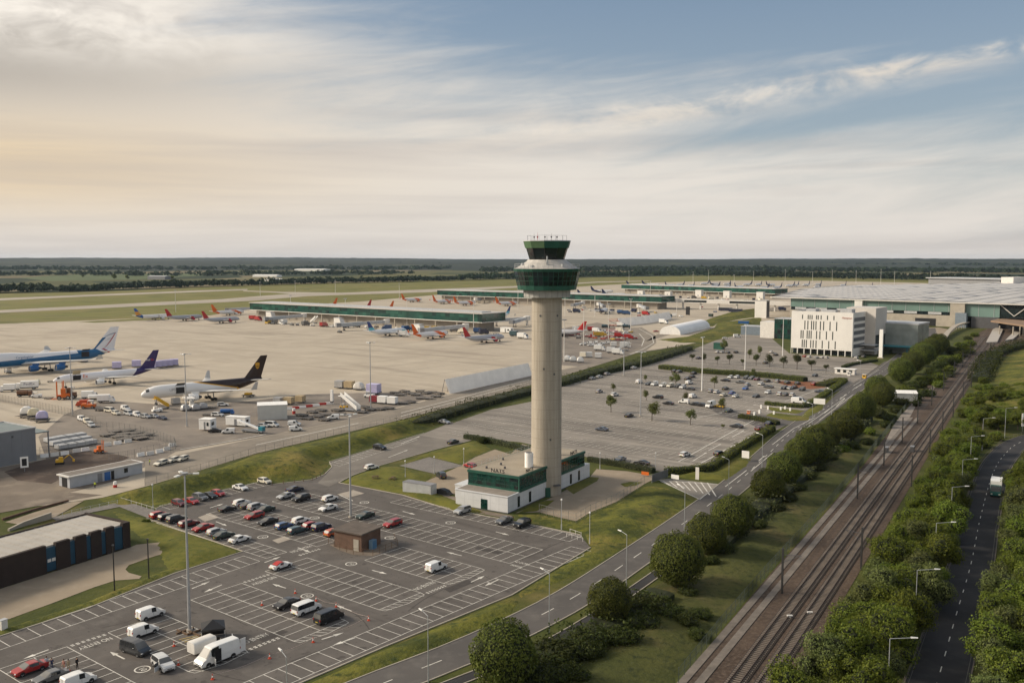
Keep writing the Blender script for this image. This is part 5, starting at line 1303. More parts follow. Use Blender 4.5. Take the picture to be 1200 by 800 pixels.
# ------------------------------------------------------------------ brown building in the corner
O = at(152,640.5); ANG = frame(at(0,688.5), O); e1 = Vector((math.cos(ANG), math.sin(ANG), 0)); LB = 52.0; O = O - e1*LB
br = thing('brick_workshop', 'long dark brown brick building with blue panels and a pale sheet roof', 'building', (O.x, O.y, 0), ANG)
bm_ = mat('dark_brown_brick', (.036,.025,.021), .9, var=.2, scale=.7, fine=5.0); blp = mat('blue_wall_panel', (.010,.055,.10), .55)
DW = 13.5
b = MB(); b.box(0,0,0,LB,DW,4.6); b.build('wall', bm_, br)
edges = [52,50.3,48.3,46.4,45.4,43.1,42.1,39.7,38.6,35.7,33.7]   # alternating brick and blue bays from the right-hand corner
for i in range(len(edges)-1):
 x1, x0 = edges[i], edges[i+1]
 if i % 2 == 0:
  b = MB(); b.box(x0,-.35,0,x1,.0,5.35); b.box(x0,0,4.6,x1,.45,5.35); b.build('brick_bay', bm_, br)
 else:
  b = MB(); b.box(x0+.02,-.16,.3,x1-.02,-.003,4.75); b.build('blue_panel', blp, br)
b = MB(); b.box(0,-.35,0,33.7,0,5.35); b.box(0,0,4.6,33.7,.45,5.35); b.build('brick_bay', bm_, br)
b = MB(); b.box(LB-.45,.46,4.6,LB,DW,5.35); b.box(0,DW-.4,4.6,LB-.46,DW,5.2); b.build('parapet', bm_, br)
b = MB(); b.box(0,.46,4.61,LB-.46,DW-.41,4.95)
for i in range(26): b.box(i*2,.5,4.95,i*2+.12,DW-.5,5.03)
b.build('roof', mat('pale_roof_sheeting', (.40,.375,.335), .75, var=.12, scale=.3), br)
b = MB(); b.box(11.5,1.0,4.95,14.2,3.2,6.4); b.build('roof_hatch', M['darkgrey'], br)
b = MB(); b.box(34.0,-.22,2.0,34.7,-.165,2.6); b.box(34.9,-.22,2.0,35.6,-.165,2.6); b.build('window', M['offwhite'], br)
b = MB(); b.box(7.5,-.40,2.6,10.0,-.36,3.3); b.build('window', M['dglass'], br)
b = MB(); b.box(3.2,-.40,.1,5.4,-.36,2.6); b.build('door', M['black'], br)
# brick hut with its little fenced yard
O = at(392,640.5); ANG = R(-29.5)
ht = thing('brick_hut', 'small flat-roofed brown brick hut standing among the car park bays', 'hut', (O.x, O.y, 0), ANG)
b = MB(); b.box(0,0,0,7.0,6.2,3.5); b.build('wall', M['brick'], ht)
b = MB(); b.box(-.4,-.4,3.5,7.4,6.6,3.78); b.build('roof', mat('hut_roof_felt', (.115,.095,.08), .95, var=.2, scale=.5), ht)
b = MB(); b.box(5.0,-.06,.05,6.3,.0,2.4); b.build('door', mat('grey_door', (.36,.33,.28), .6), ht)
p = at(437,643); cb = thing('utility_cabinet', 'light blue metal cabinet against the side of the brick hut', 'cabinet', (p.x, p.y, .03), R(60))
b = MB(); b.box(-.7,-.45,0,.7,.45,1.9); b.build('housing', mat('pale_blue_cabinet', (.16,.26,.36), .5), cb)
b = MB(); b.box(-.62,-.48,.1,-.03,-.45,1.8); b.build('door', mat('blue_cabinet_door', (.08,.19,.32), .5), cb); b = MB(); b.box(.03,-.48,.1,.62,-.45,1.8); b.build('door', mat('blue_cabinet_door', (.08,.19,.32), .5), cb)
def fence(name, label, px, h, sp, mt, z=0.0, rails=2, fill=None, post=.05, pts=None, cat='fence', bars=0):
 P = pts or [at(*p) for p in px]
 t = thing(name, label, cat, (P[0].x, P[0].y, z)); o = P[0]; b = MB(); f = MB(); npost = 0; ps = []
 for i in range(len(P)-1):
  d = P[i+1]-P[i]; n = max(1, round(d.length/sp))
  for k in range(n + (1 if i == len(P)-2 else 0)):
   c = P[i] + d*(k/n) - o; ps.append(c)
  for r_ in range(rails):
   zz = h*(r_+1)/rails - .03; b.tube(P[i]-o + Vector((0,0,zz)), P[i+1]-o + Vector((0,0,zz)), .03, n=4)
  if fill:
   nn = max(1, int(d.length/fill))
   for k in range(nn):
    c = P[i] + d*(k/nn) - o; f.tube(c, c + Vector((0,0,h*.97)), .014, n=3)
 many = len(ps) > 100
 pm_ = MB(); pm_.tube((0,0,-.05),(0,0,h+.05),post,n=5); me = pm_.mesh('post', mt)
 if many:
  pb = MB()
  for c in ps[100:]: pb.tube(c, c + Vector((0,0,h)), post, n=4)
  stuff(pb.build('post', mt, t))
 for c in ps[:100]:
  k = bpy.data.objects.new('post', me); COL.objects.link(k); k.parent = t; k.location = c
 if rails: b.build('rail', mt, t)
 if fill: f.build('wire_mesh', mt, t)
 return t
MESHM = mat('fence_wire', (.20,.20,.19), .6, .3)
BROWNF = mat('brown_palings', (.17,.125,.09), .9, var=.2, scale=1.5)
fence('hut_fence', 'timber post fence round the yard of the brick hut', [(385,637),(398,644),(414,649.5),(437,651),(452,645),(466,639.5),(462,632)], 1.3, 2.0, M['wood'], rails=2)
sheet('yard_dirt', [(386,638),(398,644.5),(414,650),(437,651.5),(452,645.5),(466,640),(455,633),(440,637)], .058, G_['yard'])

# ------------------------------------------------------------------ gatehouse cabin, warehouse, ramp
O = at(82,572.5); ANG = frame(O, at(167,554.5)); LC = (at(167,554.5)-O).length
gc = thing('site_cabin', 'long pale grey flat-roofed cabin at the apron gate', 'cabin', (O.x, O.y, .03), ANG)
b = MB(); b.box(0,0,.1,LC,5.0,2.9); b.build('wall', mat('cabin_panel', (.42,.44,.47), .6, var=.08), gc)
b = MB(); b.box(-.5,-.35,2.9,LC+.3,5.3,3.2); b.box(.2,.3,3.2,LC-.3,4.8,3.24,1); b.build('roof', [M['offwhite'], mat('cabin_roof_felt', (.20,.175,.15), .95, var=.2)], gc)
for x0, x1, m_ in ((9.5,11.2,M['blue']),(7.6,8.9,M['grey']),(15.2,16.3,M['dglass']),(11.4,12.3,M['black'])):
 b = MB(); b.box(x0,-.05,.15 if m_ is not M['dglass'] else 1.2,x1,.0,2.4); b.build('window' if m_ is M['dglass'] else 'door', m_, gc)
b = MB(); b.box(-.06,1.2,.15,.0,3.6,2.5); b.build('door', M['black'], gc)
O = at(43,539.5); ANG = R(56.7); e1 = Vector((math.cos(ANG), math.sin(ANG), 0)); O = O - e1*46
wh = thing('grey_warehouse', 'plain grey metal warehouse cut off by the picture edge, beside the dolly rows', 'warehouse', (O.x, O.y, 0), ANG)
b = MB(); b.box(0,0,0,46,17,9.6)
for i in range(1, 16): b.box(i*3-.02,-.03,.1,i*3+.02,0,9.5)
b.build('wall', mat('grey_cladding', (.20,.21,.225), .6, var=.07, scale=.2), wh)
b = MB(); b.box(-.2,-.15,9.6,46.15,.25,9.95); b.box(45.8,.25,9.6,46.15,17.1,9.95); b.box(-.2,16.8,9.6,45.8,17.1,9.95); b.build('parapet', M['lightgrey'], wh)
b = MB(); b.box(0,.25,9.61,45.8,16.8,9.66); b.build('roof', mat('grey_green_roof', (.19,.225,.225), .7, var=.1, scale=.2), wh)
b = MB(); b.box(46.2,5,6.9,53,17,7.2); b.build('canopy', mat('grey_green_roof', (.19,.225,.225)), wh)
for y in (5.1,16.6): b = MB(); b.box(52.6,y,0,52.9,y+.3,6.9); b.build('canopy_post', M['grey'], wh)
b = MB(); b.box(32,-.04,7.6,32.6,0,8.2); b.box(39,-.04,7.8,39.6,0,8.4); b.build('wall_vent', M['darkgrey'], wh)
def wall(label, px, h0, h1, th, m, name='retaining_wall'):
 P = [at(*p) for p in px]; t = MB(); o = P[0]
 L = ribbon(P, th)
 for i in range(len(P)-1):
  a_, b_ = L[i]; c_, d_ = L[i+1]; z0 = h0 + (h1-h0)*i/(len(P)-1); z1 = h0 + (h1-h0)*(i+1)/(len(P)-1)
  vs = [(a_.x,a_.y,-.1),(b_.x,b_.y,-.1),(d_.x,d_.y,-.1),(c_.x,c_.y,-.1),(a_.x,a_.y,z0),(b_.x,b_.y,z0),(d_.x,d_.y,z1),(c_.x,c_.y,z1)]
  t.faces(vs, [(3,2,1,0),(4,5,6,7),(0,1,5,4),(1,2,6,5),(2,3,7,6),(3,0,4,7)])
 return tag(t.build(name, m), label, 'wall')
wall('pale concrete ramp wall between the brown building and the dirt road', [(10,622),(28,616),(60,607.5)], .5, 1.5, .5, M['concrete'])
wall('thin brown kerb wall of the ramp along the upper grass strip', [(3,609.5),(40,598),(80,587.5)], .5, .5, .35, M['brick'])
sheet('path', [(6,612),(40,600.5),(80,589),(98,587),(62,607),(28,615.5)], .11, G_['paving'])
sheet('path', [(60,607),(90,600),(135,590),(146,587),(206,606),(182,607.5),(172,606.5),(140,594),(100,602),(66,610)], .11, G_['gravel'])
fence('path_railing', 'low railing along the footpath above the brown building', [(62,608),(95,600),(138,590.5)], 1.0, 2.5, M['lightgrey'], rails=2)
fence('path_railing', 'pale railing beside the sloping footpath down to the car park corner', [(142,587),(172,596),(183,599.5)], .9, 2.5, M['offwhite'], rails=1)

# ------------------------------------------------------------------ hotel and neighbours
O = at(926.5,413.5); ANG = R(-39.5); HW_ = (at(997.5,418.5)-O).length
ho = thing('hotel_block', 'cream six-storey hotel block with narrow slit windows', 'hotel', (O.x, O.y, 0), ANG)
HH = 25.6; DH = 22.0
b = MB(); b.box(0,0,3.4,HW_,DH,HH); b.box(HW_-.4,0,0,HW_,DH,3.4); b.box(0,3.0,0,HW_-.4,DH,3.4)
b.build('wall', M['cream'], ho)
b = MB(); b.box(.5,.5,HH,HW_-.5,DH-.5,HH+.05); b.build('roof', mat('hotel_roof_grey', (.26,.235,.215), .9, var=.15, scale=.1), ho)
b = MB(); b.box(-.02,-.02,HH,HW_+.02,.45,HH+.8); b.box(-.02,.46,HH,.45,DH,HH+.8); b.box(HW_-.45,.46,HH,HW_+.02,DH,HH+.8); b.build('parapet', M['cream'], ho)
b = MB(); b.box(HW_-10,6,HH+.05,HW_-3,12,HH+2.6); b.box(6,8,HH+.05,12,14,HH+2.0); b.box(15,9,HH+.05,24,13,HH+1.6); b.build('roof_plant', M['lightgrey'], ho)
wmesh = {}
def slit(x, z, w, h):
 if (w, h) not in wmesh:
  k = MB(); k.box(0,-.05,0,w,.06,h); wmesh[w, h] = k.mesh('window', [mat('slit_glass', (.045,.055,.052), .2)])
 o = bpy.data.objects.new('window', wmesh[w, h]); COL.objects.link(o); o.parent = ho; o.location = (x, 0, z)
sx_ = HW_/425.0
for cols, z, h in (((840,880,893,907,938,950,970,1014,1058),21.6,2.6),((858,879,905,920,936,967,989,1033,1078),15.2,5.4),((833,847,876,890,904,942,965,1010,1053),9.6,5.0),((843,857,872,903,920,940,983,1028,1072),4.0,4.8)):
 for cx in cols: slit((cx-765)*sx_, z, .6, h)
for i in range(9):
 b = MB(); b.box(i*HW_/9-.25 if i else 0, 0, 0, i*HW_/9+.25, .6, 3.4); b.build('arcade_pillar', M['cream'], ho)
b = MB(); b.box(.2,2.95,.05,HW_-.6,2.99,3.3); b.build('shopfront', M['dglass'], ho)
letters('Hampton', 'hotel_lettering', mat('faded_red_lettering', (.45,.16,.12), .6), ho, (HW_-3.6, -.08, 23.2), 1.6, (R(90),0,0), extrude=.03)
b = MB()
for lev in range(5): b.box(HW_,2,5+lev*4,HW_+.05,DH-1,7.3+lev*4)
b.build('side_window_strip', mat('grey_side_glass', (.10,.115,.13), .3), ho)
O2 = O + Vector((math.cos(ANG), math.sin(ANG), 0))*HW_ + Vector((-math.sin(ANG), math.cos(ANG), 0))*19
wg = thing('hotel_wing', 'taller plain pale wing behind the cream hotel front', 'building', (O2.x, O2.y, 0), ANG)
b = MB(); b.box(-12,3.2,0,6,24,28.5); b.build('wall', mat('pale_wing', (.55,.52,.48), .8, var=.06, scale=.1), wg)
b = MB(); b.box(6.0,4,4.5,6.06,23,12); b.build('window_strip', M['dglass'], wg)
b = MB(); b.box(0,-6,3.0,8.5,3.1,3.5); b.box(0,-6,6.2,8.5,3.1,6.6); b.build('entrance_canopy', M['lightgrey'], wg)
O = at(1024,412); gb = thing('glass_office', 'glass-fronted block with a sloping pale roof edge beyond the hotel', 'office building', (O.x, O.y, 0), R(-39))
b = MB(); b.box(0,0,0,26,24,18); b.build('wall', mat('office_glass', (.24,.27,.26), .2, 0, .25, .15, .6), gb)
b = MB(); b.box(-.3,-.3,18,26.3,24.3,18.8); b.build('roof', M['lightgrey'], gb)
b = MB(); b.box(-.1,0.3,0,.0,8,17.5); b.build('green_glazing', M['gglass'], gb)
b = MB(); b.box(6,-9,4.5,24,0,5); b.box(7,-8,0,7.4,-7.6,4.5); b.box(22,-8,0,22.4,-7.6,4.5); b.build('porch', M['teal'], gb)
O = at(907,396.5); gg = thing('green_glass_block', 'small office with dark green glass front beside the hotel', 'office building', (O.x, O.y, 0), R(-39))
b = MB(); b.box(-11,0,0,0,16,12); b.build('wall', M['offwhite'], gg)
b = MB(); q = random.Random(12); panes(b, -.05, 0.05, 15, 0, 14.5, 4, 2.5, 'x', True); b.box(.05,.3,0,15,15,14.4,3); b.build('glazing', [M['gglass'], M['dglass'], mat('mid_green_glass', (.02,.10,.075)), M['offwhite']], gg)
b = MB(); b.box(-.2,-.3,14.5,15.2,15.2,15); b.build('roof', M['lightgrey'], gg)
def shed(name, label, p, ang, L_, W__, H__, mw, mr_, pitch=0.0, cat='shed'):
 t = thing(name, label, cat, (p.x, p.y, p.z if hasattr(p, 'z') else 0), ang)
 b = MB(); b.box(0,0,0,L_,W__,H__); b.build('wall', mw, t)
 b = MB()
 if pitch: b.loft([[(x,-.2,H__+.01),(x,W__/2,H__+pitch),(x,W__+.2,H__+.01)] for x in (-.2, L_+.2)])
 else: b.box(-.15,-.15,H__,L_+.15,W__+.15,H__+.2)
 b.build('roof', mr_, t); return t
BG = mat('blue_grey_cladding', (.17,.21,.25), .6)
shed('storage_shed', 'blue-grey flat shed on the slope beside the sloping path', at(868,392), R(-30), 22, 16, 6.5, BG, M['lightgrey'])
shed('storage_shed', 'small blue shed on the grass between the arched hangar and the path', at(865,380.5), R(-20), 9, 6, 3.2, M['blue'], BG)
shed('green_kiosk', 'small dark green kiosk behind the young tree row', at(836,409), R(-38), 6, 4, 4, M['green'], M['green'])
# arched hangar
O = at(773,391.5); O2 = at(800,391.8); AXD = frame(O2, at(836,383))
ah = thing('arched_hangar', 'long white barrel-roofed shelter on the grass beside the service road', 'hangar', (O.x, O.y, 0), AXD)
ex = Vector((math.cos(AXD), math.sin(AXD), 0)); wdt = abs((O2-O).cross(ex).z); off = (O2-O).dot(ex); LA = 84
arc = [(-wdt/2*(1+math.cos(math.pi*i/14)), 6.8*math.sin(math.pi*i/14)**.8) for i in range(15)]
b = MB(); b.loft([[(x + 0*y, y, z) for y, z in arc] for x in [LA*i/10 for i in range(11)]], 0, False, False, closed=False); b.build('roof', mat('white_membrane', (.80,.80,.80), .6, var=.06, scale=.08), ah, 50)
b = MB(); b.face([(0,y,z) for y, z in arc][::-1]); b.face([(LA,y,z) for y, z in arc]); b.build('end_wall', M['white'], ah)

# ------------------------------------------------------------------ terminal
TZ = 21.4
tp_ = [(905,347.6),(938,338.5),(985,334.4),(1080,333),(1170,331.5),(1320,334),(1420,366),(1200,356.4)]
te = thing('airport_terminal', 'very large low airport terminal with a pale domed roof and green glass front', 'terminal', (0,0,0))
P = [at(x, y, TZ) for x, y in tp_]; P2 = [(p.x, p.y) for p in P]
b = MB(); b.prism(P2[::-1] if sum(P2[i][0]*P2[(i+1)%len(P2)][1]-P2[(i+1)%len(P2)][0]*P2[i][1] for i in range(len(P2))) < 0 else P2, TZ-.9, TZ)
b.build('roof', mat('terminal_roof', (.20,.195,.185), .7, var=.1, scale=.02), te)
vb = MB()
ca = sum(toab(p)[0] for p in P)/len(P)
amin, amax = min(toab(p)[0] for p in P), max(toab(p)[0] for p in P); bmin, bmax = min(toab(p)[1] for p in P), max(toab(p)[1] for p in P)
a = amin
while a < amax:
 bb = bmin
 while bb < bmax:
  c = ab(a + 9, bb + 9)
  if inside(P2, c.x, c.y) and edge_dist(P2, c.x, c.y) > 9.5:
   q4 = [ab(a+1, bb+1), ab(a+17, bb+1), ab(a+17, bb+17), ab(a+1, bb+17)]; top = [ab(a+5.5, bb+5.5), ab(a+12.5, bb+5.5), ab(a+12.5, bb+12.5), ab(a+5.5, bb+12.5)]
   mm = 0 if rnd.random() < .93 else 1
   for i in range(4):
    j = (i+1) % 4; vb.face([(q4[i].x,q4[i].y,TZ+.05),(q4[j].x,q4[j].y,TZ+.05),(top[j].x,top[j].y,TZ+.9),(top[i].x,top[i].y,TZ+.9)], mm)
   vb.face([(t.x,t.y,TZ+.9) for t in top], mm)
  bb += 18
 a += 18
stuff(vb.build('roof_dome', [mat('dome_sheet', (.47,.455,.435), .6, var=.08, scale=.03), M['grey']], te))
F0, F1 = at(905.5,347.6,TZ), at(1405,362.2,TZ)                      # front edge
fa = frame(F0, F1); fl_ = (F1-F0).length; ft = empty('front_wall');
bpy.data.objects.remove(ft)
def fbox(name, x0, x1, y0, y1, z0, z1, m):
 b = MB(); b.M = Matrix.Translation((F0.x, F0.y, 0)) @ Matrix.Rotation(fa, 4, 'Z'); b.box(x0, y0, z0, x1, y1, z1); return b.build(name, m, te)
def fx(px):     # distance along the front for a photo column
 lo, hi = 0.0, fl_
 for _ in range(40):
  mid = (lo+hi)/2; c = F0 + (F1-F0)*(mid/fl_); d = c.y*math.cos(PITCH) - (TZ-CAM_H)*math.sin(PITCH)
  if 600 + FPX*c.x/d < px: lo = mid
  else: hi = mid
 return lo
fbox('eaves', -1, fl_, -3.5, 1.5, TZ-.85, TZ-.02, M['offwhite'])
GL = mat('terminal_glass', (.15,.235,.21), .25, 0, .12, .05, .6)
x1, x2, x3, x4 = fx(927), fx(1115), fx(1132), fx(1172)
fbox('glass_front', x1, x2, 0, 2, 12.5, TZ-.86, GL); fbox('glass_front', x3, x4, 0, 2, 9.5, TZ-.86, GL)
b = MB(); b.M = Matrix.Translation((F0.x, F0.y, 0)) @ Matrix.Rotation(fa, 4, 'Z')
k = x1
while k < x4:
 if not x2-1 < k < x3: b.box(k-.12,-.2,9.5 if k > x3 else 12.5,k+.12,0,TZ-.9)
 k += 12
b.build('glazing_mullion', M['lightgrey'], te)
fbox('concrete_core', x2, x3, -3, 6, 0, TZ-.86, M['concrete']); fbox('concrete_core', fx(1003), fx(1012), -3, 2, 9, TZ-.86, M['cream'])
fbox('lower_wall', x1, x2, -1.5, 2, 0, 9.6, M['concrete']); fbox('window_strip', x1, x2, .8, 2, 9.61, 12.49, M['dglass'])
for u in range(7):
 s0 = x1 + (x2-x1)*(u*.14+.03); fbox('spandrel_panel', s0, s0+(x2-x1)*.075, .3, .78, 10.2, 12.4, M['lightgrey'])
fbox('service_portal', fx(1074), fx(1098), -1.8, -1.52, .2, 6.6, M['black'])
fbox('louvre_screen', fx(1123), fx(1136), -7, -3.1, 0, 12.5, BG)
fbox('dark_wall', fx(1140), x4, -2, 2, 0, 9.4, M['darkgrey']); fbox('dark_glass_front', x4, fl_, .5, 2, 9.2, TZ-.86, M['dglass'])
b = MB(); b.M = Matrix.Translation((F0.x, F0.y, 0)) @ Matrix.Rotation(fa, 4, 'Z')
k = x4
while k < fl_-20:
 b.tube((k,.2,TZ-1),(k+11,.2,11),.35,n=6); b.tube((k+11,.2,11),(k+22,.2,TZ-1),.35,n=6); k += 24
b.build('roof_brace', M['offwhite'], te)
fbox('dark_void_block', fx(1150), fl_, 1.9, 30, 0, 9.1, M['black'])  # solid black block: the dark of the void put into its colour
rb_ = thing('terminal_annex', 'flat grey rooftop building with a white block behind the terminal roof', 'building', (0,0,0))
q0 = at(1088,330,TZ); q1 = at(1172,332,TZ); b = MB(); an = frame(q0, q1); b.M = Matrix.Translation((q0.x,q0.y,0)) @ Matrix.Rotation(an,4,'Z'); ll = (q1-q0).length
b.box(0,0,0,ll,60,27); b.build('wall', M['grey'], rb_)
b = MB(); b.M = Matrix.Translation((q0.x,q0.y,0)) @ Matrix.Rotation(an,4,'Z'); b.box(-3,-3,27.01,ll+3,63,28.4); b.build('roof', M['lightgrey'], rb_)
b = MB(); b.M = Matrix.Translation((q0.x,q0.y,0)) @ Matrix.Rotation(an,4,'Z'); b.box(ll+3.1,-3,0,ll+22,40,31); b.build('stair_tower', M['offwhite'], rb_)
# deck, platforms and canopy of the station
DZ = 8.6; sd_ = thing('station_deck', 'brown-edged concrete deck carried on columns above the railway platforms', 'station deck', (0,0,0))
P = [at(x, y, DZ) for x, y in ((1161,375.5),(1172,373),(1260,380),(1330,388),(1260,390),(1200,381))]; P = [(p.x, p.y) for p in P]
if sum(P[i][0]*P[(i+1)%6][1]-P[(i+1)%6][0]*P[i][1] for i in range(6)) < 0: P.reverse()
b = MB(); b.prism(P, DZ-1.2, DZ); b.build('deck', mat('deck_fascia', (.24,.165,.11), .8, world=True), sd_)
for x in (1171,1187,1195,1199):
 p = at(x, 393 if x < 1180 else 394); b = MB(); b.tube((p.x,p.y,0),(p.x,p.y,DZ-1.2),.5,n=8); b.build('column', M['concrete'], sd_)
for lab, pts in (('pale concrete island platform between the station tracks', [(1155.5,402.5),(1168.5,402),(1175.5,387),(1168,385),(1163.5,387)]), ('short pale platform beside the outer station track', [(1178,400),(1187,398.5),(1197,390),(1189,389)])):
 P = [at(*p) for p in pts]; P = [(p.x, p.y) for p in P]
 if sum(P[i][0]*P[(i+1)%len(P)][1]-P[(i+1)%len(P)][0]*P[i][1] for i in range(len(P))) < 0: P.reverse()
 b = MB(); b.prism(P, 0, 1.0); tag(b.build('railway_platform', mat('platform_concrete', (.40,.37,.33), .9, world=True)), lab, 'platform')
wr_ = thing('covered_ramp', 'pale curved pedestrian ramp rising to the station corner', 'ramp', (0,0,0))
P = smooth_line([at(*p) for p in ((1106,398.5),(1112,392),(1121,386.5),(1134,383.5))], 4); L_ = ribbon(P, 3.6); b = MB()
for i in range(len(L_)-1):
 z0, z1 = 1 + 3.2*i/len(L_), 1 + 3.2*(i+1)/len(L_); a_, b_ = L_[i]; c_, d_ = L_[i+1]
 b.faces([(a_.x,a_.y,z0),(b_.x,b_.y,z0),(d_.x,d_.y,z1),(c_.x,c_.y,z1),(a_.x,a_.y,z0+.9),(b_.x,b_.y,z0+.9),(d_.x,d_.y,z1+.9),(c_.x,c_.y,z1+.9)], [(4,5,6,7),(1,0,4,5),(2,1,5,6),(3,2,6,7),(0,3,7,4)])
b.build('covered_way', M['concrete'], wr_)
b = MB()
for i in range(0, len(P), 2): b.tube((P[i].x,P[i].y,0),(P[i].x,P[i].y,1+3.2*i/len(P)),.25,n=6)
b.build('support', M['concrete'], wr_)
O = at(1046.5,469.5); t = shed('relay_hut', 'small railway hut with a white roof and blue-grey end beside the track road', O, R(-10), 9.5, 6, 3.2, mat('hut_white', (.55,.55,.54), .6), M['white'], 1.0)
b = MB(); b.box(9.5,.3,.1,9.56,5.7,3.1); b.build('end_panel', mat('slate_blue_panel', (.13,.18,.22), .5), t)

# ------------------------------------------------------------------ piers
def pier(label, p0, p1, dep, zb, zt, fascia=1.0, windows=True):
 """glazed upper storey carried above a concrete ground floor"""
 A_ = frame(p0, p1); L_ = (p1-p0).length
 t = thing('terminal_pier', label, 'pier building', (p0.x, p0.y, 0), A_)
 b = MB(); b.box(4,5,0,L_-8,dep-5,zb-.6); b.build('ground_floor', mat('pier_concrete', (.30,.27,.23), .85, var=.15, scale=.05), t)
 b = MB(); b.box(0,0,zb-.6,L_,dep,zb); b.build('deck', M['offwhite'], t)
 b = MB()
 panes(b, .15, 0, L_, zb, zt, 2, 5.0, 'x', True); panes(b, L_-.05, 0, dep, zb, zt, 2, 5.0, 'y', True); panes(b, .05, 0, dep, zb, zt, 2, 5.0, 'y', False); panes(b, dep-.15, 0, L_, zb, zt, 2, 5.0, 'x', False)
 b.build('glazing', [mat('pier_glass', (.010,.062,.048), .12, 0, .3, .08, .6), mat('pier_glass_dark', (.007,.035,.032), .1, 0, .3, .08, .6), mat('pier_glass_mid', (.018,.085,.064), .15, 0, .3, .08, .6)], t)
 b = MB(); b.box(-.6,-.6,zt,L_+.6,dep+.6,zt+.55); b.box(8,dep*.3,zt+.55,L_-8,dep*.7,zt+1.2,1); b.build('roof', [mat('pier_roof', (.46,.44,.41), .7, var=.1, scale=.05), M['lightgrey']], t)
 for k in range(int(L_/24)):
  b = MB(); b.box(12+k*24,.6,0,12.9+k*24,1.5,zb-.6); b.build('column', M['concrete'], t)
 return t
q = random.Random(21)
pa = at(565,389.2); pier('green-glass pier with airbridges between the cargo aircraft and the orange-tailed jets', pa - UA*304, pa, 30, 7.9, 14.4)
pb_ = at(775,363.0); pier('green-glass pier passing behind the tower', pb_ - UA*350, pb_, 32, 8.6, 15.0)
pier('most distant green-glass pier, reaching the pale terminal roof', at(728,343.2), at(908,350.2), 32, 7.6, 14.2)
# people-mover viaduct
p0, p1 = at(779,361.2), at(930,365.8); A_ = AA; L_ = (p1-p0).length
vd = thing('transit_viaduct', 'long white enclosed walkway on columns running to the terminal', 'viaduct', (p0.x, p0.y, 0), frame(p0, p1))
b = MB(); b.box(-70,0,7.2,L_+25,6,11.6); b.build('deck', M['offwhite'], vd)
for x0, x1 in ((.16,.34),(.52,.74)): b = MB(); b.box(L_*x0,-.08,8.0,L_*x1,0,10.4); b.build('window_strip', M['dglass'], vd)
for k in range(8): b = MB(); b.box(k*L_/7-.8,2,0,k*L_/7+.8,4,7.2); b.build('column', M['offwhite'], vd)
p = at(891,372.5); t = thing('stair_tower', 'square white stair tower standing against the walkway', 'tower', (p.x, p.y, 0), R(-38)); b = MB(); b.box(-6,0,0,6,8,17); b.build('wall', M['cream'], t); b = MB(); b.box(6.0,1,1,6.1,7,16); b.build('window_strip', M['grey'], t); b = MB(); b.box(-6.2,-.2,17,6.2,8.2,17.4); b.build('roof', M['lightgrey'], t)
for i, (x, y) in enumerate(((750,345.2),(782,346.4),(818,347.8),(851,349),(890,350.5))):
 p = at(x, y); t = thing('gate_block', 'small white block standing at the pier side, ' + ORD[i] + ' of five counting towards the terminal', 'gate building', (p.x, p.y, 0), R(-38), 'white gate blocks')
 b = MB(); b.box(-5,0,0,5,8,10 if i > 1 else 6); b.build('wall', M['cream'], t); b = MB(); b.box(-5.1,-.1,10 if i > 1 else 6,5.1,8.1,10.4 if i > 1 else 6.4); b.build('roof', M['offwhite'], t)
 b = MB(); b.box(-.8,-.06,1,.8,0,3); b.build('door', M['grey'], t)
for x, y, lab in ((314,374.5,'pale boxy stair block under the pier at its grass end'),(394,382.5,'pale boxy stair block under the middle of the pier'),(487,391,'pale boxy stair block behind the orange-tailed jet')):
 p = at(x, y); t = thing('stair_block', lab, 'gate building', (p.x, p.y, 0), AA); b = MB(); b.loft([[(-3,z0_,0),(-3,z0_,6.5 if z0_ > 3 else 7.4),(4,z0_,6.5 if z0_ > 3 else 7.4),(7,z0_,0)] for z0_ in (0,5)]); b.build('wall', M['cream'], t); b = MB(); b.box(-3.2,-.2,7.45,4.2,5.2,7.7); b.build('roof', M['lightgrey'], t); b = MB(); b.box(-.5,-.06,.1,.8,0,2.4); b.build('door', M['grey'], t)
# airbridges: rotunda at the pier, sloping tunnel, cab and wheeled support
def airbridge(px, py, ang, ln, label, z1=6.2, z0=4.6, col_=None):
 p = at(px, py); t = thing('airbridge', label, 'airbridge', (p.x, p.y, 0), ang, 'airbridges at the piers'); c_ = col_ or mat('airbridge_panel', (.36,.39,.42), .55, var=.1, scale=.1)
 b = MB(); b.loft([[(x,y,z+zz) for y, zz in ((-1.6,-1.3),(-1.6,1.5),(1.6,1.5),(1.6,-1.3))] for x, z in ((0,z0),(ln*.5,(z0+z1)/2))]); b.build('outer_tunnel', c_, t)
 b = MB(); b.loft([[(x,y,z+zz) for y, zz in ((-1.35,-1.15),(-1.35,1.3),(1.35,1.3),(1.35,-1.15))] for x, z in ((ln*.5,(z0+z1)/2),(ln,z1))]); b.build('inner_tunnel', M['lightgrey'], t)
 b = MB(); b.bx((-1.8,0,z0-1.5),(3.8,3.9,3.3)); b.build('cab', M['grey'], t)
 b = MB(); b.cyl((ln+2,0,z1-1.6),2.6,2.6,3.6,12); b.cyl((ln+2,0,0),.7,.7,z1-1.6,8); b.build('rotunda', M['offwhite'], t, 40)
 b = MB(); b.tube((3,-1.4,z0-1.2),(3,-1.1,.4),.25); b.tube((3,1.4,z0-1.2),(3,1.1,.4),.25); b.box(2.2,-1.6,.3,3.8,1.6,.8); b.build('support', M['darkgrey'], t)
 for s_ in (-1,1): w = wheel_mb(.5,.4).build('wheel', [M['tyre'], M['rim']], t); w.location = (3, s_*1.4, .5)
 return t
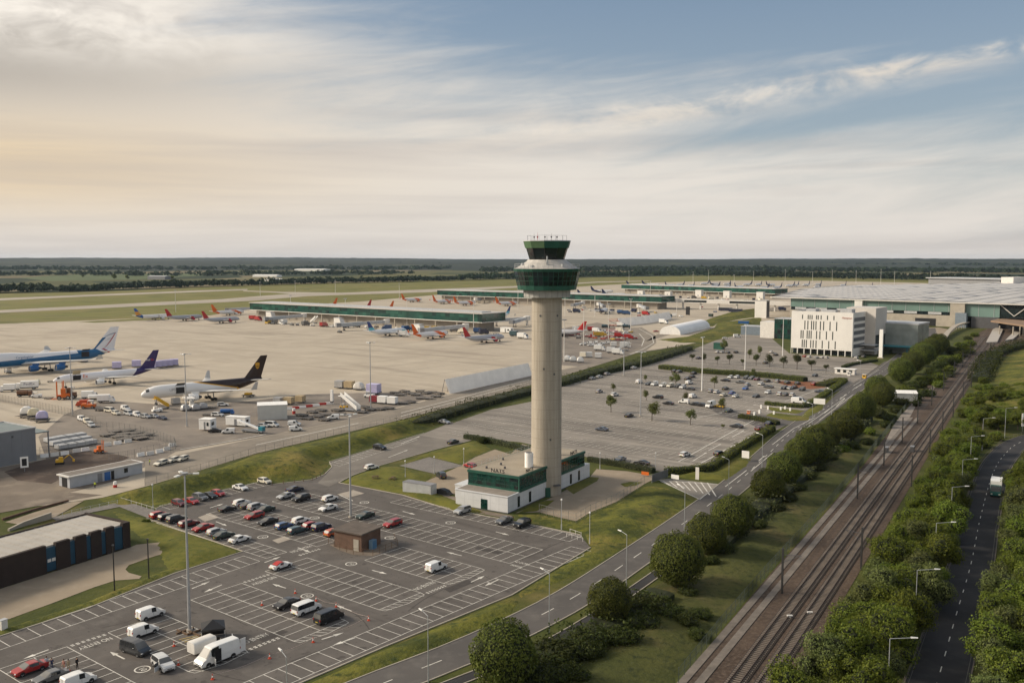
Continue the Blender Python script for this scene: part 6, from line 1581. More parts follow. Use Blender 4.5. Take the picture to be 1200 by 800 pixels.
for x, y, an, ln, lab in [(314,379.5,R(40),34,'grey airbridge nearest the silver jets at the pier corner'),(399,387.5,R(28),38,'grey airbridge by the white and blue jet'),(496,394,R(35),36,'grey airbridge just behind the orange-tailed jet'),(578,382,R(20),30,'grey airbridge at the pier end beside the tower'),(268,368,R(20),36,'grey airbridge behind the silver jets'),(601,383.5,R(60),22,'short grey airbridge by the green truck'),(562,355,R(-100),22,'airbridge arching from the pier behind the orange jets'),(570,353.5,R(-95),20,'second airbridge arching beside the orange jets'),(707,363.5,R(100),18,'airbridge above the dark-bellied jet'),(672,362,R(60),24,'airbridge close beside the tower cab'),(757,366,R(105),18,'airbridge by the red ground vehicles'),(600,352,R(100),18,'airbridge beside the last orange jet')]: airbridge(x, y, an, ln, lab)
# ------------------------------------------------------------------ aircraft
def loft_wing(b, root, tip, cr, ct, tr, tt, m=0):
 """tapered wing panel: leading edges root/tip, chords, thickness"""
 def sec(le, c, t):
  return [(le[0]-f*c, le[1], le[2]+h*t) for f, h in ((0,0),(.12,.5),(.4,.62),(.75,.3),(1,0),(.6,-.25),(.2,-.38))]
 b.loft([sec(root, cr, tr), sec(tip, ct, tt)], m)
def aircraft(name, label, loc, rz, L, r, zc, span, wing_x, cr, ct, sweep, fin_h, engines, fus_mat, fin_mat, eng_mat, wing_mat, winglet=None, group=None, low_nose=0.0, hump=False, tailc=None, detail=True, gear_x=None, eng_r=1.3, door=None, wlm=None):
 t = thing(name, label, 'aircraft', loc, rz, group)
 n = 20; b = MB(); rings = []
 prof = [(0,.02,-.35),(.008,.30,-.30),(.03,.56,-.20),(.06,.78,-.10),(.10,.93,-.03),(.15,1,0),(.30,1,0),(.45,1,0),(.60,1,0),(.68,1,0),(.76,.93,.07),(.84,.74,.26),(.91,.50,.48),(.96,.30,.62),(.99,.15,.70),(1,.06,.72)]
 for f, k, dz in prof:
  x = L/2 - f*L
  rg = []
  for i in range(n):
   a = 2*math.pi*i/n; y, z = r*k*math.cos(a), r*k*1.03*math.sin(a)
   if hump and .03 < f < .36 and z > 0: z *= 1 + .42*max(0, min(1, (f-.03)/.05, (.36-f)/.08))
   rg.append((x, y, zc + dz*r + z))
  rings.append(rg)
 b.loft(rings); f_ = b.build('fuselage', fus_mat, t, 60)
 # cockpit glazing just proud of the nose
 b = MB()
 for s_ in (-1, 1):
  for (a0, a1) in ((.50,.95),(1.0,1.35)):
   def on(f, a):
    for k in range(len(prof)-1):
     if prof[k][0] <= f <= prof[k+1][0]:
      u = (f-prof[k][0])/(prof[k+1][0]-prof[k][0]); kk = prof[k][1]+(prof[k+1][1]-prof[k][1])*u; dz = prof[k][2]+(prof[k+1][2]-prof[k][2])*u
    z = r*kk*1.03*math.sin(a)*1.015
    if hump: z *= 1.42
    return (L/2-f*L+.03, s_*r*kk*math.cos(a)*1.02, zc + dz*r + z + .02)
   b.face([on(.034,a0), on(.034,a1), on(.056,a1-.1), on(.056,a0-.06)][::s_])
 b.build('cockpit_window', M['glass'], t)
 wz = zc - r*.55; half = span/2; dih = .09
 for s_ in (-1, 1):
  b = MB(); tip = (wing_x - half*math.tan(sweep), s_*half, wz + half*dih)
  kink = (wing_x - half*.36*math.tan(sweep), s_*half*.36, wz + half*.36*dih)
  loft_wing(b, (wing_x, s_*r*.3, wz), kink, cr, cr*.58, cr*.12, cr*.075); loft_wing(b, kink, tip, cr*.58, ct, cr*.074, ct*.1)
  for q_ in (.32,.52): b.tube((wing_x - half*q_*math.tan(sweep) - cr*.30, s_*half*q_, wz+half*q_*dih-.35), (wing_x - half*q_*math.tan(sweep) - cr*.62, s_*half*q_, wz+half*q_*dih-.1), .28, .1, 6)
  wg = b.build('wing', wing_mat, t, 40)
  if winglet:
   b = MB(); h_, lean = winglet
   def sec(x, z, y, c): return [(x, y-.09, z), (x-c*.3, y+.07, z), (x-c, y, z), (x-c*.3, y-.12, z)]
   b.loft([sec(tip[0]-.1, tip[2]-.05, tip[1], ct), sec(tip[0]-h_*.55, tip[2]+h_, tip[1]+s_*lean*h_, ct*.42)]); b.build('winglet', wlm or wing_mat, wg)
  b = MB(); tx = -L/2 + L*.085; tz = zc + r*.55; hs = span*.185
  loft_wing(b, (tx+L*.045, s_*r*.25, tz), (tx+L*.045-hs*.62, s_*hs, tz+hs*.1), L*.085, L*.034, .5, .25); b.build('tailplane', wing_mat if tailc is None else tailc, t, 40)
 b = MB(); x0 = -L/2 + L*.145; z0 = zc + r*.75
 def fs(x, z, c, th): return [(x, 0, z), (x-c*.25, th, z), (x-c, 0, z), (x-c*.25, -th, z)]
 b.loft([fs(x0+L*.045, z0, L*.185, .32), fs(x0+L*.006, z0+fin_h*.10, L*.145, .3), fs(x0-fin_h*.72, z0+fin_h, L*.062, .14)]); fin = b.build('tail_fin', fin_mat, t)
 for (ex, ey, ez) in engines:
  for s_ in (-1, 1):
   b = MB(); m_ = 16; er = eng_r
   rg = lambda x, rr: [(ex+x, s_*ey + rr*math.cos(2*math.pi*i/m_), ez + rr*math.sin(2*math.pi*i/m_)) for i in range(m_)]
   b.loft([rg(er*1.55, er*.86), rg(er*1.7, er*.93), rg(er*1.3, er*1.04), rg(0, er*1.06), rg(-er*1.0, er*.84)], 0, False, False)
   b.face(rg(er*1.5, er*.87), 1); b.loft([rg(-er*.95, er*.62), rg(-er*2.0, er*.34)], 1)
   b.box(ex-er*1.4, s_*ey-.16, ez+er*.8, ex+er*.7, s_*ey+.16, ez+er*1.55, 0)
   b.build('engine', [eng_mat, M['darkgrey']], t, 40)
 gx = gear_x if gear_x is not None else wing_x - cr*.72
 b = MB(); b.tube((L*.385,0,zc-r*.8),(L*.385,0,.5),.14);
 for s_ in (-1,1): b.M = Matrix.Translation((L*.385, s_*.32, .5)) @ Matrix.Rotation(R(90), 4, 'X'); b.cyl((0,0,-.14),.5,.5,.28,12,1)
 b.M = None; b.build('nose_gear', [M['grey'], M['tyre']], t)
 for s_ in (-1, 1):
  b = MB(); y = s_*r*1.25; b.tube((gx,y*.8,wz),(gx,y,.6),.22); nw = 2 if r > 2.2 else 1
  for i in range(nw):
   for o_ in (-.45,.45):
    b.M = Matrix.Translation((gx + (i-.5*(nw-1))*1.35, y+o_, .6)) @ Matrix.Rotation(R(90), 4, 'X'); b.cyl((0,0,-.18),.6,.6,.36,12,1)
  b.M = None; b.build('main_gear', [M['grey'], M['tyre']], t)
 return t, fin
def ph(px_nose, z_nose, px_tail, z_tail):
 a, b = at(px_nose[0], px_nose[1], z_nose), at(px_tail[0], px_tail[1], z_tail)
 return a, math.atan2(a.y-b.y, a.x-b.x)
WHT = mat('aircraft_white', (.74,.73,.71), .35, var=.05); WGREY = mat('wing_grey', (.50,.50,.49), .45, var=.08)
# --- brown-tailed freighter
a, h = ph((165,464), 4.2, (304,444.5), 6.6); L_ = 51.5; c = a - Vector((math.cos(h), math.sin(h), 0))*L_/2
br_ = (.028,.014,.010); gold = (.58,.30,.02)
um = livery('brown_gold_livery', (.76,.75,.73), [(gold, [(-.21,0,1,6.9)]), (gold, [(-.62,0,1,12.05),(-1,0,0,13.5)]), (gold, [(-1.4,0,.3,28.4),(-1,0,0,15)]), (br_, [(-.21,0,1,7.35)]), (br_, [(-.62,0,1,12.95),(-1,0,0,13.5)]), (br_, [(-1.4,0,.3,29.6),(-1,0,0,15)])])
bfin = mat('brown_tail', br_, .35, var=.1)
t, fin = aircraft('freighter_jet', 'white freighter aircraft with a dark brown tail and gold shield, being loaded', (c.x,c.y,.07), h, L_, 2.6, 5.25, 47.5, 4.6, 10.2, 2.6, R(31), 9.7, [(7.2,7.6,2.7)], um, bfin, M['white'], WGREY, (3.2,.32), eng_r=1.5, tailc=WGREY)
for s_ in (-1, 1):      # gold shield with the three letters on both faces of the fin
 k = MB(); px_, pz = -23.6, 12.6; P_ = [(-.95,1.25),(0,1.45),(.95,1.25),(.95,-.2),(.6,-.95),(0,-1.4),(-.6,-.95),(-.95,-.2)]
 k.face([(px_+x, s_*.36, pz+z) for x, z in P_][::s_]); k.build('tail_shield', mat('shield_gold', gold, .4), t)
 letters('ups', 'tail_lettering', bfin, t, (px_, s_*.39, pz-.1), 1.35, (R(90),0,0 if s_ < 0 else math.pi), sx=.95)
 letters('UPS', 'side_lettering', mat('grey_lettering', (.30,.29,.28), .5), t, (14.0, s_*2.63, 5.8), 1.5, (R(90),0,0 if s_ < 0 else math.pi))
# open cargo door
b = MB(); b.box(9.2,2.45,4.2,12.6,2.66,6.6); b.build('cargo_hatch', M['black'], t)
b = MB(); b.M = Matrix.Translation((10.9,2.2,7.3)) @ Matrix.Rotation(R(28),4,'X'); b.box(-1.8,0,0,1.8,2.4,.12); b.build('cargo_door', M['darkgrey'], t)
# --- purple-tailed freighter
a, h = ph((62,447.5), 3.4, (185,431.5), 5.4); L_ = 47.3; c = a - Vector((math.cos(h), math.sin(h), 0))*L_/2
pur = (.030,.018,.105)
fm = livery('purple_tail_livery', (.75,.74,.75), [(pur, [(-1,0,-.85,9.2)])])
pfin = mat('purple_tail', pur, .35, var=.08); orl = mat('orange_lettering', (.72,.16,.02), .4); pul = mat('purple_lettering', pur, .4)
t, fin = aircraft('freighter_jet', 'white freighter aircraft with a deep purple tail and its front cargo door open', (c.x,c.y,.07), h, L_, 1.95, 4.3, 38.0, 3.5, 8.6, 2.2, R(27), 8.6, [(5.0,6.4,2.2)], fm, pfin, M['white'], WGREY, None, eng_r=1.25)
for s_ in (-1, 1):
 ro = (R(90),0,0 if s_ < 0 else math.pi); dx = 1 if s_ < 0 else -1
 letters('Fed', 'tail_lettering', M['white'], t, (-21.2-1.0*dx, s_*.36, 9.9), 1.45, ro); letters('Ex', 'tail_lettering', mat('tail_orange_red', (.60,.06,.03), .4), t, (-21.2+1.15*dx, s_*.36, 9.9), 1.45, ro)
 letters('Fed', 'side_lettering', pul, t, (11.6-2.0*dx, s_*1.98, 4.9), 2.3, ro); letters('Ex', 'side_lettering', orl, t, (11.6+1.5*dx, s_*1.98, 4.9), 2.3, ro)
 k = MB(); k.M = None; letters('FedEx', 'engine_lettering', M['grey'], t, (5.2, s_*(6.4+1.34), 2.3), .6, ro)
b = MB(); b.box(12.2,1.86,3.5,15.6,1.98,5.6); b.build('cargo_hatch', M['black'], t)
b = MB(); b.M = Matrix.Translation((13.9,1.5,6.0)) @ Matrix.Rotation(R(62),4,'X'); b.box(-1.7,0,0,1.7,2.2,.12); b.build('cargo_door', mat('cargo_door_tan', (.45,.38,.25), .6), t)
# --- blue and white jumbo freighter
h = R(227.0); tail = at(135,409.5,8.5); L_ = 76.0; c = tail + Vector((math.cos(h), math.sin(h), 0))*L_/2
blu = (.012,.105,.235)
jm = livery('blue_white_livery', (.74,.74,.75), [(blu, [(-.035,0,-1,-7.6),(1,0,.4,-26),(.012,0,1,4.15)]), (blu, [(-.5,0,1,15.2),(.62,0,-1,-26.6),(-1,0,0,17)]), ((.42,.03,.035), [(.62,0,-1,-29.2),(-.62,0,1,28.2),(-1,0,0,20),(0,0,-1,-9.5)])])
jf = livery('blue_swoosh_tail', (.74,.74,.75), [(blu, [(1,0,1,-17.6),(0,0,-1,-15.5)])])
be = mat('blue_engine', (.02,.10,.28), .3)
t, fin = aircraft('jumbo_freighter', 'blue and white four-engined jumbo freighter with a red tail ribbon, cut by the picture edge', (c.x,c.y,.07), h, L_, 3.25, 6.3, 68.4, 13.5, 14.2, 4.0, R(37.5), 12.4, [(8.5,12.0,3.0),(-1.0,21.0,3.6)], jm, jf, be, WGREY, (2.2,.5), hump=True, eng_r=1.55, gear_x=-2.0)
for s_ in (-1, 1):
 for nm_, pts, w0, w1, m_, e_ in (('red_ribbon', [(-29.0,8.2),(-31.6,9.6),(-34.0,11.8),(-36.2,14.6),(-38.2,17.6)], 2.6, .9, mat('ribbon_red', (.42,.03,.035), .4), .40), ('blue_ribbon', [(-28.6,13.0),(-31.5,15.2),(-34.6,16.8),(-38.6,17.9)], 1.3, .6, mat('ribbon_blue', blu, .4), .42), ('blue_ribbon', [(-30.6,12.4),(-33.4,14.2),(-36.4,15.2)], .6, .25, mat('ribbon_blue', blu), .44)):
  P = smooth_line(pts, .8); b = MB(); n_ = len(P) - 1
  for i in range(n_):
   u0, u1 = w0 + (w1-w0)*i/n_, w0 + (w1-w0)*(i+1)/n_
   b.face([(P[i].x-u0*.4, s_*e_, P[i].y+u0*.3), (P[i+1].x-u1*.4, s_*e_, P[i+1].y+u1*.3), (P[i+1].x+u1*.4, s_*e_, P[i+1].y-u1*.3), (P[i].x+u0*.4, s_*e_, P[i].y-u0*.3)])
  b.build(nm_, m_, t)
ll = mat('pale_livery_line', (.50,.60,.66), .4)
letters('Cargologicair', 'side_lettering', blu and mat('blue_lettering', (.05,.12,.25), .4), t, (10, 3.3, 8.2), 1.6, (R(90),0,math.pi)); letters('CLA', 'side_lettering', ll, t, (8.5, 3.32, 5.5), 1.5, (R(90),0,math.pi))
b = MB(); b.box(-22.5,3.05,6.0,-18.5,3.3,8.8); b.build('cargo_hatch', M['black'], t)
b = MB(); b.M = Matrix.Translation((-20.5,2.6,9.3)) @ Matrix.Rotation(R(20),4,'X'); b.box(-2,0,0,2,2.6,.15); b.build('cargo_door', M['darkgrey'], t)
# --- medium jets at the piers
def narrow(label, pxy, head, fus, finm, engm, wlm=None, L=38.0, group='jets parked nose-in at the piers', name='passenger_jet', off=0.0, scale=None):
 """pxy: photo pixel of the ground under the middle of the jet"""
 p = at(*pxy)
 t, f = aircraft(name, label, (p.x,p.y,.08), head, L, 1.95, 3.35, 34.5, 4.6, 7.2, 1.8, R(27), 7.0, [(5.2,5.2,1.75)], fus, finm, engm, WGREY, (2.3,.2), group, eng_r=1.05, wlm=wlm)
 return t
org = (.70,.13,.012); orm = mat('orange_tail', org, .35, var=.06)
of = livery('orange_tail_livery', (.75,.73,.71), [(org, [(-1,0,0,11.5),(-.55,0,-1,3.1)]), (org, [(.5,0,1,6.6),(1,0,0,1.5),(-.5,0,-1,-9.6)])])
rdm = mat('red_tail', (.40,.02,.02), .35, var=.06); slf = livery('silver_red_livery', (.38,.39,.42), [((.40,.02,.02), [(1,0,0,4.8),(-1,0,0,-8.2),(-.1,0,-1,-4.6)])])
slw = mat('silver_red_engine', (.42,.03,.05), .35)
blf = livery('white_blue_livery', (.72,.75,.77), [((.10,.42,.50), [(1,0,0,12),(-1,0,0,-15.5),(0,0,-1,-4.0)])]); bltail = livery('navy_cyan_tail', (.015,.05,.19), [((.10,.45,.55), [(0,0,-1,-7.0)])])
holf = livery('white_gold_livery', (.74,.72,.68), [((.02,.10,.33), [(-1,0,-.2,11.5)])]); holt = livery('blue_gold_tail', (.02,.10,.36), [((.62,.28,.03), [(-1,0,-.9,5.0),(0,0,-1,-8.6)])])
HD = BB
for lab, pxy, hd, fs_, fn_, en_, wl in [
 ('white jet with a navy and cyan tail at the middle of the pier', (455,393.5), HD-R(3), blf, bltail, WHT, None),
 ('white and orange jet with an orange tail at the pier, beside the silver red-tailed jet', (505,397), HD+R(1), of, orm, orm, orm),
 ('silver jet with a bright red tail at the end of the pier', (568,401.5), HD-R(7), slf, rdm, slw, None),
 ('silver red-tailed jet, first of the two parked by the far grass', (217,375.8), HD, slf, rdm, slw, None),
 ('silver red-tailed jet, second of the two by the far grass, next to red ground vehicles', (260,378.6), HD, slf, rdm, slw, None),
 ('white jet with a blue and gold tail at the corner of the far grass', (181,374.8), HD, holf, holt, WHT, None),
 ('orange-tailed jet standing apart on the taxiway side', (483,354), HD, of, orm, orm, orm),
 ('orange-tailed jet in front of the white-tailed one', (519,356), HD+R(2), of, orm, orm, orm),
 ('orange-tailed jet nose-on to the arching airbridges', (545,357.8), HD-R(4), of, orm, orm, orm),
 ('orange-tailed jet closest to the tower cab', (594,358.4), HD-R(6), of, orm, orm, orm),
 ('white-tailed jet half hidden behind the orange ones', (531,351.5), HD, WHT, mat('pale_tail', (.70,.62,.55), .4), WHT, None),
 ('silver red-tailed jet half hidden by the tower shaft', (657,394), HD+R(105), slf, rdm, slw, None),
 ('jet with an orange tail peeking out behind the green pier end', (268,369.5), HD, of, orm, WHT, None),
]: narrow(lab, pxy, hd, fs_, fn_, en_, wl)
# tails rising behind the first pier
for lab, pxy, m1, m2 in [('jet behind the pier, only its small orange tail showing above the roof', (380,361.5), of, orm), ('jet behind the pier, only its red tail showing above the roof', (420,364), slf, rdm), ('jet behind the pier with a second orange tail above the roof', (446,366), of, orm), ('jet behind the pier, only its blue tail showing above the roof end', (583,374), blf, bltail)]:
 narrow(lab, pxy, HD + math.pi, m1, m2, WHT)
nvy = (.012,.022,.085); rym = livery('white_navy_livery', (.74,.74,.74), [(nvy, [(-.35,0,-1,-1.6),(-1,0,0,2)])]); ryt = mat('navy_tail', nvy, .4)
narrow('white jet with a dark navy belly at the pier beyond the tower', (707,367.5), HD+R(20), rym, ryt, WHT)
# many navy-tailed jets on the far stands
first = narrow('navy-tailed jet with a long body, nearest the tower cab on the far stands', (706,343.5), HD-R(50), rym, ryt, WHT, group='navy-tailed jets on the far stands')
remember(first)
RY = [(692,348.5,'navy-tailed jet lying behind the pier beside the tower cab'),(720,347.5,'navy-tailed jet behind the pier roof, second from the tower cab'),(745,335.5,'dark-finned jet at the tip of the far pier'),(763,335,'pale-finned jet beside the dark-finned one at the pier tip')]
RY += [(x, y, f'navy-tailed jet above the pier roofs, {ORD[i]} counting from tower to terminal') for i, (x, y) in enumerate([(785,335),(797,334.5),(810,335.5),(826,333),(837,333.5),(838,336),(852,333.5),(852,336.5),(866,337),(876,334),(889,334.2),(896,338),(903,334.5),(911,337.5),(926,335.5),(932,334.8)])]
for i, (x, y, lab) in enumerate(RY):
 p = at(x, y + (1.0 if i > 3 else 0)); copy_tree(first, (p.x, p.y, .08), HD - R(50) + (R(rnd.uniform(-8, 8)) if i < 4 else R((230 if i % 4 else 50) + rnd.uniform(-7, 7))), lab, 'navy-tailed jets on the far stands')
for i, (x, y) in enumerate([(945,335.5),(959,335),(958,338),(988,336.2),(1019,337)]):
 p = at(x, y + (1.0 if i > 3 else 0)); copy_tree(first, (p.x, p.y, .08), HD + R(180), f'navy-tailed jet beyond the terminal roof, {ORD[i]} counting from the pier end', 'navy-tailed jets on the far stands')
# ------------------------------------------------------------------ lamps and masts
def high_mast(px, py, h, label, arms=3, pal=None):
 p = at(px, py); t = thing('high_mast', label, 'lighting mast', (p.x, p.y, 0), R(rnd.uniform(0,60)), 'tall lighting masts')
 b = MB(); b.tube((0,0,0),(0,0,h*.4),.26,.20,10); b.tube((0,0,h*.4),(0,0,h),.20,.12,8); b.build('pole', pal or mat('mast_grey', (.40,.41,.42), .5, .3), t, 40)
 b = MB(); b.cyl((0,0,0),.55,.5,.35,10); b.build('base', M['concrete'], t)
 b = MB(); b.cyl((0,0,h-.1),.35,.5,.35,10)
 for i in range(arms):
  a = 2*math.pi*i/arms; b.tube((0,0,h),(1.5*math.cos(a),1.5*math.sin(a),h+.1),.07,n=5)
 b.build('head_frame', M['steel'], t)
 for i in range(arms):
  a = 2*math.pi*i/arms; k = MB(); k.bx((1.7*math.cos(a),1.7*math.sin(a),h-.05),(.9,.5,.22),0,a); k.build('floodlight', M['lamp'], t)
 return t
for x, y, h, lab in [(222.3,739,25.2,'tall thick grey lighting mast beside the black gazebo'),(411,606,23.5,'tall slim lighting mast behind the brick hut'),(219,500,25.5,'tall pale mast on the apron near the brown-tailed freighter'),(85,487,25.5,'tall mast in front of the purple-tailed freighter nose'),(434.5,479,26,'tall thin mast beside the lilac wrapped cargo'),(750.5,487.5,24,'tall mast on the bare bays between two young trees'),(822.5,458.5,24,'tall white mast at the foot of which a silver and a white car stand'),(873,433.5,24,'tall white mast rising from the long hedge'),(917,417.5,23,'tall white mast beside the hotel wall'),(731,440,19,'thin mast at the shrub row near the silver cars')]: high_mast(x, y, h, lab, 3 if y > 470 else 2, M['white'] if 'white' in lab else None)
for i, (x, y, h) in enumerate([(341,372,22),(405,378,22),(477,383,24),(555,389,25),(661,424,24),(684,405,26),(713,398,26),(739,388,26),(697,371,22),(662,371,22),(762,349,25),(793,372,24),(206,366,24),(305,347,22),(346,345,22),(393,344,22),(468,350,22),(607,363,24),(860,342,30),(830,333,32),(737,331,28),(812,333,28),(920,330,30),(975,331,30),(1003,332,30),(1032,333,34),(1048,334,30),(1090,334,30),(952,331,26),(883,330,26)]):
 p = at(x, y); t = thing('apron_mast', f'thin pale apron floodlight mast, {"on the far side of the terminal" if x > 830 else "by the piers"}, number {i} of its kind seen from the grass'.split(', number')[0], 'lighting mast', (p.x, p.y, 0), 0, 'apron masts beyond the terminal' if x > 830 else 'apron masts by the piers')
 b = MB(); b.tube((0,0,0),(0,0,h),.3,.18,6); b.build('pole', M['offwhite'], t); b = MB(); b.bx((0,0,h-.3),(2.8,.7,.7)); b.build('lamp_head', M['lightgrey'], t)
def street_lamp(px, py, h, arm_dir, arm, label, double=False, loc=None, grp='street lamps along the main road'):
 p = loc or at(px, py); t = thing('street_lamp', label, 'street lamp', (p.x, p.y, 0), arm_dir, grp)
 b = MB(); b.tube((0,0,0),(0,0,1.3),.11,.10,8); b.tube((0,0,1.3),(0,0,h-.1),.075,.055,8); b.build('pole', mat('lamp_post_grey', (.42,.44,.45), .45, .4), t, 40)
 for s_ in ((1,-1) if double else (1,)):
  b = MB(); b.tube((0,0,h-.1),(s_*arm,0,h+.25),.05,.04,6); ar_ = b.build('arm', mat('lamp_post_grey', (.42,.44,.45)), t)
  b = MB(); b.loft([[(s_*(arm-.1),y,h+.2+z) for y, z in ((-.14,0),(.14,0),(.10,.16),(-.10,.16))],[(s_*(arm+.75),y,h+.28+z) for y, z in ((-.1,0),(.1,0),(.06,.09),(-.06,.09))]]); b.build('lamp_head', M['lamp'], ar_)
LH = R(128)
for i, (x, y, lab) in enumerate([(337.5,858,'street lamp at the bottom edge beside the white minibus block'),(502,799,'street lamp on the verge below the hatched van bay'),(643.7,741,'street lamp between the clipped tree and the perimeter bays'),(734,687,'street lamp opposite the largest clipped tree'),(802,622,'street lamp at the mouth of the slip road'),(853.5,583,'street lamp beyond the chevron markings'),(893,549,'street lamp by the bend of the clipped hedge'),(951.5,506,'street lamp opposite the barrier lanes'),(974.5,486,'street lamp beside the white road sign'),(1008,446,'street lamp near the hotel junction')]): street_lamp(x, y, 9.6 if i != 0 else 9.8, LH, 1.5, lab)
for i, (x, yt, w_) in enumerate([(1043,747,'closest to the bottom edge'),(1075,667,'second up from the bottom edge'),(1097.5,612,'above the second gap in the trees'),(1116,570,'level with the white and green truck'),(1128.5,538,'just above the truck'),(1138.5,511,'at the start of the bend'),(1152.5,490,'on the bend above the scrub'),(1179,478,'beside the white roadside panel')]):
 p = at(x, yt, 10.0); street_lamp(0, 0, 10.0, R(-12), 2.6, 'silver lamp of the dark side road, ' + w_, loc=Vector((p.x, p.y, 0)), grp='street lamps along the side road')
for x, y, h, lab in [(691,637,6.5,'short post lamp on the lawn beside the perimeter bays'),(658,620,6.5,'short post lamp at the yard corner near the fence'),(509,555,4.6,'short post lamp at the corner of the gravel patch'),(475,561,4.8,'short post lamp behind the shipping container'),(543.5,545.5,4.8,'short post lamp by the small red car'),(179.5,597.5,6.0,'short post lamp with a thick base at the lawn corner'),(683,562,5.2,'white pole standing beside the tower office wall'),(768,551,4.8,'short lamp by the yard gate'),(703,549.5,4.5,'short lamp behind the tower yard hedge')]:
 p = at(x, y); t = thing('post_lamp', lab, 'post lamp', (p.x, p.y, 0), 0, 'short post lamps'); b = MB(); b.tube((0,0,0),(0,0,1.2),.13,.12,8); b.tube((0,0,1.2),(0,0,h),.07,.06,6); b.build('pole', M['lightgrey'] if 'white' not in lab else M['white'], t)
 b = MB(); b.cyl((0,0,h),.22,.16,.3,8); b.build('lamp_head', M['lamp'], t)
for x, y, h, lab in [(134.3,692,8.2,'dark wooden lamp post on the lawn edge, by the brown building doors'),(174.5,678,7.4,'dark wooden lamp post on the lawn corner')]:
 p = at(x, y); t = thing('wooden_post', lab, 'post', (p.x, p.y, 0)); b = MB(); b.tube((0,0,0),(0,0,h),.13,.1,8); b.build('pole', mat('dark_post', (.03,.028,.025), .8), t); b = MB(); b.bx((0,0,h),(.35,.25,.2)); b.build('lamp_head', M['darkgrey'], t)

# ------------------------------------------------------------------ fences
fence('security_fence', 'tall grey paling fence along the apron behind the grey warehouse', [(-30,465),(0,470),(40,478),(80,487),(112,497)], 3.0, 2.6, mat('fence_post_grey', (.30,.27,.23), .7), rails=3, fill=.28, post=.06)
fence('mesh_fence', 'tall mesh fence round the dolly compound', [(118,504),(140,505),(165,509),(188,516),(204,522),(206,527),(200,531)], 3.0, 2.6, MESHM, rails=2, fill=.45)
fence('mesh_fence', 'tall mesh fence between dollies and dirt yard', [(47,533),(80,528.5),(120,521),(160,513),(186,517)], 2.4, 3.0, MESHM, rails=2, fill=.6)
fence('mesh_fence', 'mesh fence along the dirt yard behind the site cabin', [(128,541),(150,538),(180,531),(202,526)], 2.6, 2.6, MESHM, rails=2, fill=.6)
fence('perimeter_fence', 'wire perimeter fence between the service road and the grass bank', [(170,570.5),(235,552.5),(300,532),(400,509.5),(472,492),(540,474),(600,458),(658,442)], 2.2, 3.6, MESHM, rails=2, fill=1.2)
fence('railway_fence', 'green-grey palisade fence along the railway side road', [(795,800),(845,737),(900,672),(965,600),(1010,545),(1045,500),(1062,478)], 2.2, 2.7, mat('palisade_green', (.05,.065,.05), .7), rails=2, fill=.3)
fence('yard_fence', 'wire fence round the paved tower yard', [(632,601.5),(657,608),(675,612.5),(692,602),(722,589),(755,567.5)], 2.2, 2.6, MESHM, rails=2, fill=.7)
fence('yard_fence', 'wire fence behind the tower yard hedge', [(690,538),(730,545),(766,552)], 2.0, 2.8, MESHM, rails=2, fill=.9)
fence('road_barrier', 'low timber rail barrier at the corner of the perimeter bays', [(664,629),(683,634)], .8, 1.6, M['offwhite'], rails=1)
fence('road_barrier', 'low timber rail barrier beside the gap in the lawn', [(668,623.5),(681,628)], .8, 1.6, M['offwhite'], rails=1)
fence('bollard_row', 'row of dark timber bollards round the bank bend', [(319,568.5),(345,565.5),(366,562.5),(380,556)], .9, 2.6, M['wood'], rails=0, post=.09, cat='bollards')
fence('crash_barrier', 'concrete-coloured crash barrier along the dark side road', [(1052,815),(1064,790),(1092,722),(1114,660),(1126,606),(1142,552),(1156,533),(1178,514.5),(1215,504)], .8, 3.0, mat('barrier_tan', (.15,.13,.11), .9), rails=2)

# ------------------------------------------------------------------ railway
RA = R(59.87); ru = Vector((math.cos(RA), math.sin(RA), 0)); rn = Vector((-math.sin(RA), math.cos(RA), 0))
sheet('railway_ballast', [(800,800),(845,740),(903,672),(968,600),(1012,545),(1047,499),(1066,474),(1100,437),(1135,402),(1150,388),(1163,383),(1230,383),(1193,403),(1152,424),(1144,439),(1126,470),(1113,492),(1049,600),(1000,682),(951,765),(870,905),(712,905)], .05, G_['ballast'])
RAIL = mat('rail_steel', (.085,.055,.04), .45, .6, .2, 2)
def track(p0, ln, label, curve=None):
 t = thing('railway_track', label, 'railway track', (p0.x, p0.y, .05), 0); P = curve or [p0, p0 + ru*ln]
 P = [q - p0 for q in P]; sl = MB(); tot = 0
 b = MB(); b.strip(P, 2.9, .10); b.build('sleeper_bed', mat('dark_ballast', (.050,.038,.031), .95, var=.3, scale=1.5), t)
 for i in range(len(P)-1):
  d = (P[i+1]-P[i]); n = int(d.length/.68); dn = d.normalized(); an = math.atan2(dn.y, dn.x)
  for k in range(n):
   c = P[i] + d*(k/n); sl.bx((c.x,c.y,.11),(.27,2.5,.09),0,an)
 stuff(sl.build('sleeper', mat('grey_sleeper', (.165,.138,.115), .95, var=.25, scale=.3), t))
 for s_ in (-.75, .75):
  b = MB(); L = ribbon(P, .09, s_)
  for i in range(len(L)-1):
   a_, b_ = L[i]; c_, d_ = L[i+1]
   b.faces([(a_.x,a_.y,.2),(b_.x,b_.y,.2),(d_.x,d_.y,.2),(c_.x,c_.y,.2),(a_.x,a_.y,.38),(b_.x,b_.y,.38),(d_.x,d_.y,.38),(c_.x,c_.y,.38)], [(4,5,6,7),(0,1,5,4),(1,2,6,5),(2,3,7,6),(3,0,4,7)])
  b.build('rail', RAIL, t)
k0 = at(1009.7,600); k1 = at(1031,600)
track(k0 - ru*118, 690, 'straight brown railway track on the roadside of the pair'); track(k1 - ru*122, 690, 'straight brown railway track on the woodland side of the pair')
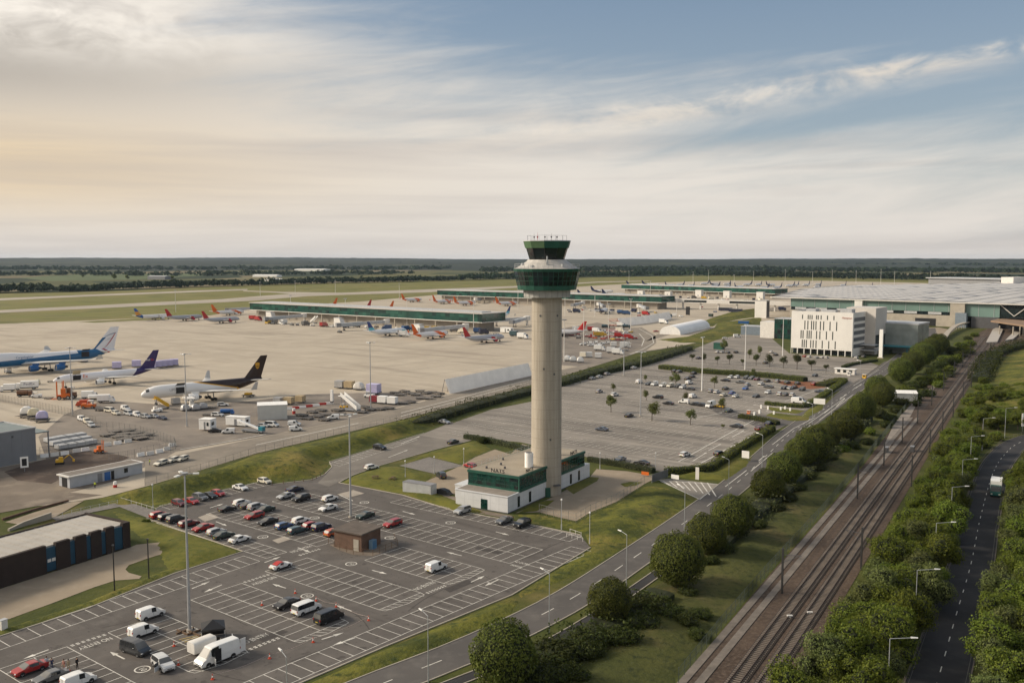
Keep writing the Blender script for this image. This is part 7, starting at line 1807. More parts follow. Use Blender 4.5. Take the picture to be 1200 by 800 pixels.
c0 = k1 + ru*235; cv = smooth_line([c0, c0 + ru*40 - rn*1.5, c0 + ru*120 - rn*6.5, c0 + ru*220 - rn*13, c0 + ru*330 - rn*22], 8); track(c0, 0, 'branching railway track swinging out towards the station', cv)
c1 = k0 + ru*300 + rn*4.2; track(c1, 250, 'short siding track beside the railway slope near the station')
# walkway strips of the service trough beside the line
for off, lab in ((6.4,'pale concrete wheel strip along the railway fence'),(4.3,'pale concrete cable trough nearest the railway tracks')):
 p = k0 + rn*off; b = MB(); b.box(0,-.6,0,262,.6,.14); o = b.build('concrete_strip', mat('strip_concrete', (.185,.16,.135), .95, var=.3, scale=.35, world=True, fine=2.0), None); o.location = (p - ru*118); o.rotation_euler = (0,0,RA); tag(o, lab, 'concrete strip')
sheet('path', [(1046,500),(1056,486),(1068,474),(1090,455),(1108,440),(1111,441),(1092,458),(1074,474),(1068,486),(1058,500),(1040,528),(1034,526)], .07, mat('track_path', (.27,.235,.20), .9, var=.2, scale=.3, world=True))
def catenary(p, label, h=8.2, side=1, arm=3.2):
 t = thing('catenary_mast', label, 'railway mast', (p.x, p.y, 0), RA); b = MB(); b.box(-.16,-.16,0,.16,.16,h); b.build('pole', mat('mast_dark', (.035,.035,.035), .7), t)
 b = MB(); b.tube((0,0,h-1.2),(0,-side*arm,h-.9),.06,n=5); b.tube((0,0,h-2.6),(0,-side*arm*.9,h-1.0),.05,n=5); b.build('bracket', M['darkgrey'], t)
PS = {}
for i, s_ in enumerate((-62, 12, 54, 92, 132, 178, 226, 278, 330, 385)):
 for nm, q_, sd in (('roadside', k0 + rn*3.0, 1), ('woodland side', k1 - rn*3.2, -1)):
  p = q_ + ru*(s_ + (0 if sd > 0 else 18)); catenary(p, f'dark railway mast, {nm}, {ORD[i]} one counting up from the bottom edge', side=sd); PS.setdefault(nm, []).append(p)
for nm in PS:
 w = MB(); P = PS[nm]; o = P[0]; sd = 1 if nm == 'roadside' else -1
 for i in range(len(P)-1):
  a_, b_ = P[i] - rn*sd*3.0 - o + Vector((0,0,7.2)), P[i+1] - rn*sd*3.0 - o + Vector((0,0,7.2)); pr = a_
  for k in range(1, 7):
   u = k/6; c = a_.lerp(b_, u) - Vector((0,0,1.6*u*(1-u))); w.tube(pr, c, .022, n=3); pr = c
  w.tube(a_ - Vector((0,0,1.3)), b_ - Vector((0,0,1.3)), .02, n=3)
 k = w.build('overhead_wire', M['darkgrey']); k.location = o; tag(k, f'overhead railway wire strung along the {nm} masts', 'wire')
for x, y, lab in [(1038.5,530,'dark lineside cabinet beside the concrete strips'),(1069,529,'grey lineside cabinet by the tracks')]:
 p = at(x, y); t = thing('lineside_cabinet', lab, 'cabinet', (p.x, p.y, .05), RA); b = MB(); b.box(-1.2,-.5,0,1.2,.5,1.6); b.build('housing', M['darkgrey'], t); b = MB(); b.box(-1.1,-.54,.1,-.05,-.5,1.5); b.build('door', M['grey'], t); b = MB(); b.box(-1.3,-.6,1.6,1.3,.6,1.7); b.build('roof', M['grey'], t)
for i, (x, y) in enumerate([(925.5,724),(949,720)]):
 p = at(x, y); b = MB(); b.bx((0,0,.3),(.9,.35,.2)); b.bx((0,0,0),(.3,.3,.3)); o = b.build('track_balise', M['cream']); o.location = (p.x, p.y, .05); tag(o, 'small cream box lying between the rails of the ' + ('roadside' if i == 0 else 'woodland side') + ' track', 'track box')

# ------------------------------------------------------------------ side road
SR = smooth_line([at(*p) for p in [(1065,905),(1098,800),(1120,722),(1138,660),(1149,606),(1163,556),(1176,534),(1196,518),(1240,506),(1330,495)]], 4)
srd = road('side_road', SR, 7.6, G_['darkroad'], .05, kerb_m=mat('kerb_tan', (.15,.13,.11), .9, world=True))
dashes(SR, 2.0, 4.0, .14, .062, M['marking'], srd)
b = MB(); b.strip(SR, .1, .064, side=3.4); b.strip(SR, .1, .064, side=-3.4); b.build('edge_line', mat('faint_edge_line', (.12,.115,.10), .9, world=True), srd)
p = at(1202,505); t = thing('road_sign', 'large blank-backed white roadside panel on the bend of the side road', 'sign', (p.x, p.y, 0), R(20)); b = MB(); b.box(-2,-.06,1.8,2,.06,6.2); b.build('panel', M['white'], t)
for x in (-1.4,1.4):
 b = MB(); b.tube((x,.12,0),(x,.12,6),.09); b.build('post', M['grey'], t)
p = at(960,478); t = thing('road_sign', 'white rectangular direction sign on two posts beside the main road hedge', 'sign', (p.x, p.y, 0), R(-30)); b = MB(); b.box(-2.2,-.05,1.6,2.2,.05,3.8); b.build('panel', M['white'], t)
for x in (-1.6,1.6):
 b = MB(); b.tube((x,.1,0),(x,.1,3.7),.07); b.build('post', M['grey'], t)
for x, y, lab, c_, h in [(817,562,'tall narrow pale sign slab on the grass by the slip road',M['offwhite'],3.4),(873.5,540,'small white direction sign beside the clipped hedge',M['white'],3.0),(791,563,'white plaque sign by the yard gate',M['white'],1.6),(756,558,'small orange sign at the yard gate',M['orange'],1.3)]:
 p = at(x, y); t = thing('post_sign', lab, 'sign', (p.x, p.y, 0), R(-35)); w_ = .5 if h > 3.2 else 1.1; b = MB(); b.box(-w_,-.05,h*.3 if h < 3.2 else .1,w_,.05,h); b.build('panel', c_, t); b = MB(); b.tube((-w_*.7,.08,0),(-w_*.7,.08,h*.9),.05); b.tube((w_*.7,.08,0),(w_*.7,.08,h*.9),.05); b.build('post', M['grey'], t)
# security gate, bollards and barrier machines at the car park entrance
p = at(771,563); t = thing('security_gate', 'dark mesh sliding gate across the tower yard entrance', 'gate', (p.x, p.y, 0), R(50)); b = MB(); b.box(-3,-.05,.1,5,.05,2.2); b.build('panel', mat('gate_mesh', (.12,.125,.13), .6), t); b = MB(); b.tube((-3,0,0),(-3,0,2.4),.09); b.tube((5,0,0),(5,0,2.4),.09); b.build('post', M['grey'], t)
for i, (x, y) in enumerate([(892,478.5),(900,480),(915,481),(920,480.2),(926,482),(884,487),(890,484.5),(907,486)]):
 p = at(x, y); t = thing('ticket_barrier', f'white ticket barrier post at the car park entrance, {ORD[i]} counting from the low hedge', 'barrier', (p.x, p.y, .05), BB + R(90), 'ticket barriers'); b = MB(); b.box(-.3,-.3,0,.3,.3,1.4); b.build('housing', M['white'], t); b = MB(); b.tube((.3,0,1.0),(3.2,0,1.05),.05); b.build('arm', M['offwhite'], t)
for x, y, c_, lab in [(877.5,484.5,M['orange'],'orange plastic barrier unit beside the entrance island'),(1013,443,M['yellow'],'yellow height-limit post at the hotel car park lane'),(995,440,M['cream'],'cream pay booth at the hotel car park lane')]:
 p = at(x, y); t = thing('entrance_unit', lab, 'booth', (p.x, p.y, .05), AA); t.scale = (.55,)*3 if y > 470 else (.8,)*3; b = MB(); b.box(-1,-1,0,1,1,2.2); b.build('housing', c_, t); b = MB(); b.box(-1.2,-1.2,2.2,1.2,1.2,2.4); b.build('roof', M['offwhite'], t); b = MB(); b.box(-.6,-1.04,1.0,.6,-1,1.8); b.build('window', M['dglass'], t)
p = at(1008,437); t = thing('gate_canopy', 'low white toll-lane kiosk at the hotel car park barrier', 'kiosk', (p.x-9, p.y-4, 0), AA); b = MB(); b.box(-5,-1.4,0,5,1.4,2.6); b.build('wall', M['offwhite'], t); b = MB(); b.box(-5.4,-1.8,2.6,5.4,1.8,2.9); b.build('roof', M['white'], t)
for x in (-3,0,3):
 b = MB(); b.box(x-.8,-1.45,.9,x+.8,-1.4,2.2); b.build('window', M['dglass'], t)
p = at(1032,419.5); t = thing('totem_sign', 'tall white totem in front of the glass block beside the hotel', 'sign', (p.x, p.y, 0), R(-38)); b = MB(); b.box(-1,-.6,0,1,.6,17); b.build('panel', M['white'], t); b = MB(); b.box(-1.6,-1.2,0,1.6,1.2,.6); b.build('base', M['concrete'], t)

# ------------------------------------------------------------------ blast screens
def blast(label, px, h, lean, sp=4.2):
 P = [at(*p) for p in px]; t = thing('blast_screen', label, 'blast screen', (P[0].x, P[0].y, 0)); o = P[0]
 P = [p for p in (smooth_line(P, sp) if len(P) > 2 else [P[0].lerp(P[1], i/18) for i in range(19)])]
 L = ribbon(P, 2*lean)
 mm = mat('blast_metal', (.86,.83,.78), .7, 0, .08, .2); pm2 = MB(); st2 = MB()
 for i in range(len(P)-1):
  b0, b1 = P[i]-o, P[i+1]-o; t0, t1 = Vector((L[i][0].x, L[i][0].y, h)) - Vector((o.x,o.y,0)), Vector((L[i+1][0].x, L[i+1][0].y, h)) - Vector((o.x,o.y,0))
  for k in range(3):
   u0, u1 = k/3, (k+1)/3; bulge = Vector((0,0,.25 if k % 2 else -.1))
   p0, p1 = b0.lerp(b1, u0), b0.lerp(b1, u1); q0, q1 = t0.lerp(t1, u0), t0.lerp(t1, u1); pm_, qm = (p0+p1)/2, (q0+q1)/2
   nrm = (p1-p0).cross(q0-p0).normalized()*.5
   pm2.face([p0, pm_+nrm, qm+nrm, q0]); pm2.face([pm_+nrm, p1, q1, qm+nrm])
  st2.tube(t0, (t0.x*1.0 + (t0.x-b0.x)*.6, t0.y + (t0.y-b0.y)*.6, 0), .15, n=4)
 pm2.build('screen_sheet', mm, t); st2.build('strut', M['grey'], t)
blast('long leaning ribbed metal blast screen on the apron beside the tower', [(527,461.5),(624,440)], 6.2, 2.6)
blast('curving leaning ribbed metal blast screen beyond the red ground vehicles', [(727,382.3),(745,380.5),(765,377.8),(787,373.5)], 6.8, 2.8)
# ------------------------------------------------------------------ people
def person(p, rz, label, top, legs, hair, h=1.72, hold=None, pose='stand', z=.035):
 """one continuous skinned figure, coloured by clothing, with hair as a child"""
 key = ('person', pose)
 if key not in SIMPLE:
  V = []; E = []; Rr = []
  def v(x, y, zz, r, par=None):
   V.append((x, y, zz)); Rr.append(r)
   if par is not None: E.append((par, len(V)-1))
   return len(V)-1
  pel = v(0,0,.94,.125); ab_ = v(0,0,1.10,.12,pel); chs = v(0,-.01,1.30,.145,ab_); nk = v(0,0,1.47,.055,chs); hd = v(0,.015,1.56,.075,nk); h2 = v(0,.02,1.65,.092,hd); v(0,.01,1.735,.06,h2); v(0,.105,1.625,.016,h2)
  for s_ in (-1, 1):
   hp = v(s_*.095,0,.88,.09,pel); kn = v(s_*.11,.02*(1+s_),.49,.060,hp); an = v(s_*.115,-.03*s_,.09,.040,kn); v(s_*.13,.13-.03*s_,.04,.034,an)
   sh = v(s_*.19,0,1.41,.058,chs); el = v(s_*.25,-.02,1.13,.043,sh)
   wr_ = v(s_*.25,.10 if pose == 'stand' else .2,.90 if pose == 'stand' else 1.1,.030,el); pa_ = v(s_*.25,.13 if pose == 'stand' else .27,.83 if pose == 'stand' else 1.12,.030,wr_)
   for f in range(4): v(s_*(.235+.012*f),.145+.012*f if pose == 'stand' else .34,.74+.008*abs(f-1) if pose == 'stand' else 1.10,.009,pa_)
   v(s_*.215,.19 if pose == 'stand' else .30,.80 if pose == 'stand' else 1.15,.010,pa_)
  me = bpy.data.meshes.new('figure'); me.from_pydata(V, E, []); o = bpy.data.objects.new('figure', me); COL.objects.link(o)
  sm = o.modifiers.new('s', 'SKIN');
  for i, r in enumerate(Rr):
   me.skin_vertices[0].data[i].radius = (r, r)
  me.skin_vertices[0].data[0].use_root = True
  su = o.modifiers.new('u', 'SUBSURF'); su.levels = 1; su.render_levels = 1
  dg = bpy.context.evaluated_depsgraph_get(); m2 = bpy.data.meshes.new_from_object(o.evaluated_get(dg)); bpy.data.objects.remove(o)
  m2.materials.clear()
  for mm in (M['skin'], M['white'], M['darkgrey'], M['black']): m2.materials.append(mm)
  for pl in m2.polygons:
   c = pl.center; pl.use_smooth = True
   arm = abs(c.x) > .20 and c.z < (.905 if pose == 'stand' else 1.16) and (c.y > .09)
   pl.material_index = 0 if c.z > 1.44 or arm else 3 if c.z < .085 else 2 if c.z < .93 and not (abs(c.x) > .2 and c.z > .6) else 1
  SIMPLE[key] = m2
  hm_ = MB(); rings = []
  for zz, rr, yy in ((1.60,.088,-.035),(1.66,.104,-.015),(1.72,.095,0),(1.765,.055,.005),(1.775,.01,.005)): rings.append([(rr*math.cos(2*math.pi*i/10), yy + rr*math.sin(2*math.pi*i/10)*1.05, zz + .03*(math.sin(2*math.pi*i/10) > 0)) for i in range(10)])
  hm_.loft(rings); SIMPLE['hair'] = hm_.mesh('hair', M['black'], 60)
 k = h/1.76; t = thing('person', label, 'person', (p.x, p.y, z), rz); t.scale = (k, k, k)
 b = bpy.data.objects.new('body', SIMPLE[key]); COL.objects.link(b); b.parent = t
 for i, mm in ((1, top), (2, legs)): b.material_slots[i].link = 'OBJECT'; b.material_slots[i].material = mm
 hh = bpy.data.objects.new('hair', SIMPLE['hair']); COL.objects.link(hh); hh.parent = t; hh.material_slots[0].link = 'OBJECT'; hh.material_slots[0].material = hair
 return t
navyc = mat('navy_cloth', (.03,.035,.09), .9); pinkc = mat('pink_cloth', (.42,.20,.16), .9); beigec = mat('beige_cloth', (.36,.28,.18), .9); blk = mat('black_cloth', (.012,.012,.015), .9); brn = mat('brown_hair', (.05,.03,.018), .8)
person(at(61,784), R(200), 'person in a navy top standing between the red car and the grey car', navyc, navyc, brn, pose='reach')
person(at(75,785.5), R(160), 'person in a pink top and beige trousers behind the grey car', pinkc, beigec, brn)
person(at(80.5,785), R(40), 'person in a beige top beside the one in pink', beigec, beigec, blk, 1.66)
person(at(90.5,783.5), R(250), 'person dressed all in black at the end of the group', blk, blk, blk, 1.78)
person(at(55,782), R(20), 'person in pale blue top right behind the boot of the red car', mat('pale_blue_cloth', (.35,.42,.50), .9), navyc, brn, 1.7)
person(at(175.5,545), R(90), 'person in a yellow high-visibility jacket beside the white apron cars', M['hivis'], navyc, blk, 1.8, z=.1)
person(at(111.5,572), R(10), 'person in a yellow vest standing in front of the grey site cabin', M['hivis'], blk, brn, 1.75, z=.1)
# ------------------------------------------------------------------ cones, tape, gazebo
cn = MB(); cn.box(-.19,-.19,0,.19,.19,.05); cn.cyl((0,0,.05),.135,.09,.25,12,0); cn.cyl((0,0,.30),.09,.06,.2,12,1); cn.cyl((0,0,.5),.06,.03,.22,12,0); cme = cn.mesh('traffic_cone', [mat('cone_red', (.55,.07,.03), .5), M['white']])
CON = [(204,757,'by the bays behind the silver off-roader'),(209,779,'beside the open-doored pale off-roader'),(249,796,'below the large white van near the bottom edge'),(316,771.5,'on the perimeter lane under the street lamp'),(307,709,'in an empty bay behind the black saloon'),(346,695,'on the lane beside the painted roundel'),(394,711,'at the tip of the lane arrow'),(432,727,'on the open corner beyond the black van'),(367,752.5,'on the lane below the hatched bay'),(370.5,704,'behind the white minibus')]
for x, y, w_ in CON:
 p = at(x, y); o = bpy.data.objects.new('traffic_cone', cme); COL.objects.link(o); o.location = (p.x, p.y, ZL+.01); o.scale = (1.15,)*3; tag(o, 'red and white traffic cone ' + w_, 'traffic cone', 'traffic cones round the parked vans')
b = MB(); o0 = at(316,771.5)
for a_, b_ in (((316,771.5),(367,752.5)),((367,752.5),(432,727)),((432,727),(394,711)),((394,711),(370.5,704)),((316,771.5),(249,796))):
 P, Q = at(*a_) - o0, at(*b_) - o0; pr = P + Vector((0,0,.72))
 for k in range(1, 9):
  u = k/8; c = P.lerp(Q, u) + Vector((0,0,.72 - .45*4*u*(1-u)*.9)); b.tube(pr, c, .018, n=3); pr = c
o = b.build('barrier_tape', mat('tape_pale', (.45,.36,.32), .7)); o.location = (o0.x, o0.y, ZL); tag(o, 'thin pale barrier tape strung between the traffic cones', 'tape')
p = at(250,749); t = thing('gazebo', 'black pop-up gazebo with open sides beside the thick mast', 'gazebo', (p.x, p.y, ZL), R(20))
b = MB(); s_ = 1.75
for sx, sy in ((-1,-1),(1,-1),(1,1),(-1,1)): b.face([(sx*s_,sy*s_,2.05),(0,0,3.15),(-sy*s_*1.0,sx*s_,2.05)] if False else [(sx*s_, sy*s_, 2.25),((-sy)*s_, sx*s_, 2.25),(0,0,3.2)])
for sx, sy in ((-1,-1),(1,-1),(1,1),(-1,1)): b.face([(sx*s_, sy*s_, 2.0),((-sy)*s_, sx*s_, 2.0),((-sy)*s_, sx*s_, 2.25),(sx*s_, sy*s_, 2.25)])
b.build('canopy', M['black'], t)
for sx, sy in ((-1,-1),(1,-1),(1,1),(-1,1)): b = MB(); b.tube((sx*s_*.97,sy*s_*.97,0),(sx*s_*.97,sy*s_*.97,2.1),.03,n=6); b.build('leg', M['steel'], t)
b = MB(); b.box(-1.7,1.68,.05,1.7,1.72,2.0); b.build('side_curtain', M['black'], t)
p = at(251,751); t = thing('folding_table', 'dark covered table standing under the black gazebo', 'table', (p.x, p.y, ZL), R(20)); b = MB(); b.box(-.9,-.4,.72,.9,.4,.76); b.build('top', M['darkgrey'], t); b = MB(); b.box(-.86,-.36,0,.86,.36,.71); b.build('cloth', M['black'], t)
for i, (x, y) in enumerate([(214,741.5),(217,739.5),(228,743),(231,740)]):
 p = at(x, y); b = MB(); b.box(-1.5,-.12,0,1.5,.12,.25); o = b.build('timber_baulk', M['wood']); o.location = (p.x, p.y, ZL); o.rotation_euler = (0,0,(BB if i % 2 else AA)); tag(o, ['timber baulk on the lawn side of the thick mast base','timber baulk behind the thick mast base','timber baulk on the gazebo side of the mast base','short timber baulk tucked between mast and gazebo'][i], 'timber')
p = at(236,748); t = thing('hatched_bays', 'yellow hatched paint beside the thick mast', 'marking', (0,0,0)); bpy.data.objects.remove(t)
b = MB()
for k in range(9): b.strip([ab(-125.6+k*.75, 76.4), ab(-124.4+k*.75, 80.2)], .16, .058)
b.build('hatch_marking', M['ymark'], lot)
p = at(4,737); t = thing('ticket_cabinet', 'small white cabinet at the lawn edge by the picture side', 'cabinet', (p.x, p.y, .05), R(60)); b = MB(); b.box(-.5,-.4,0,.5,.4,1.5); b.build('housing', M['offwhite'], t); b = MB(); b.box(-.56,-.46,1.5,.56,.46,1.6); b.build('lid', M['lightgrey'], t)
# shipping container and lawn furniture
O = at(472,576.5); A_ = frame(O, at(508,582)); t = thing('shipping_container', 'pale grey shipping container on the lawn beside the tower office', 'container', (O.x, O.y, .1), A_)
b = MB(); n_ = 44; L_ = 8.6
pf = []
for i in range(n_+1):
 pf.append((L_*i/n_, -.05 if (i//1) % 2 else .0))
b.loft([[(x, y, z) for x, y in pf] + [(L_, 2.5, z), (0, 2.5, z)] for z in (.1, 2.6)], 0); b.build('body', mat('container_grey', (.42,.43,.43), .6, var=.12), t)
b = MB(); b.box(-.03,-.1,2.61,L_+.03,2.55,2.7); b.build('roof', mat('container_roof', (.22,.22,.23), .8), t)
b = MB(); b.box(L_+.01,.1,.15,L_+.07,1.22,2.5); b.build('door', M['lightgrey'], t); b = MB(); b.box(L_+.01,1.28,.15,L_+.07,2.4,2.5); b.build('door', M['lightgrey'], t)
p = at(519,578.5); t = thing('dark_shape', 'black rounded shape at the end of the shipping container', 'skip', (p.x, p.y, .05), A_); b = MB(); b.loft([[(x,-1.1,0),(x,-.9,h),(x,.9,h*.9),(x,1.1,0)] for x, h in ((-2,.3),(-1.2,1.3),(0,1.5),(1.4,1.1),(2.1,.4))]); b.build('black_form', M['black'], t, 50); b = MB(); b.box(-2.2,-1.2,0,2.3,1.2,.15); b.build('base', M['darkgrey'], t)  # black rounded form added for a dark patch of unknown kind
for x, y, w_ in ((440,562.5,'by the link road'),(460,564,'nearer the shipping container')):
 p = at(x, y); t = thing('picnic_table', 'brown timber picnic table on the lawn ' + w_, 'picnic table', (p.x, p.y, .4), R(rnd.uniform(0, 90))); b = MB(); b.box(-.9,-.4,.72,.9,.4,.78); b.build('table_top', M['wood'], t)
 for s_ in (-1, 1): b = MB(); b.box(-.9,s_*.75-.14,.42,.9,s_*.75+.14,.47); b.build('seat', M['wood'], t)
 for s_ in (-1, 1): b = MB(); b.tube((s_*.65,-.75,0),(s_*.65,-.2,.72),.05,n=4); b.tube((s_*.65,.75,0),(s_*.65,.2,.72),.05,n=4); b.build('leg', M['wood'], t)

# ------------------------------------------------------------------ ground equipment and airside vehicles
PK = {}
def kit(name, parts): PK[name] = [(n_, b_.mesh(n_, ms, sm)) for n_, b_, ms, sm in parts]
def wheels(xs, y, r):
 out = []
 for x in xs:
  for s_ in (-1, 1):
   b = wheel_mb(r, .3); b.v = [(v[0]+x, v[1]+s_*y, v[2]+r) for v in b.v]; out.append(('wheel', b, [M['tyre'], M['rim']], None))
 return out
PW = paint('white')
b1 = MB(); b1.box(-3.4,-1.25,1.0,1.2,1.25,3.4); b2 = MB(); b2.loft([[(x,y,z) for y, z in ((-1.15,.55),(-1.15,zt),(1.15,zt),(1.15,.55))] for x, zt in ((1.3,2.6),(2.3,2.6),(2.8,1.7),(3.1,1.3))]); b3 = MB(); b3.box(-3.3,-.5,.5,2.6,.5,1.0); b4 = MB(); b4.face([(2.33,-1,2.55),(2.83,-1,1.7),(2.83,1,1.7),(2.33,1,2.55)])
kit('boxtruck', [('cargo_box', b1, [PW], None), ('cab', b2, [PW], 40), ('chassis', b3, [M['black']], None), ('windscreen', b4, [M['glass']], None)] + wheels((-2.2,2.0), 1.0, .45))
b1 = MB(); b1.box(-1.5,-.8,.35,1.5,.8,.95); b1.box(.5,-.7,.96,1.5,.7,1.15); b2 = MB(); b2.box(-1.0,-.7,1.75,.1,.7,1.85); b2.box(-1.0,-.65,.95,-.9,.65,1.75); b2.tube((.05,-.62,.95),(.05,-.62,1.75),.05,n=4); b2.tube((.05,.62,.95),(.05,.62,1.75),.05,n=4)
kit('tug', [('body', b1, [PW], None), ('cab', b2, [M['offwhite']], None)] + wheels((-1,1), .75, .33))
b1 = MB(); b1.box(-1.7,-1.3,.45,1.7,1.3,.6);
for k in range(7): b1.box(-1.6+k*.5,-1.25,.61,-1.45+k*.5,1.25,.66)
b2 = MB(); b2.tube((1.7,-.4,.5),(2.8,0,.4),.05,n=4); b2.tube((1.7,.4,.5),(2.8,0,.4),.05,n=4)
kit('dolly', [('deck', b1, [mat('dolly_grey', (.17,.155,.14), .8, var=.2)], None), ('drawbar', b2, [M['darkgrey']], None)] + wheels((-1.2,1.2), 1.0, .2))
b1 = MB(); b1.loft([[(x,-1.2,.55),(x,-1.2,2.6),(x,1.2,2.6),(x,1.2,.55)] for x in (-1.5,1.5)]); b2 = MB(); b2.box(-1.6,-1.3,.35,1.6,1.3,.54)
kit('crate', [('body', b1, [PW], None), ('base', b2, [M['darkgrey']], None)])
b1 = MB(); b1.loft([[(x*kx,-1.1,.55),(x*kx,-1.25,1.2),(x*kx,-.9,zt),(x*kx,.9,zt),(x*kx,1.25,1.2),(x*kx,1.1,.55)] for x, kx, zt in ((-1.5,1,1.2),(-1.3,1,2.0),(-.6,1,2.5),(.6,1,2.5),(1.3,1,2.0),(1.5,1,1.2))])
kit('dome', [('shell', b1, [PW], 60), ('base', b2, [M['darkgrey']], None)])
b1 = MB(); n_ = 10
for k in range(n_): b1.box(-3+k*.6,-.9,.9+k*.38,-2.35+k*.6,.9,1.05+k*.38)
for s_ in (-1, 1): b1.loft([[(-3.1,s_*.95+o_,.7),(-3.1,s_*.95+o_,2.0),(3.2,s_*.95+o_,5.8),(3.2,s_*.95+o_,4.6)] for o_ in (-.04,.04)])
b1.box(3,-.95,4.5,4.2,.95,4.65); b3 = MB(); b3.box(-3.2,-1,.4,2.6,1,.75); b3.tube((2.6,-.7,.6),(3.2,-.7,4.5),.1); b3.tube((2.6,.7,.6),(3.2,.7,4.5),.1); b3.tube((-1,-.7,.6),(2.6,-.7,4),.08)
kit('stairs', [('flight', b1, [PW], None), ('chassis', b3, [M['grey']], None)] + wheels((-2.4,1.8), .9, .4))
b1 = MB(); b1.box(-4,-1.6,4.2,3,1.6,4.5); b1.box(3.1,-1.7,3.8,5,1.7,4.1)
for s_ in (-1,1):
 b1.tube((-4,s_*1.6,4.5),(-4,s_*1.6,5.5),.05); b1.tube((3,s_*1.6,4.5),(3,s_*1.6,5.5),.05); b1.tube((-4,s_*1.6,5.5),(3,s_*1.6,5.5),.05)
b3 = MB()
for s_ in (-1,1):
 b3.tube((-3.5,s_*1.4,.9),(2.8,s_*1.4,4.1),.16); b3.tube((-3.5,s_*1.4,4.1),(2.8,s_*1.4,.9),.16)
b4 = MB(); b4.box(-4.2,-1.7,.5,5,1.7,.9); b4.box(3.2,-1.9,.9,4.6,-.9,2.6)
kit('loader', [('platform', b1, [PW], None), ('scissor_lift', b3, [M['lightgrey']], None), ('chassis', b4, [PW], None)] + wheels((-3,0,3.4), 1.4, .5))
b1 = MB(); b1.box(-1.6,-1,.7,.6,1,1.7); b1.box(-.5,-.7,1.71,.7,.7,3.0); b3 = MB(); b3.box(1.6,-.7,.2,1.8,-.5,5); b3.box(1.6,.5,.2,1.8,.7,5); b3.box(1.8,-.7,.2,3.2,-.5,.3); b3.box(1.8,.5,.2,3.2,.7,.3); b3.box(.61,-.5,.6,1.59,.5,1.3)
kit('forklift', [('body', b1, [PW], None), ('mast', b3, [M['orange']], None)] + wheels((-1.1,1.1), .95, .55))
b1 = MB(); b1.box(-1.4,-1.2,.9,1.4,1.2,2.0); b1.box(-.2,-1.1,2.01,1.3,.1,3.0); b3 = MB(); b3.tube((1.3,.5,1.8),(3.6,.5,3.6),.22); b3.tube((3.6,.5,3.6),(5.2,.5,1.6),.16); b3.bx((5.2,.5,.7),(.8,.9,.9)); b4 = MB(); b4.box(-1.7,-1.35,0,1.7,-.75,.8); b4.box(-1.7,.75,0,1.7,1.35,.8); b4.box(-.5,-.7,.5,.5,.7,.9)
kit('excavator', [('body', b1, [PW], None), ('digging_arm', b3, [PW], None), ('crawler_track', b4, [M['tyre']], None)])
b1 = MB(); b1.box(-4,-1.5,.4,4,1.5,3.1); b3 = MB(); b3.box(-4.1,-1.6,3.1,4.1,1.6,3.25); b4 = MB(); b4.box(-.5,-1.56,.5,.5,-1.5,2.5); b5 = MB(); b5.box(1.5,-1.56,1.4,2.8,-1.5,2.4); b6 = MB(); b6.box(4.0,-.9,1.5,4.06,.4,2.4)
kit('portacabin', [('wall', b1, [PW], None), ('roof', b3, [M['white']], None), ('door', b4, [M['grey']], None), ('window', b5, [M['dglass']], None), ('window', b6, [M['dglass']], None)])
b1 = MB(); b1.loft([[(x,-.25,0),(x,-.1,.9),(x,.1,.9),(x,.25,0)] for x in (-.95,.95)]); kit('water_barrier', [('shell', b1, [PW], None)])
b1 = MB(); b1.loft([[(x, .9*math.cos(t)*k, 1.9+.9*math.sin(t)*k) for t in [2*math.pi*i/12 for i in range(12)]] for x, k in ((-3.4,.7),(-3.2,1),(1.0,1),(1.2,.7))]); b2 = MB(); b2.loft([[(x,y,z) for y, z in ((-1.1,.55),(-1.1,zt),(1.1,zt),(1.1,.55))] for x, zt in ((1.35,2.5),(2.3,2.5),(2.8,1.6),(3.0,1.2))]); b3 = MB(); b3.box(-3.3,-.6,.5,2.6,.6,1.0)
kit('tanker', [('tank', b1, [PW], 50), ('cab', b2, [PW], 40), ('chassis', b3, [M['black']], None)] + wheels((-2.2,2.0), .95, .45))
b1 = MB(); b1.box(-5.8,-1.3,.4,5.8,1.3,3.0); b2 = MB()
for s_ in (-1,1): b2.box(-5.3,s_*1.31-.02,1.5,5.4,s_*1.31+.02,2.6)
kit('bus', [('body', b1, [PW], None), ('side_window', b2, [M['glass']], None)] + wheels((-3.6,3.8), 1.15, .5))
def unit(kd, name, cat, px, ang, label, colour=None, group=None, s=1.0, z=.1, at_=None):
 p = at_ or at(*px); t = thing(name, label, cat, (p.x, p.y, z), ang, group)
 if s != 1.0: t.scale = (s,)*3 if not isinstance(s, tuple) else s
 for n_, me in PK[kd]:
  o = bpy.data.objects.new(n_, me); COL.objects.link(o); o.parent = t
  if colour is not None and me.materials[0] == PW: o.material_slots[0].link = 'OBJECT'; o.material_slots[0].material = colour
 return t
lil = mat('lilac_wrap', (.48,.45,.66), .5, var=.12, scale=.8); tan_ = mat('tan_crate', (.42,.33,.20), .8); dred = mat('dark_red_box', (.22,.02,.03), .6); alu = mat('dull_aluminium', (.45,.45,.45), .45, .4, .15)
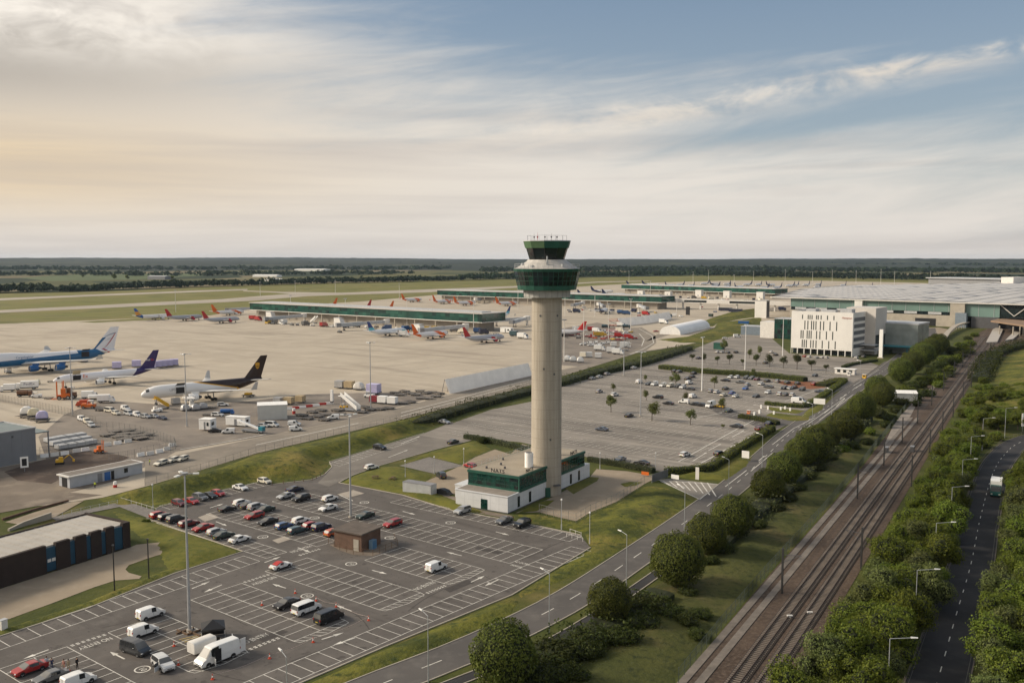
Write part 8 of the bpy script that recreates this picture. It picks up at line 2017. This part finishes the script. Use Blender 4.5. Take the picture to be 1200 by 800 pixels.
# cargo stands
unit('stairs','aircraft_steps','steps',(190,479.5),R(225),'yellow aircraft steps at the forward door of the brown-tailed freighter', M['yellow'], s=(.8,1,.95))
unit('loader','cargo_loader','loader',(222,479),R(120),'pale scissor-lift cargo loader at the open door of the brown-tailed freighter', M['offwhite'])
for i, (x, y, c_, k) in enumerate([(206,474,alu,'crate'),(217,481.5,alu,'dome'),(229,481,alu,'dome'),(238,479.5,alu,'dome')]): unit(k,'cargo_container','cargo container',(x,y),R(40),['aluminium container standing by the yellow steps','netted dome container at the foot of the scissor loader','second netted dome container beside the scissor loader','netted dome container under the engine of the brown-tailed jet'][i],c_)
unit('tug','ground_power_cart','tug',(184,483),R(40),'round white ground power cart below the nose of the brown-tailed freighter',M['white'],s=1.2)
unit('dolly','pallet_dolly','dolly',(248,478.5),R(10),'flat dolly trailing the white pickup near the engine'); unit('dolly','pallet_dolly','dolly',(291,465),R(-15),'dolly with a yellow frame under the wingtip of the brown-tailed jet',s=1.3); unit('crate','yellow_cargo_frame','cargo frame',(291,464.5),R(-15),'yellow frame lying on the dolly under the wingtip',M['yellow'],s=(.9,.8,.35),z=.75)
vehicle('suv','white', at(261,476) + Vector((0,0,.1)), R(20), 'white pickup between the engine and the white sheds', None, 'airside_pickup', 'pickup'); vehicle('suv','white', at(255,488)+ Vector((0,0,.1)), R(-10), 'white pickup in front of the dark blue tank cart', None, 'airside_pickup', 'pickup')
unit('tanker','tank_cart','tank cart',(267,486),R(10),'dark blue tank cart behind the white pickup',M['blue'],s=.8); unit('dolly','pallet_dolly','dolly',(243,487),R(5),'pale flat dolly in front of the white pickup and blue tank')
unit('stairs','aircraft_steps','steps',(9,437),R(130),'tall grey aircraft steps at the door of the blue and white jumbo',M['lightgrey'],s=(1.15,1.1,1.5))
unit('loader','cargo_loader','loader',(95,424),R(137),'grey cargo loader at the open rear door of the jumbo',alu,s=1.2)
unit('forklift','forklift_truck','forklift',(75,468),R(200),'orange-red forklift with a tall mast by the purple-tailed jet nose',M['orange'],s=1.5); unit('forklift','forklift_truck','forklift',(82,467),R(190),'rust-red forklift beside the tall-masted orange one',M['rust'],s=1.5)
unit('loader','cargo_loader','loader',(84,463),R(140),'narrow grey steps tower below the front door of the purple-tailed jet',M['lightgrey'],s=(.45,.45,.8))
bx_ = unit('boxtruck','delivery_lorry','lorry',(30,456.5),R(200),'long white lorry with purple lettering behind the paling fence',M['white'],s=(1.55,1.1,1.15))
letters('FedEx', 'side_lettering', pul, bx_, (-1.1,1.28,2.3), 1.2, (R(90),0,math.pi)); letters('FedEx', 'side_lettering', pul, bx_, (-1.1,-1.28,2.3), 1.2, (R(90),0,0))
unit('boxtruck','airport_truck','lorry',(8,459),R(200),'white and red truck at the picture edge behind the paling fence',M['white']); unit('dolly','pallet_dolly','dolly',(60,448),R(20),'flat dolly behind the cream dome container'); unit('dome','cargo_container','cargo container',(43,450.5),R(20),'cream dome container on the stand of the purple-tailed jet',mat('cream_dome', (.66,.60,.42), .5))
unit('tanker','fuel_cart','tanker',(30,465),R(10),'orange-brown tank cart behind the paling fence',M['rust']); unit('tug','apron_tug','tug',(43,466),R(10),'white and black tug beside the orange-brown cart',M['white'],s=1.3); unit('dolly','pallet_dolly','dolly',(57,467.5),R(12),'red-framed flat dolly being towed to the forklift')
unit('boxtruck','airport_truck','lorry',(106,467.5),R(15),'pale truck cab standing behind the orange trucks',M['white']); unit('boxtruck','airport_truck','lorry',(125,472),R(10),'white tanker-like truck between the stands',M['white']); unit('tanker','airport_truck','lorry',(114,470),R(12),'white bowser between two white trucks',M['white'])
unit('boxtruck','orange_truck','lorry',(97,476.5),R(190),'orange-red truck cab by the compound fence',mat('truck_red', (.5,.08,.03), .4),s=.8); unit('tug','orange_truck','lorry',(104,478.5),R(190),'orange tow truck beside the orange-red cab',M['orange'],s=1.7); unit('dolly','pallet_dolly','dolly',(120,481),R(5),'low grey pallet dolly beside the orange tow truck',s=1.5)
for i, (st_, c_, x, y, lab) in enumerate([('minibus','cream',129,483,'cream minibus first in the line of vehicles below the brown-tailed jet'),('suv','cream',136,486,'cream off-roader with yellow tape, second in the line'),('van','white',147,480.5,'white van behind the line of vehicles'),('minibus','palegrey',151,486.5,'pale blue-grey minibus in the line of vehicles'),('van','white',161,488,'white van in the line near the mast'),('suv','silver',170.5,490,'silver four-by-four in the line near the mast'),('saloon','navy',190,491.5,'navy blue car closing the line of vehicles'),('hatch','silver',181,489.5,'silver hatchback half behind the pale mast'),
 ('van','white',96,493,'white van topmost of three in the compound corner'),('van','cream',102,496,'cream van in the middle of three in the compound corner'),('suv','palegrey',107,500,'pale flatbed-like car with a dark nose in the compound corner')]): vehicle(st_, c_, at(x,y)+Vector((0,0,.1)), R(-35 if i < 8 else -45)+R(rnd.uniform(-10,10)), lab, 'vehicles lined up on the cargo apron')
for i, (x, y) in enumerate([(188.5,545),(202.5,541.5),(213.5,540)]): vehicle('estate','cream', at(x,y)+Vector((0,0,.13)), Bp+R(200), ['cream apron car nearest the site cabin','cream apron car in the middle of three by the cabin','cream apron car furthest from the site cabin'][i], 'cream apron cars by the gate')
for i, (x, y) in enumerate([(31,488.5),(39.5,490.5),(49.5,494)]):
 unit('dolly','pallet_dolly','dolly',(x+.3,y+.6),R(200),f'dolly carrying a pale dome container in the warehouse yard, {ORD[i]} from the picture edge',s=1.4,group='dome container dollies'); unit('dome','cargo_container','cargo container',(x,y),R(20),f'pale dome container in the warehouse yard, {ORD[i]} from the picture edge',[M['white'],mat('cream_dome', (.66,.60,.42), .5),lil][i],'dome containers',s=1.25,z=.8)
for i, (x, y) in enumerate([(126,511),(136,507),(140.5,513),(146.5,510),(156,513),(149.5,506),(159.5,509),(171,511),(145.5,516),(165,515)]): unit('dolly','pallet_dolly','dolly',(x,y),R(52),f'empty flat dolly inside the round mesh compound, {ORD[i]} counting from the warehouse side','', 'dollies in the mesh compound',s=(1.35,1.35,1.2)) if False else unit('dolly','pallet_dolly','dolly',(x,y),R(52),f'empty flat dolly inside the round mesh compound, {ORD[i]} counting from the warehouse side',None,'dollies in the mesh compound',s=(1.35,1.35,1.2))
for i, (x, y) in enumerate([(60,518),(71,516),(82,514.3),(93,512.6),(66,522),(77,520),(88,518.3),(99,516.6),(73,526),(84,524.3),(95,522.5),(105,520.5)]): unit('crate','slatted_rack','rack',(x,y),R(53),f'low slatted rack beside the grey warehouse, row {["one","two","three"][i//4]}, {ORD[i%4]} from the warehouse wall',M['lightgrey'],'slatted racks by the warehouse',s=(1.15,1.25,.55),z=.1)
unit('forklift','small_digger','digger',(116,531),R(50),'orange and white dumper on the pink dirt beside the racks',M['orange'],s=.75); unit('excavator','excavator','excavator',(70,544),R(20),'small yellow excavator working in the dirt yard',M['yellow'],s=.7)
for i, (x, y) in enumerate([(52,536),(64,534.5),(76,533),(90,530),(100,528.5),(126,522.5),(138,520.5),(150,518.5),(165,534.5),(176,533),(187,530.5),(196,527.5),(202,523)]): unit('water_barrier','plastic_barrier','barrier',(x,y),R(40 if i < 8 else 50),f'white plastic barrier along the dirt yard edge, {ORD[i]} counting from the warehouse',[M['white'],M['offwhite']][i%2],'plastic barriers of the dirt yard',s=1.2)
p = at(29,553); t = thing('info_board', 'white framed dark notice board beside the dirt yard road', 'board', (p.x, p.y, .1), R(30)); b = MB(); b.box(-1,-.05,1.2,1,.05,4.2); b.build('frame', M['white'], t); b = MB(); b.box(-.6,-.08,1.7,.6,-.05,3.7); b.build('panel', M['black'], t); b = MB(); b.tube((0,.08,0),(0,.08,4),.08); b.build('post', M['grey'], t)
p = at(135,571); t = thing('gate_light', 'white and red beacon standing on the grass beside the cabin', 'beacon', (p.x, p.y, .1)); b = MB(); b.cyl((0,0,0),.5,.5,.7,10); b.build('base', M['red'], t); b = MB(); b.cyl((0,0,.7),.5,.4,.8,10); b.build('cap', M['white'], t)
# sheds and vehicles by the service road
unit('portacabin','portacabin','cabin',(243.5,504),R(-15),'white cubic cabin with two small windows by the service road',M['white'],s=(.55,1.2,1.25)); unit('portacabin','office_trailer','trailer',(279,499),R(-18),'long white office trailer beside the big white store',M['white'],s=(1.0,1,1.05))
p = at(302,492.5); t = shed('equipment_store', 'large plain white windowless store box on the apron edge', p, R(15), 10.5, 8, 5.3, mat('store_white', (.50,.51,.49), .6, var=.06), M['white'])
cv_ = thing('belt_loader', 'white conveyor belt loader with a teal cab parked by the service road', 'belt loader', (at(296,507).x, at(296,507).y, .1), R(-22)); b = MB(); b.loft([[(x,y,z+zz) for y, zz in ((-.55,0),(-.55,.5),(.55,.5),(.55,0))] for x, z in ((-6,3.6),(3.4,1.1))]); b.build('belt', M['white'], cv_); b = MB(); b.box(-4,-.9,.5,4.6,.9,1.0); b.build('chassis', M['grey'], cv_); b = MB(); b.box(3.0,-.9,1.0,4.6,.9,2.3); b.build('cab', M['teal'], cv_)
for x in (-3,3.2):
 for s_ in (-1,1): w = wheel_mb(.42).build('wheel', [M['tyre'], M['rim']], cv_); w.location = (x, s_*.85, .42)
for st_, c_, x, y, hd, lab in [('van','white',267.5,508,R(190),'white van nose-out beside the conveyor loader'),('saloon','black',252,506.5,R(20),'black car beside the white cubic cabin'),('minibus','white',318.5,500,R(-20),'white people carrier in front of the big white store'),('hatch','palegrey',309,500.5,R(-20),'pale hatchback between conveyor loader and people carrier'),('van','white',345,499,R(0),'white van parked behind another white van by the service road'),('van','white',346.5,505,R(20),'white van driving on the service road'),('van','white',390.5,491.5,R(190),'white van stopped by the low equipment rows')]: vehicle(st_, c_, at(x,y)+Vector((0,0,.13)), hd, lab, None, 'airside_' + ('van' if st_ in ('van','minibus') else 'car'))
for x, y, k, c_, s_, lab in [(326,474,'crate',alu,1.1,'grey container behind the big white store'),(339,474,'crate',tan_,1.15,'tan crate on a trailer behind the big white store'),(352,472,'crate',tan_,1.15,'second tan crate with dark ends behind the big white store'),(398.5,455,'crate',alu,1.35,'grey box container on the open apron'),(409.5,455.7,'crate',tan_,1.35,'tan box container in the middle of the open apron trio'),(420.5,457,'dome',M['offwhite'],1.35,'pale container ending the open apron trio'),(438,462,'crate',lil,1.75,'tall lilac plastic-wrapped cargo stack'),(433,466,'tug',M['white'],1.4,'white tug in front of the lilac cargo stack'),(438.5,472,'crate',dred,1.1,'dark red box at the foot of the slim apron mast'),(448.5,473,'crate',M['white'],1.2,'white box container beside the dark red box'),(460,474,'crate',M['white'],1.2,'second white box container in the equipment row'),(389,473.5,'crate',M['white'],(.35,.35,2.2),'narrow white upright cabinet on the equipment area'),(411,482,'stairs',M['white'],1.25,'white aircraft steps parked among the grey equipment'),(403,478.5,'tug',M['yellow'],1.0,'yellow tug behind the white aircraft steps')]: unit(k, {'crate':'cargo_box','dome':'cargo_container','tug':'apron_tug','stairs':'aircraft_steps'}[k], {'crate':'cargo box','dome':'cargo container','tug':'tug','stairs':'steps'}[k], (x,y), R(-20 if k != 'stairs' else 150), lab, c_, s=s_)
DL = [(462.5,461),(468,463.5),(474,459.5),(481,462),(487,463.5),(492,459),(499,461.5),(506,460.5),(511,465.5),(472,473.5),(481,472),(434,481),(445,480.5),(455,479.5),(502,468),(493,467.5),(515,462),(366,484),(376,482),(372,489),(382,487),(360,491.5),(354,487.5),(395,482),(398,486.5),(380,493),(423,484),(428,478)]
for i, (x, y) in enumerate(DL): unit('dolly','pallet_dolly','dolly',(x,y),R(-18)+R(rnd.uniform(-25,25)),'empty low pallet dolly in the untidy rows beside the service road',None,'empty dollies beside the service road',s=(1.25,1.2,1.1))
for i, (x, y) in enumerate([(338,480),(346,479),(354,478),(362,477),(370,476),(378,474.5),(386,473.5)]): unit('water_barrier','plastic_barrier','barrier',(x,y),R(20),f'plastic barrier in the line behind the big white store, {ORD[i]} counting away from it',[M['white'],M['red']][i%2],'plastic barriers behind the white store',s=(1.6,1.2,1))
p = at(344.5,485); t = thing('gas_beacon', 'white and red round beacon on a post by the plastic barriers', 'beacon', (p.x, p.y, .1)); b = MB(); b.cyl((0,0,0),.6,.6,1.2,10); b.build('base', M['red'], t); b = MB(); b.cyl((0,0,1.2),.6,.5,1.0,10); b.build('cap', M['white'], t)
# lilac wrapped pallets behind the purple tail
for i, (x, y) in enumerate([(137,432.5),(160,430.5),(178,432),(184.5,431.2),(191,430.5),(197.5,429.8),(204,429)]):
 unit('crate','wrapped_cargo','wrapped cargo',(x,y),R(20),['lilac wrapped pallet alone above the back of the purple-tailed jet','lilac wrapped pallet just in front of the purple tail','lilac wrapped pallet directly behind the purple tail, first in the train','lilac wrapped pallet second in the train behind the purple tail','lilac wrapped pallet third in the train behind the purple tail','lilac wrapped pallet fourth in the train behind the purple tail','lilac wrapped pallet last in the train behind the purple tail'][i],lil,'lilac wrapped pallets',s=1.5)
# busy equipment park beyond the tower
PKV = [('bus',663,393.5,'maroon','dark red airport bus beside the tower shaft'),('boxtruck',676,388,'white','white truck with a red back behind the dark red bus'),('boxtruck',694,388,'red','red high-sided truck in the back row'),('boxtruck',699.5,389.5,'white','white truck just below the red high-sided one'),('tanker',710,384.5,'teal','teal tanker in the back row'),('loader',719,382,'orange','orange loader behind the white vans'),('tanker',734.5,384.5,'teal','second teal tanker, beside the blast screen'),('boxtruck',728,382.5,'white','white truck between loader and teal tanker'),
 ('van',707,389,'white','white van first in the row under the teal tankers'),('van',714,390,'white','white van second in the row under the teal tankers'),('van',721,389.5,'white','white van third in the row under the teal tankers'),('boxtruck',727,389.5,'cream','cream truck fourth in the row under the teal tankers'),('van',733,391,'white','white van fifth in the row under the teal tankers'),('tug',739,390,'yellow','yellow tug ending the row under the teal tankers'),
 ('tug',677,392.5,'red','low red tug beside the white truck'),('tug',678,397,'dark','dark tug on the tower side of the red vehicles'),('tug',688,395,'red','red tug first of the mixed row'),('forklift',692.5,396.5,'red','red forklift-like loader in the mixed row'),('tug',697,397,'orange','orange tug in the mixed row'),('boxtruck',701,394.5,'yellow','yellow truck in the mixed row'),('boxtruck',706,394.5,'yellow','second yellow truck in the mixed row'),('tug',706.5,398,'red','red tug in front of the second yellow truck'),('tug',711,397,'red','red tug beside the yellow trucks'),('loader',718,395,'red','red loader in the centre of the mixed row'),('tug',718,398.5,'yellow','yellow tug below the red loader'),('boxtruck',726,395.5,'red','red truck near the road bend'),('tug',724,399,'red','red tug in front of the red truck'),('tug',730,399,'orange','orange tug near the road bend'),('boxtruck',737.5,397.5,'red','red and white truck at the road bend'),('tug',744,397.5,'red','red tug closest to the road bend'),
 ('van',683,404.5,'white','white van at the tower end of the white block'),('van',690,403,'white','white van second in the upper line of the white block'),('van',692.5,405.5,'white','white van second in the lower line of the white block'),('van',697,402.5,'white','white van third in the upper line of the white block'),('van',700,406,'white','white van third in the lower line of the white block'),('van',705,404,'white','white van fourth in the white block'),('van',711,403,'white','white van last in the white block'),
 ('boxtruck',703,411,'white','white lorry below the white block'),('crate',719,406.5,'white','white box standing beside the big white lorry'),('boxtruck',733,407.5,'white','big white lorry near the road bend'),('boxtruck',718,414,'white','white lorry backed against the small stores'),('boxtruck',724.5,415.5,'white','second white lorry backed against the small stores'),('stairs',731,411.5,'white','white aircraft steps beside the big white lorry'),
 ('dome',664.5,423,'white','white dome container at the foot of the tall mast by the tower'),('dome',671.5,424,'palegrey','pale dome container beside the tall mast by the tower'),('dome',680,425,'white','white dome container third in the row near the service road'),('crate',683.5,419,'cream','cream box behind the dome containers'),('crate',690,419,'palegrey','grey box behind the dome containers'),('crate',701,420,'white','white box with a dark door near the service road')]
for kd, x, y, c_, lab in PKV:
 an = R(-15) + R(rnd.uniform(-20, 20)); cat_ = {'bus':'bus','boxtruck':'lorry','tanker':'tanker','loader':'loader','van':'van','tug':'tug','forklift':'forklift','crate':'cargo box','stairs':'steps','dome':'cargo container'}[kd]
 if kd == 'van': vehicle('van', c_, at(x,y)+Vector((0,0,.1)), an + R(200), lab, 'vehicles on the equipment park', far_=True)
 else: unit(kd, {'bus':'airport_bus','boxtruck':'airport_truck','tanker':'airport_tanker','loader':'apron_loader','tug':'apron_tug','forklift':'apron_forklift','crate':'cargo_box','stairs':'aircraft_steps','dome':'cargo_container'}[kd], cat_, (x,y), an, lab, paint(c_), 'vehicles on the equipment park', s=1.25 if kd in ('tug','crate','dome') else 1.1)
# around the piers and beyond
for kd, x, y, c_, lab in [('boxtruck',303,376,'red','red truck by the silver jets at the pier corner'),('boxtruck',297,375,'red','second red truck by the silver jets'),('tug',331,380.5,'white','white tug under the airbridge by the silver jets'),('tug',342,381.5,'grey','grey tug under the pier at its grass end'),('stairs',368,379,'white','white steps parked under the pier'),('dolly',377,382.5,'grey','dolly train under the first pier'),('tug',385,382.5,'cream','cream tug under the first pier'),('tug',398,390,'dark','dark tug under the second airbridge'),('boxtruck',474,394.5,'white','white catering truck touching the nose of the white and blue jet'),('tug',441,384,'dark','dark tug behind the white and blue jet'),('boxtruck',604,394.5,'teal','dark green truck at the pier end beside the tower'),('boxtruck',613,397,'white','white truck half hidden by the tower shaft'),('portacabin',594,390,'white','small white cabin under the pier end'),('tug',668,366,'navy','navy tug by the airbridge close to the tower'),('boxtruck',676,366.5,'navy','navy truck beside the tower-side airbridge'),('boxtruck',728,368,'blue','blue truck under the second pier'),('boxtruck',735,368.8,'blue','second blue truck under the second pier'),('tug',749,370.5,'red','red tug near the blast screen'),('boxtruck',757,369.5,'red','red truck near the blast screen'),('boxtruck',783,372,'teal','teal truck beyond the blast screen'),('crate',790,371,'white','white box beyond the blast screen'),('van',798,371.5,'white','white van beyond the blast screen'),('bus',850,364.5,'navy','dark navy bus under the walkway'),('bus',862,366,'navy','second dark navy bus under the walkway'),('tug',838,366,'blue','blue tug beside the navy buses'),('tug',822,360.5,'red','red tug in front of the white walkway'),('boxtruck',917,364,'navy','dark coach-like truck under the walkway near the terminal'),('boxtruck',778,379.5,'white','white truck at the end of the arched hangar'),('crate',833,371.5,'green','dark green box on the grass above the arched hangar')]:
 an = R(-30) + R(rnd.uniform(-15, 15)); nm, ct = {'boxtruck':('airport_truck','lorry'),'tug':('apron_tug','tug'),'stairs':('aircraft_steps','steps'),'dolly':('pallet_dolly','dolly'),'portacabin':('portacabin','cabin'),'bus':('airport_bus','bus'),'crate':('cargo_box','cargo box'),'van':('airside_van','van')}[kd]
 if kd == 'van': vehicle('van', c_, at(x,y)+Vector((0,0,.1)), an, lab, None, nm, ct, True)
 else: unit(kd, nm, ct, (x,y), an, lab, paint(c_), s=1.3)
KN = {'tug':('apron_tug','tug'),'boxtruck':('airport_truck','lorry'),'dolly':('pallet_dolly','dolly'),'crate':('cargo_box','cargo box'),'van':('airside_van','van')}
for nm_, (xa, ya), (xb, yb), n_ in (('long pier from its grass end', (306,378.5), (586,391.5), 24), ('second pier from the tower', (664,363), (772,367), 15), ('farther pier from its tip', (742,346.6), (902,352.6), 22)):
 for i in range(n_):
  kd = rnd.choice(('tug','boxtruck','dolly','crate','tug','boxtruck')); c_ = rnd.choice(('white','white','red','navy','yellow','grey','cream','blue')); u = (i + rnd.uniform(.1,.9))/n_; nm, ct = KN[kd]
  unit(kd, nm, ct, (xa+(xb-xa)*u, ya+(yb-ya)*u + rnd.uniform(-.3,1.4)), R(rnd.uniform(0,360)), f'{c_ if kd != "dolly" else "grey"} {ct}, {ORD[i]} along the {nm_}', paint(c_), 'service vehicles at the foot of the piers', s=1.25)
vehicle('saloon','red', at(769,389)+Vector((0,0,.1)), R(10), 'red car parked at the mouth of the arched hangar', None, far_=True); vehicle('saloon','white', at(850,397)+Vector((0,0,.1)), R(-5), 'white car on the sloping path below the blue-grey shed', None, far_=True); vehicle('bigvan','white', at(864,395.5)+Vector((0,0,.1)), R(5), 'white van beside the blue-grey shed', None, far_=True)
p = at(806,369.5); t = thing('black_portal', 'tall black rectangular screen standing among white boxes beyond the hangar', 'screen', (p.x, p.y, .1), R(-38)); b = MB(); b.box(-2.2,-.3,0,2.2,.3,9); b.build('panel', M['black'], t); b = MB(); b.box(-2.6,-.8,0,2.6,.8,.4); b.build('base', M['concrete'], t)
# pale farm and airfield buildings in the distance
for x, y, L_, W__, H__, lab, c_ in [(173,327.5,60,25,9,'low grey shed at the edge of the far trees',M['grey']),(296,324.5,90,30,6,'long pale greenhouse-like roof among the far woods',M['white']),(345,317.5,160,60,9,'wide white warehouse far away among the woods',M['white']),(310,331,45,18,8,'small cream house in the belt of trees beyond the runway',M['cream']),(318,331.3,14,14,9,'small dark-roofed building beside the cream house',M['grey'])]:
 p = at(x, y); shed('distant_building', lab, p, R(-20), L_, W__, H__, c_, M['lightgrey'] if c_ is M['grey'] else M['white'], 2.0, 'building')
# haze: a box of even, thin air round everything
if HAZE > 0:
 hz = MB(); hz.box(-16500,-380,-1.2,16500,17500,112); o = hz.build('haze', []);
 m = bpy.data.materials.new('thin_haze'); m.use_nodes = True; nt_ = m.node_tree; nt_.nodes.remove(nt_.nodes['Principled BSDF'])
 pv = nt_.nodes.new('ShaderNodeVolumePrincipled'); pv.inputs['Color'].default_value = (.62,.78,1.0,1); pv.inputs['Density'].default_value = HAZE; pv.inputs['Anisotropy'].default_value = .2
 nt_.links.new(pv.outputs[0], nt_.nodes['Material Output'].inputs['Volume']); o.data.materials.clear(); o.data.materials.append(m); stuff(o)
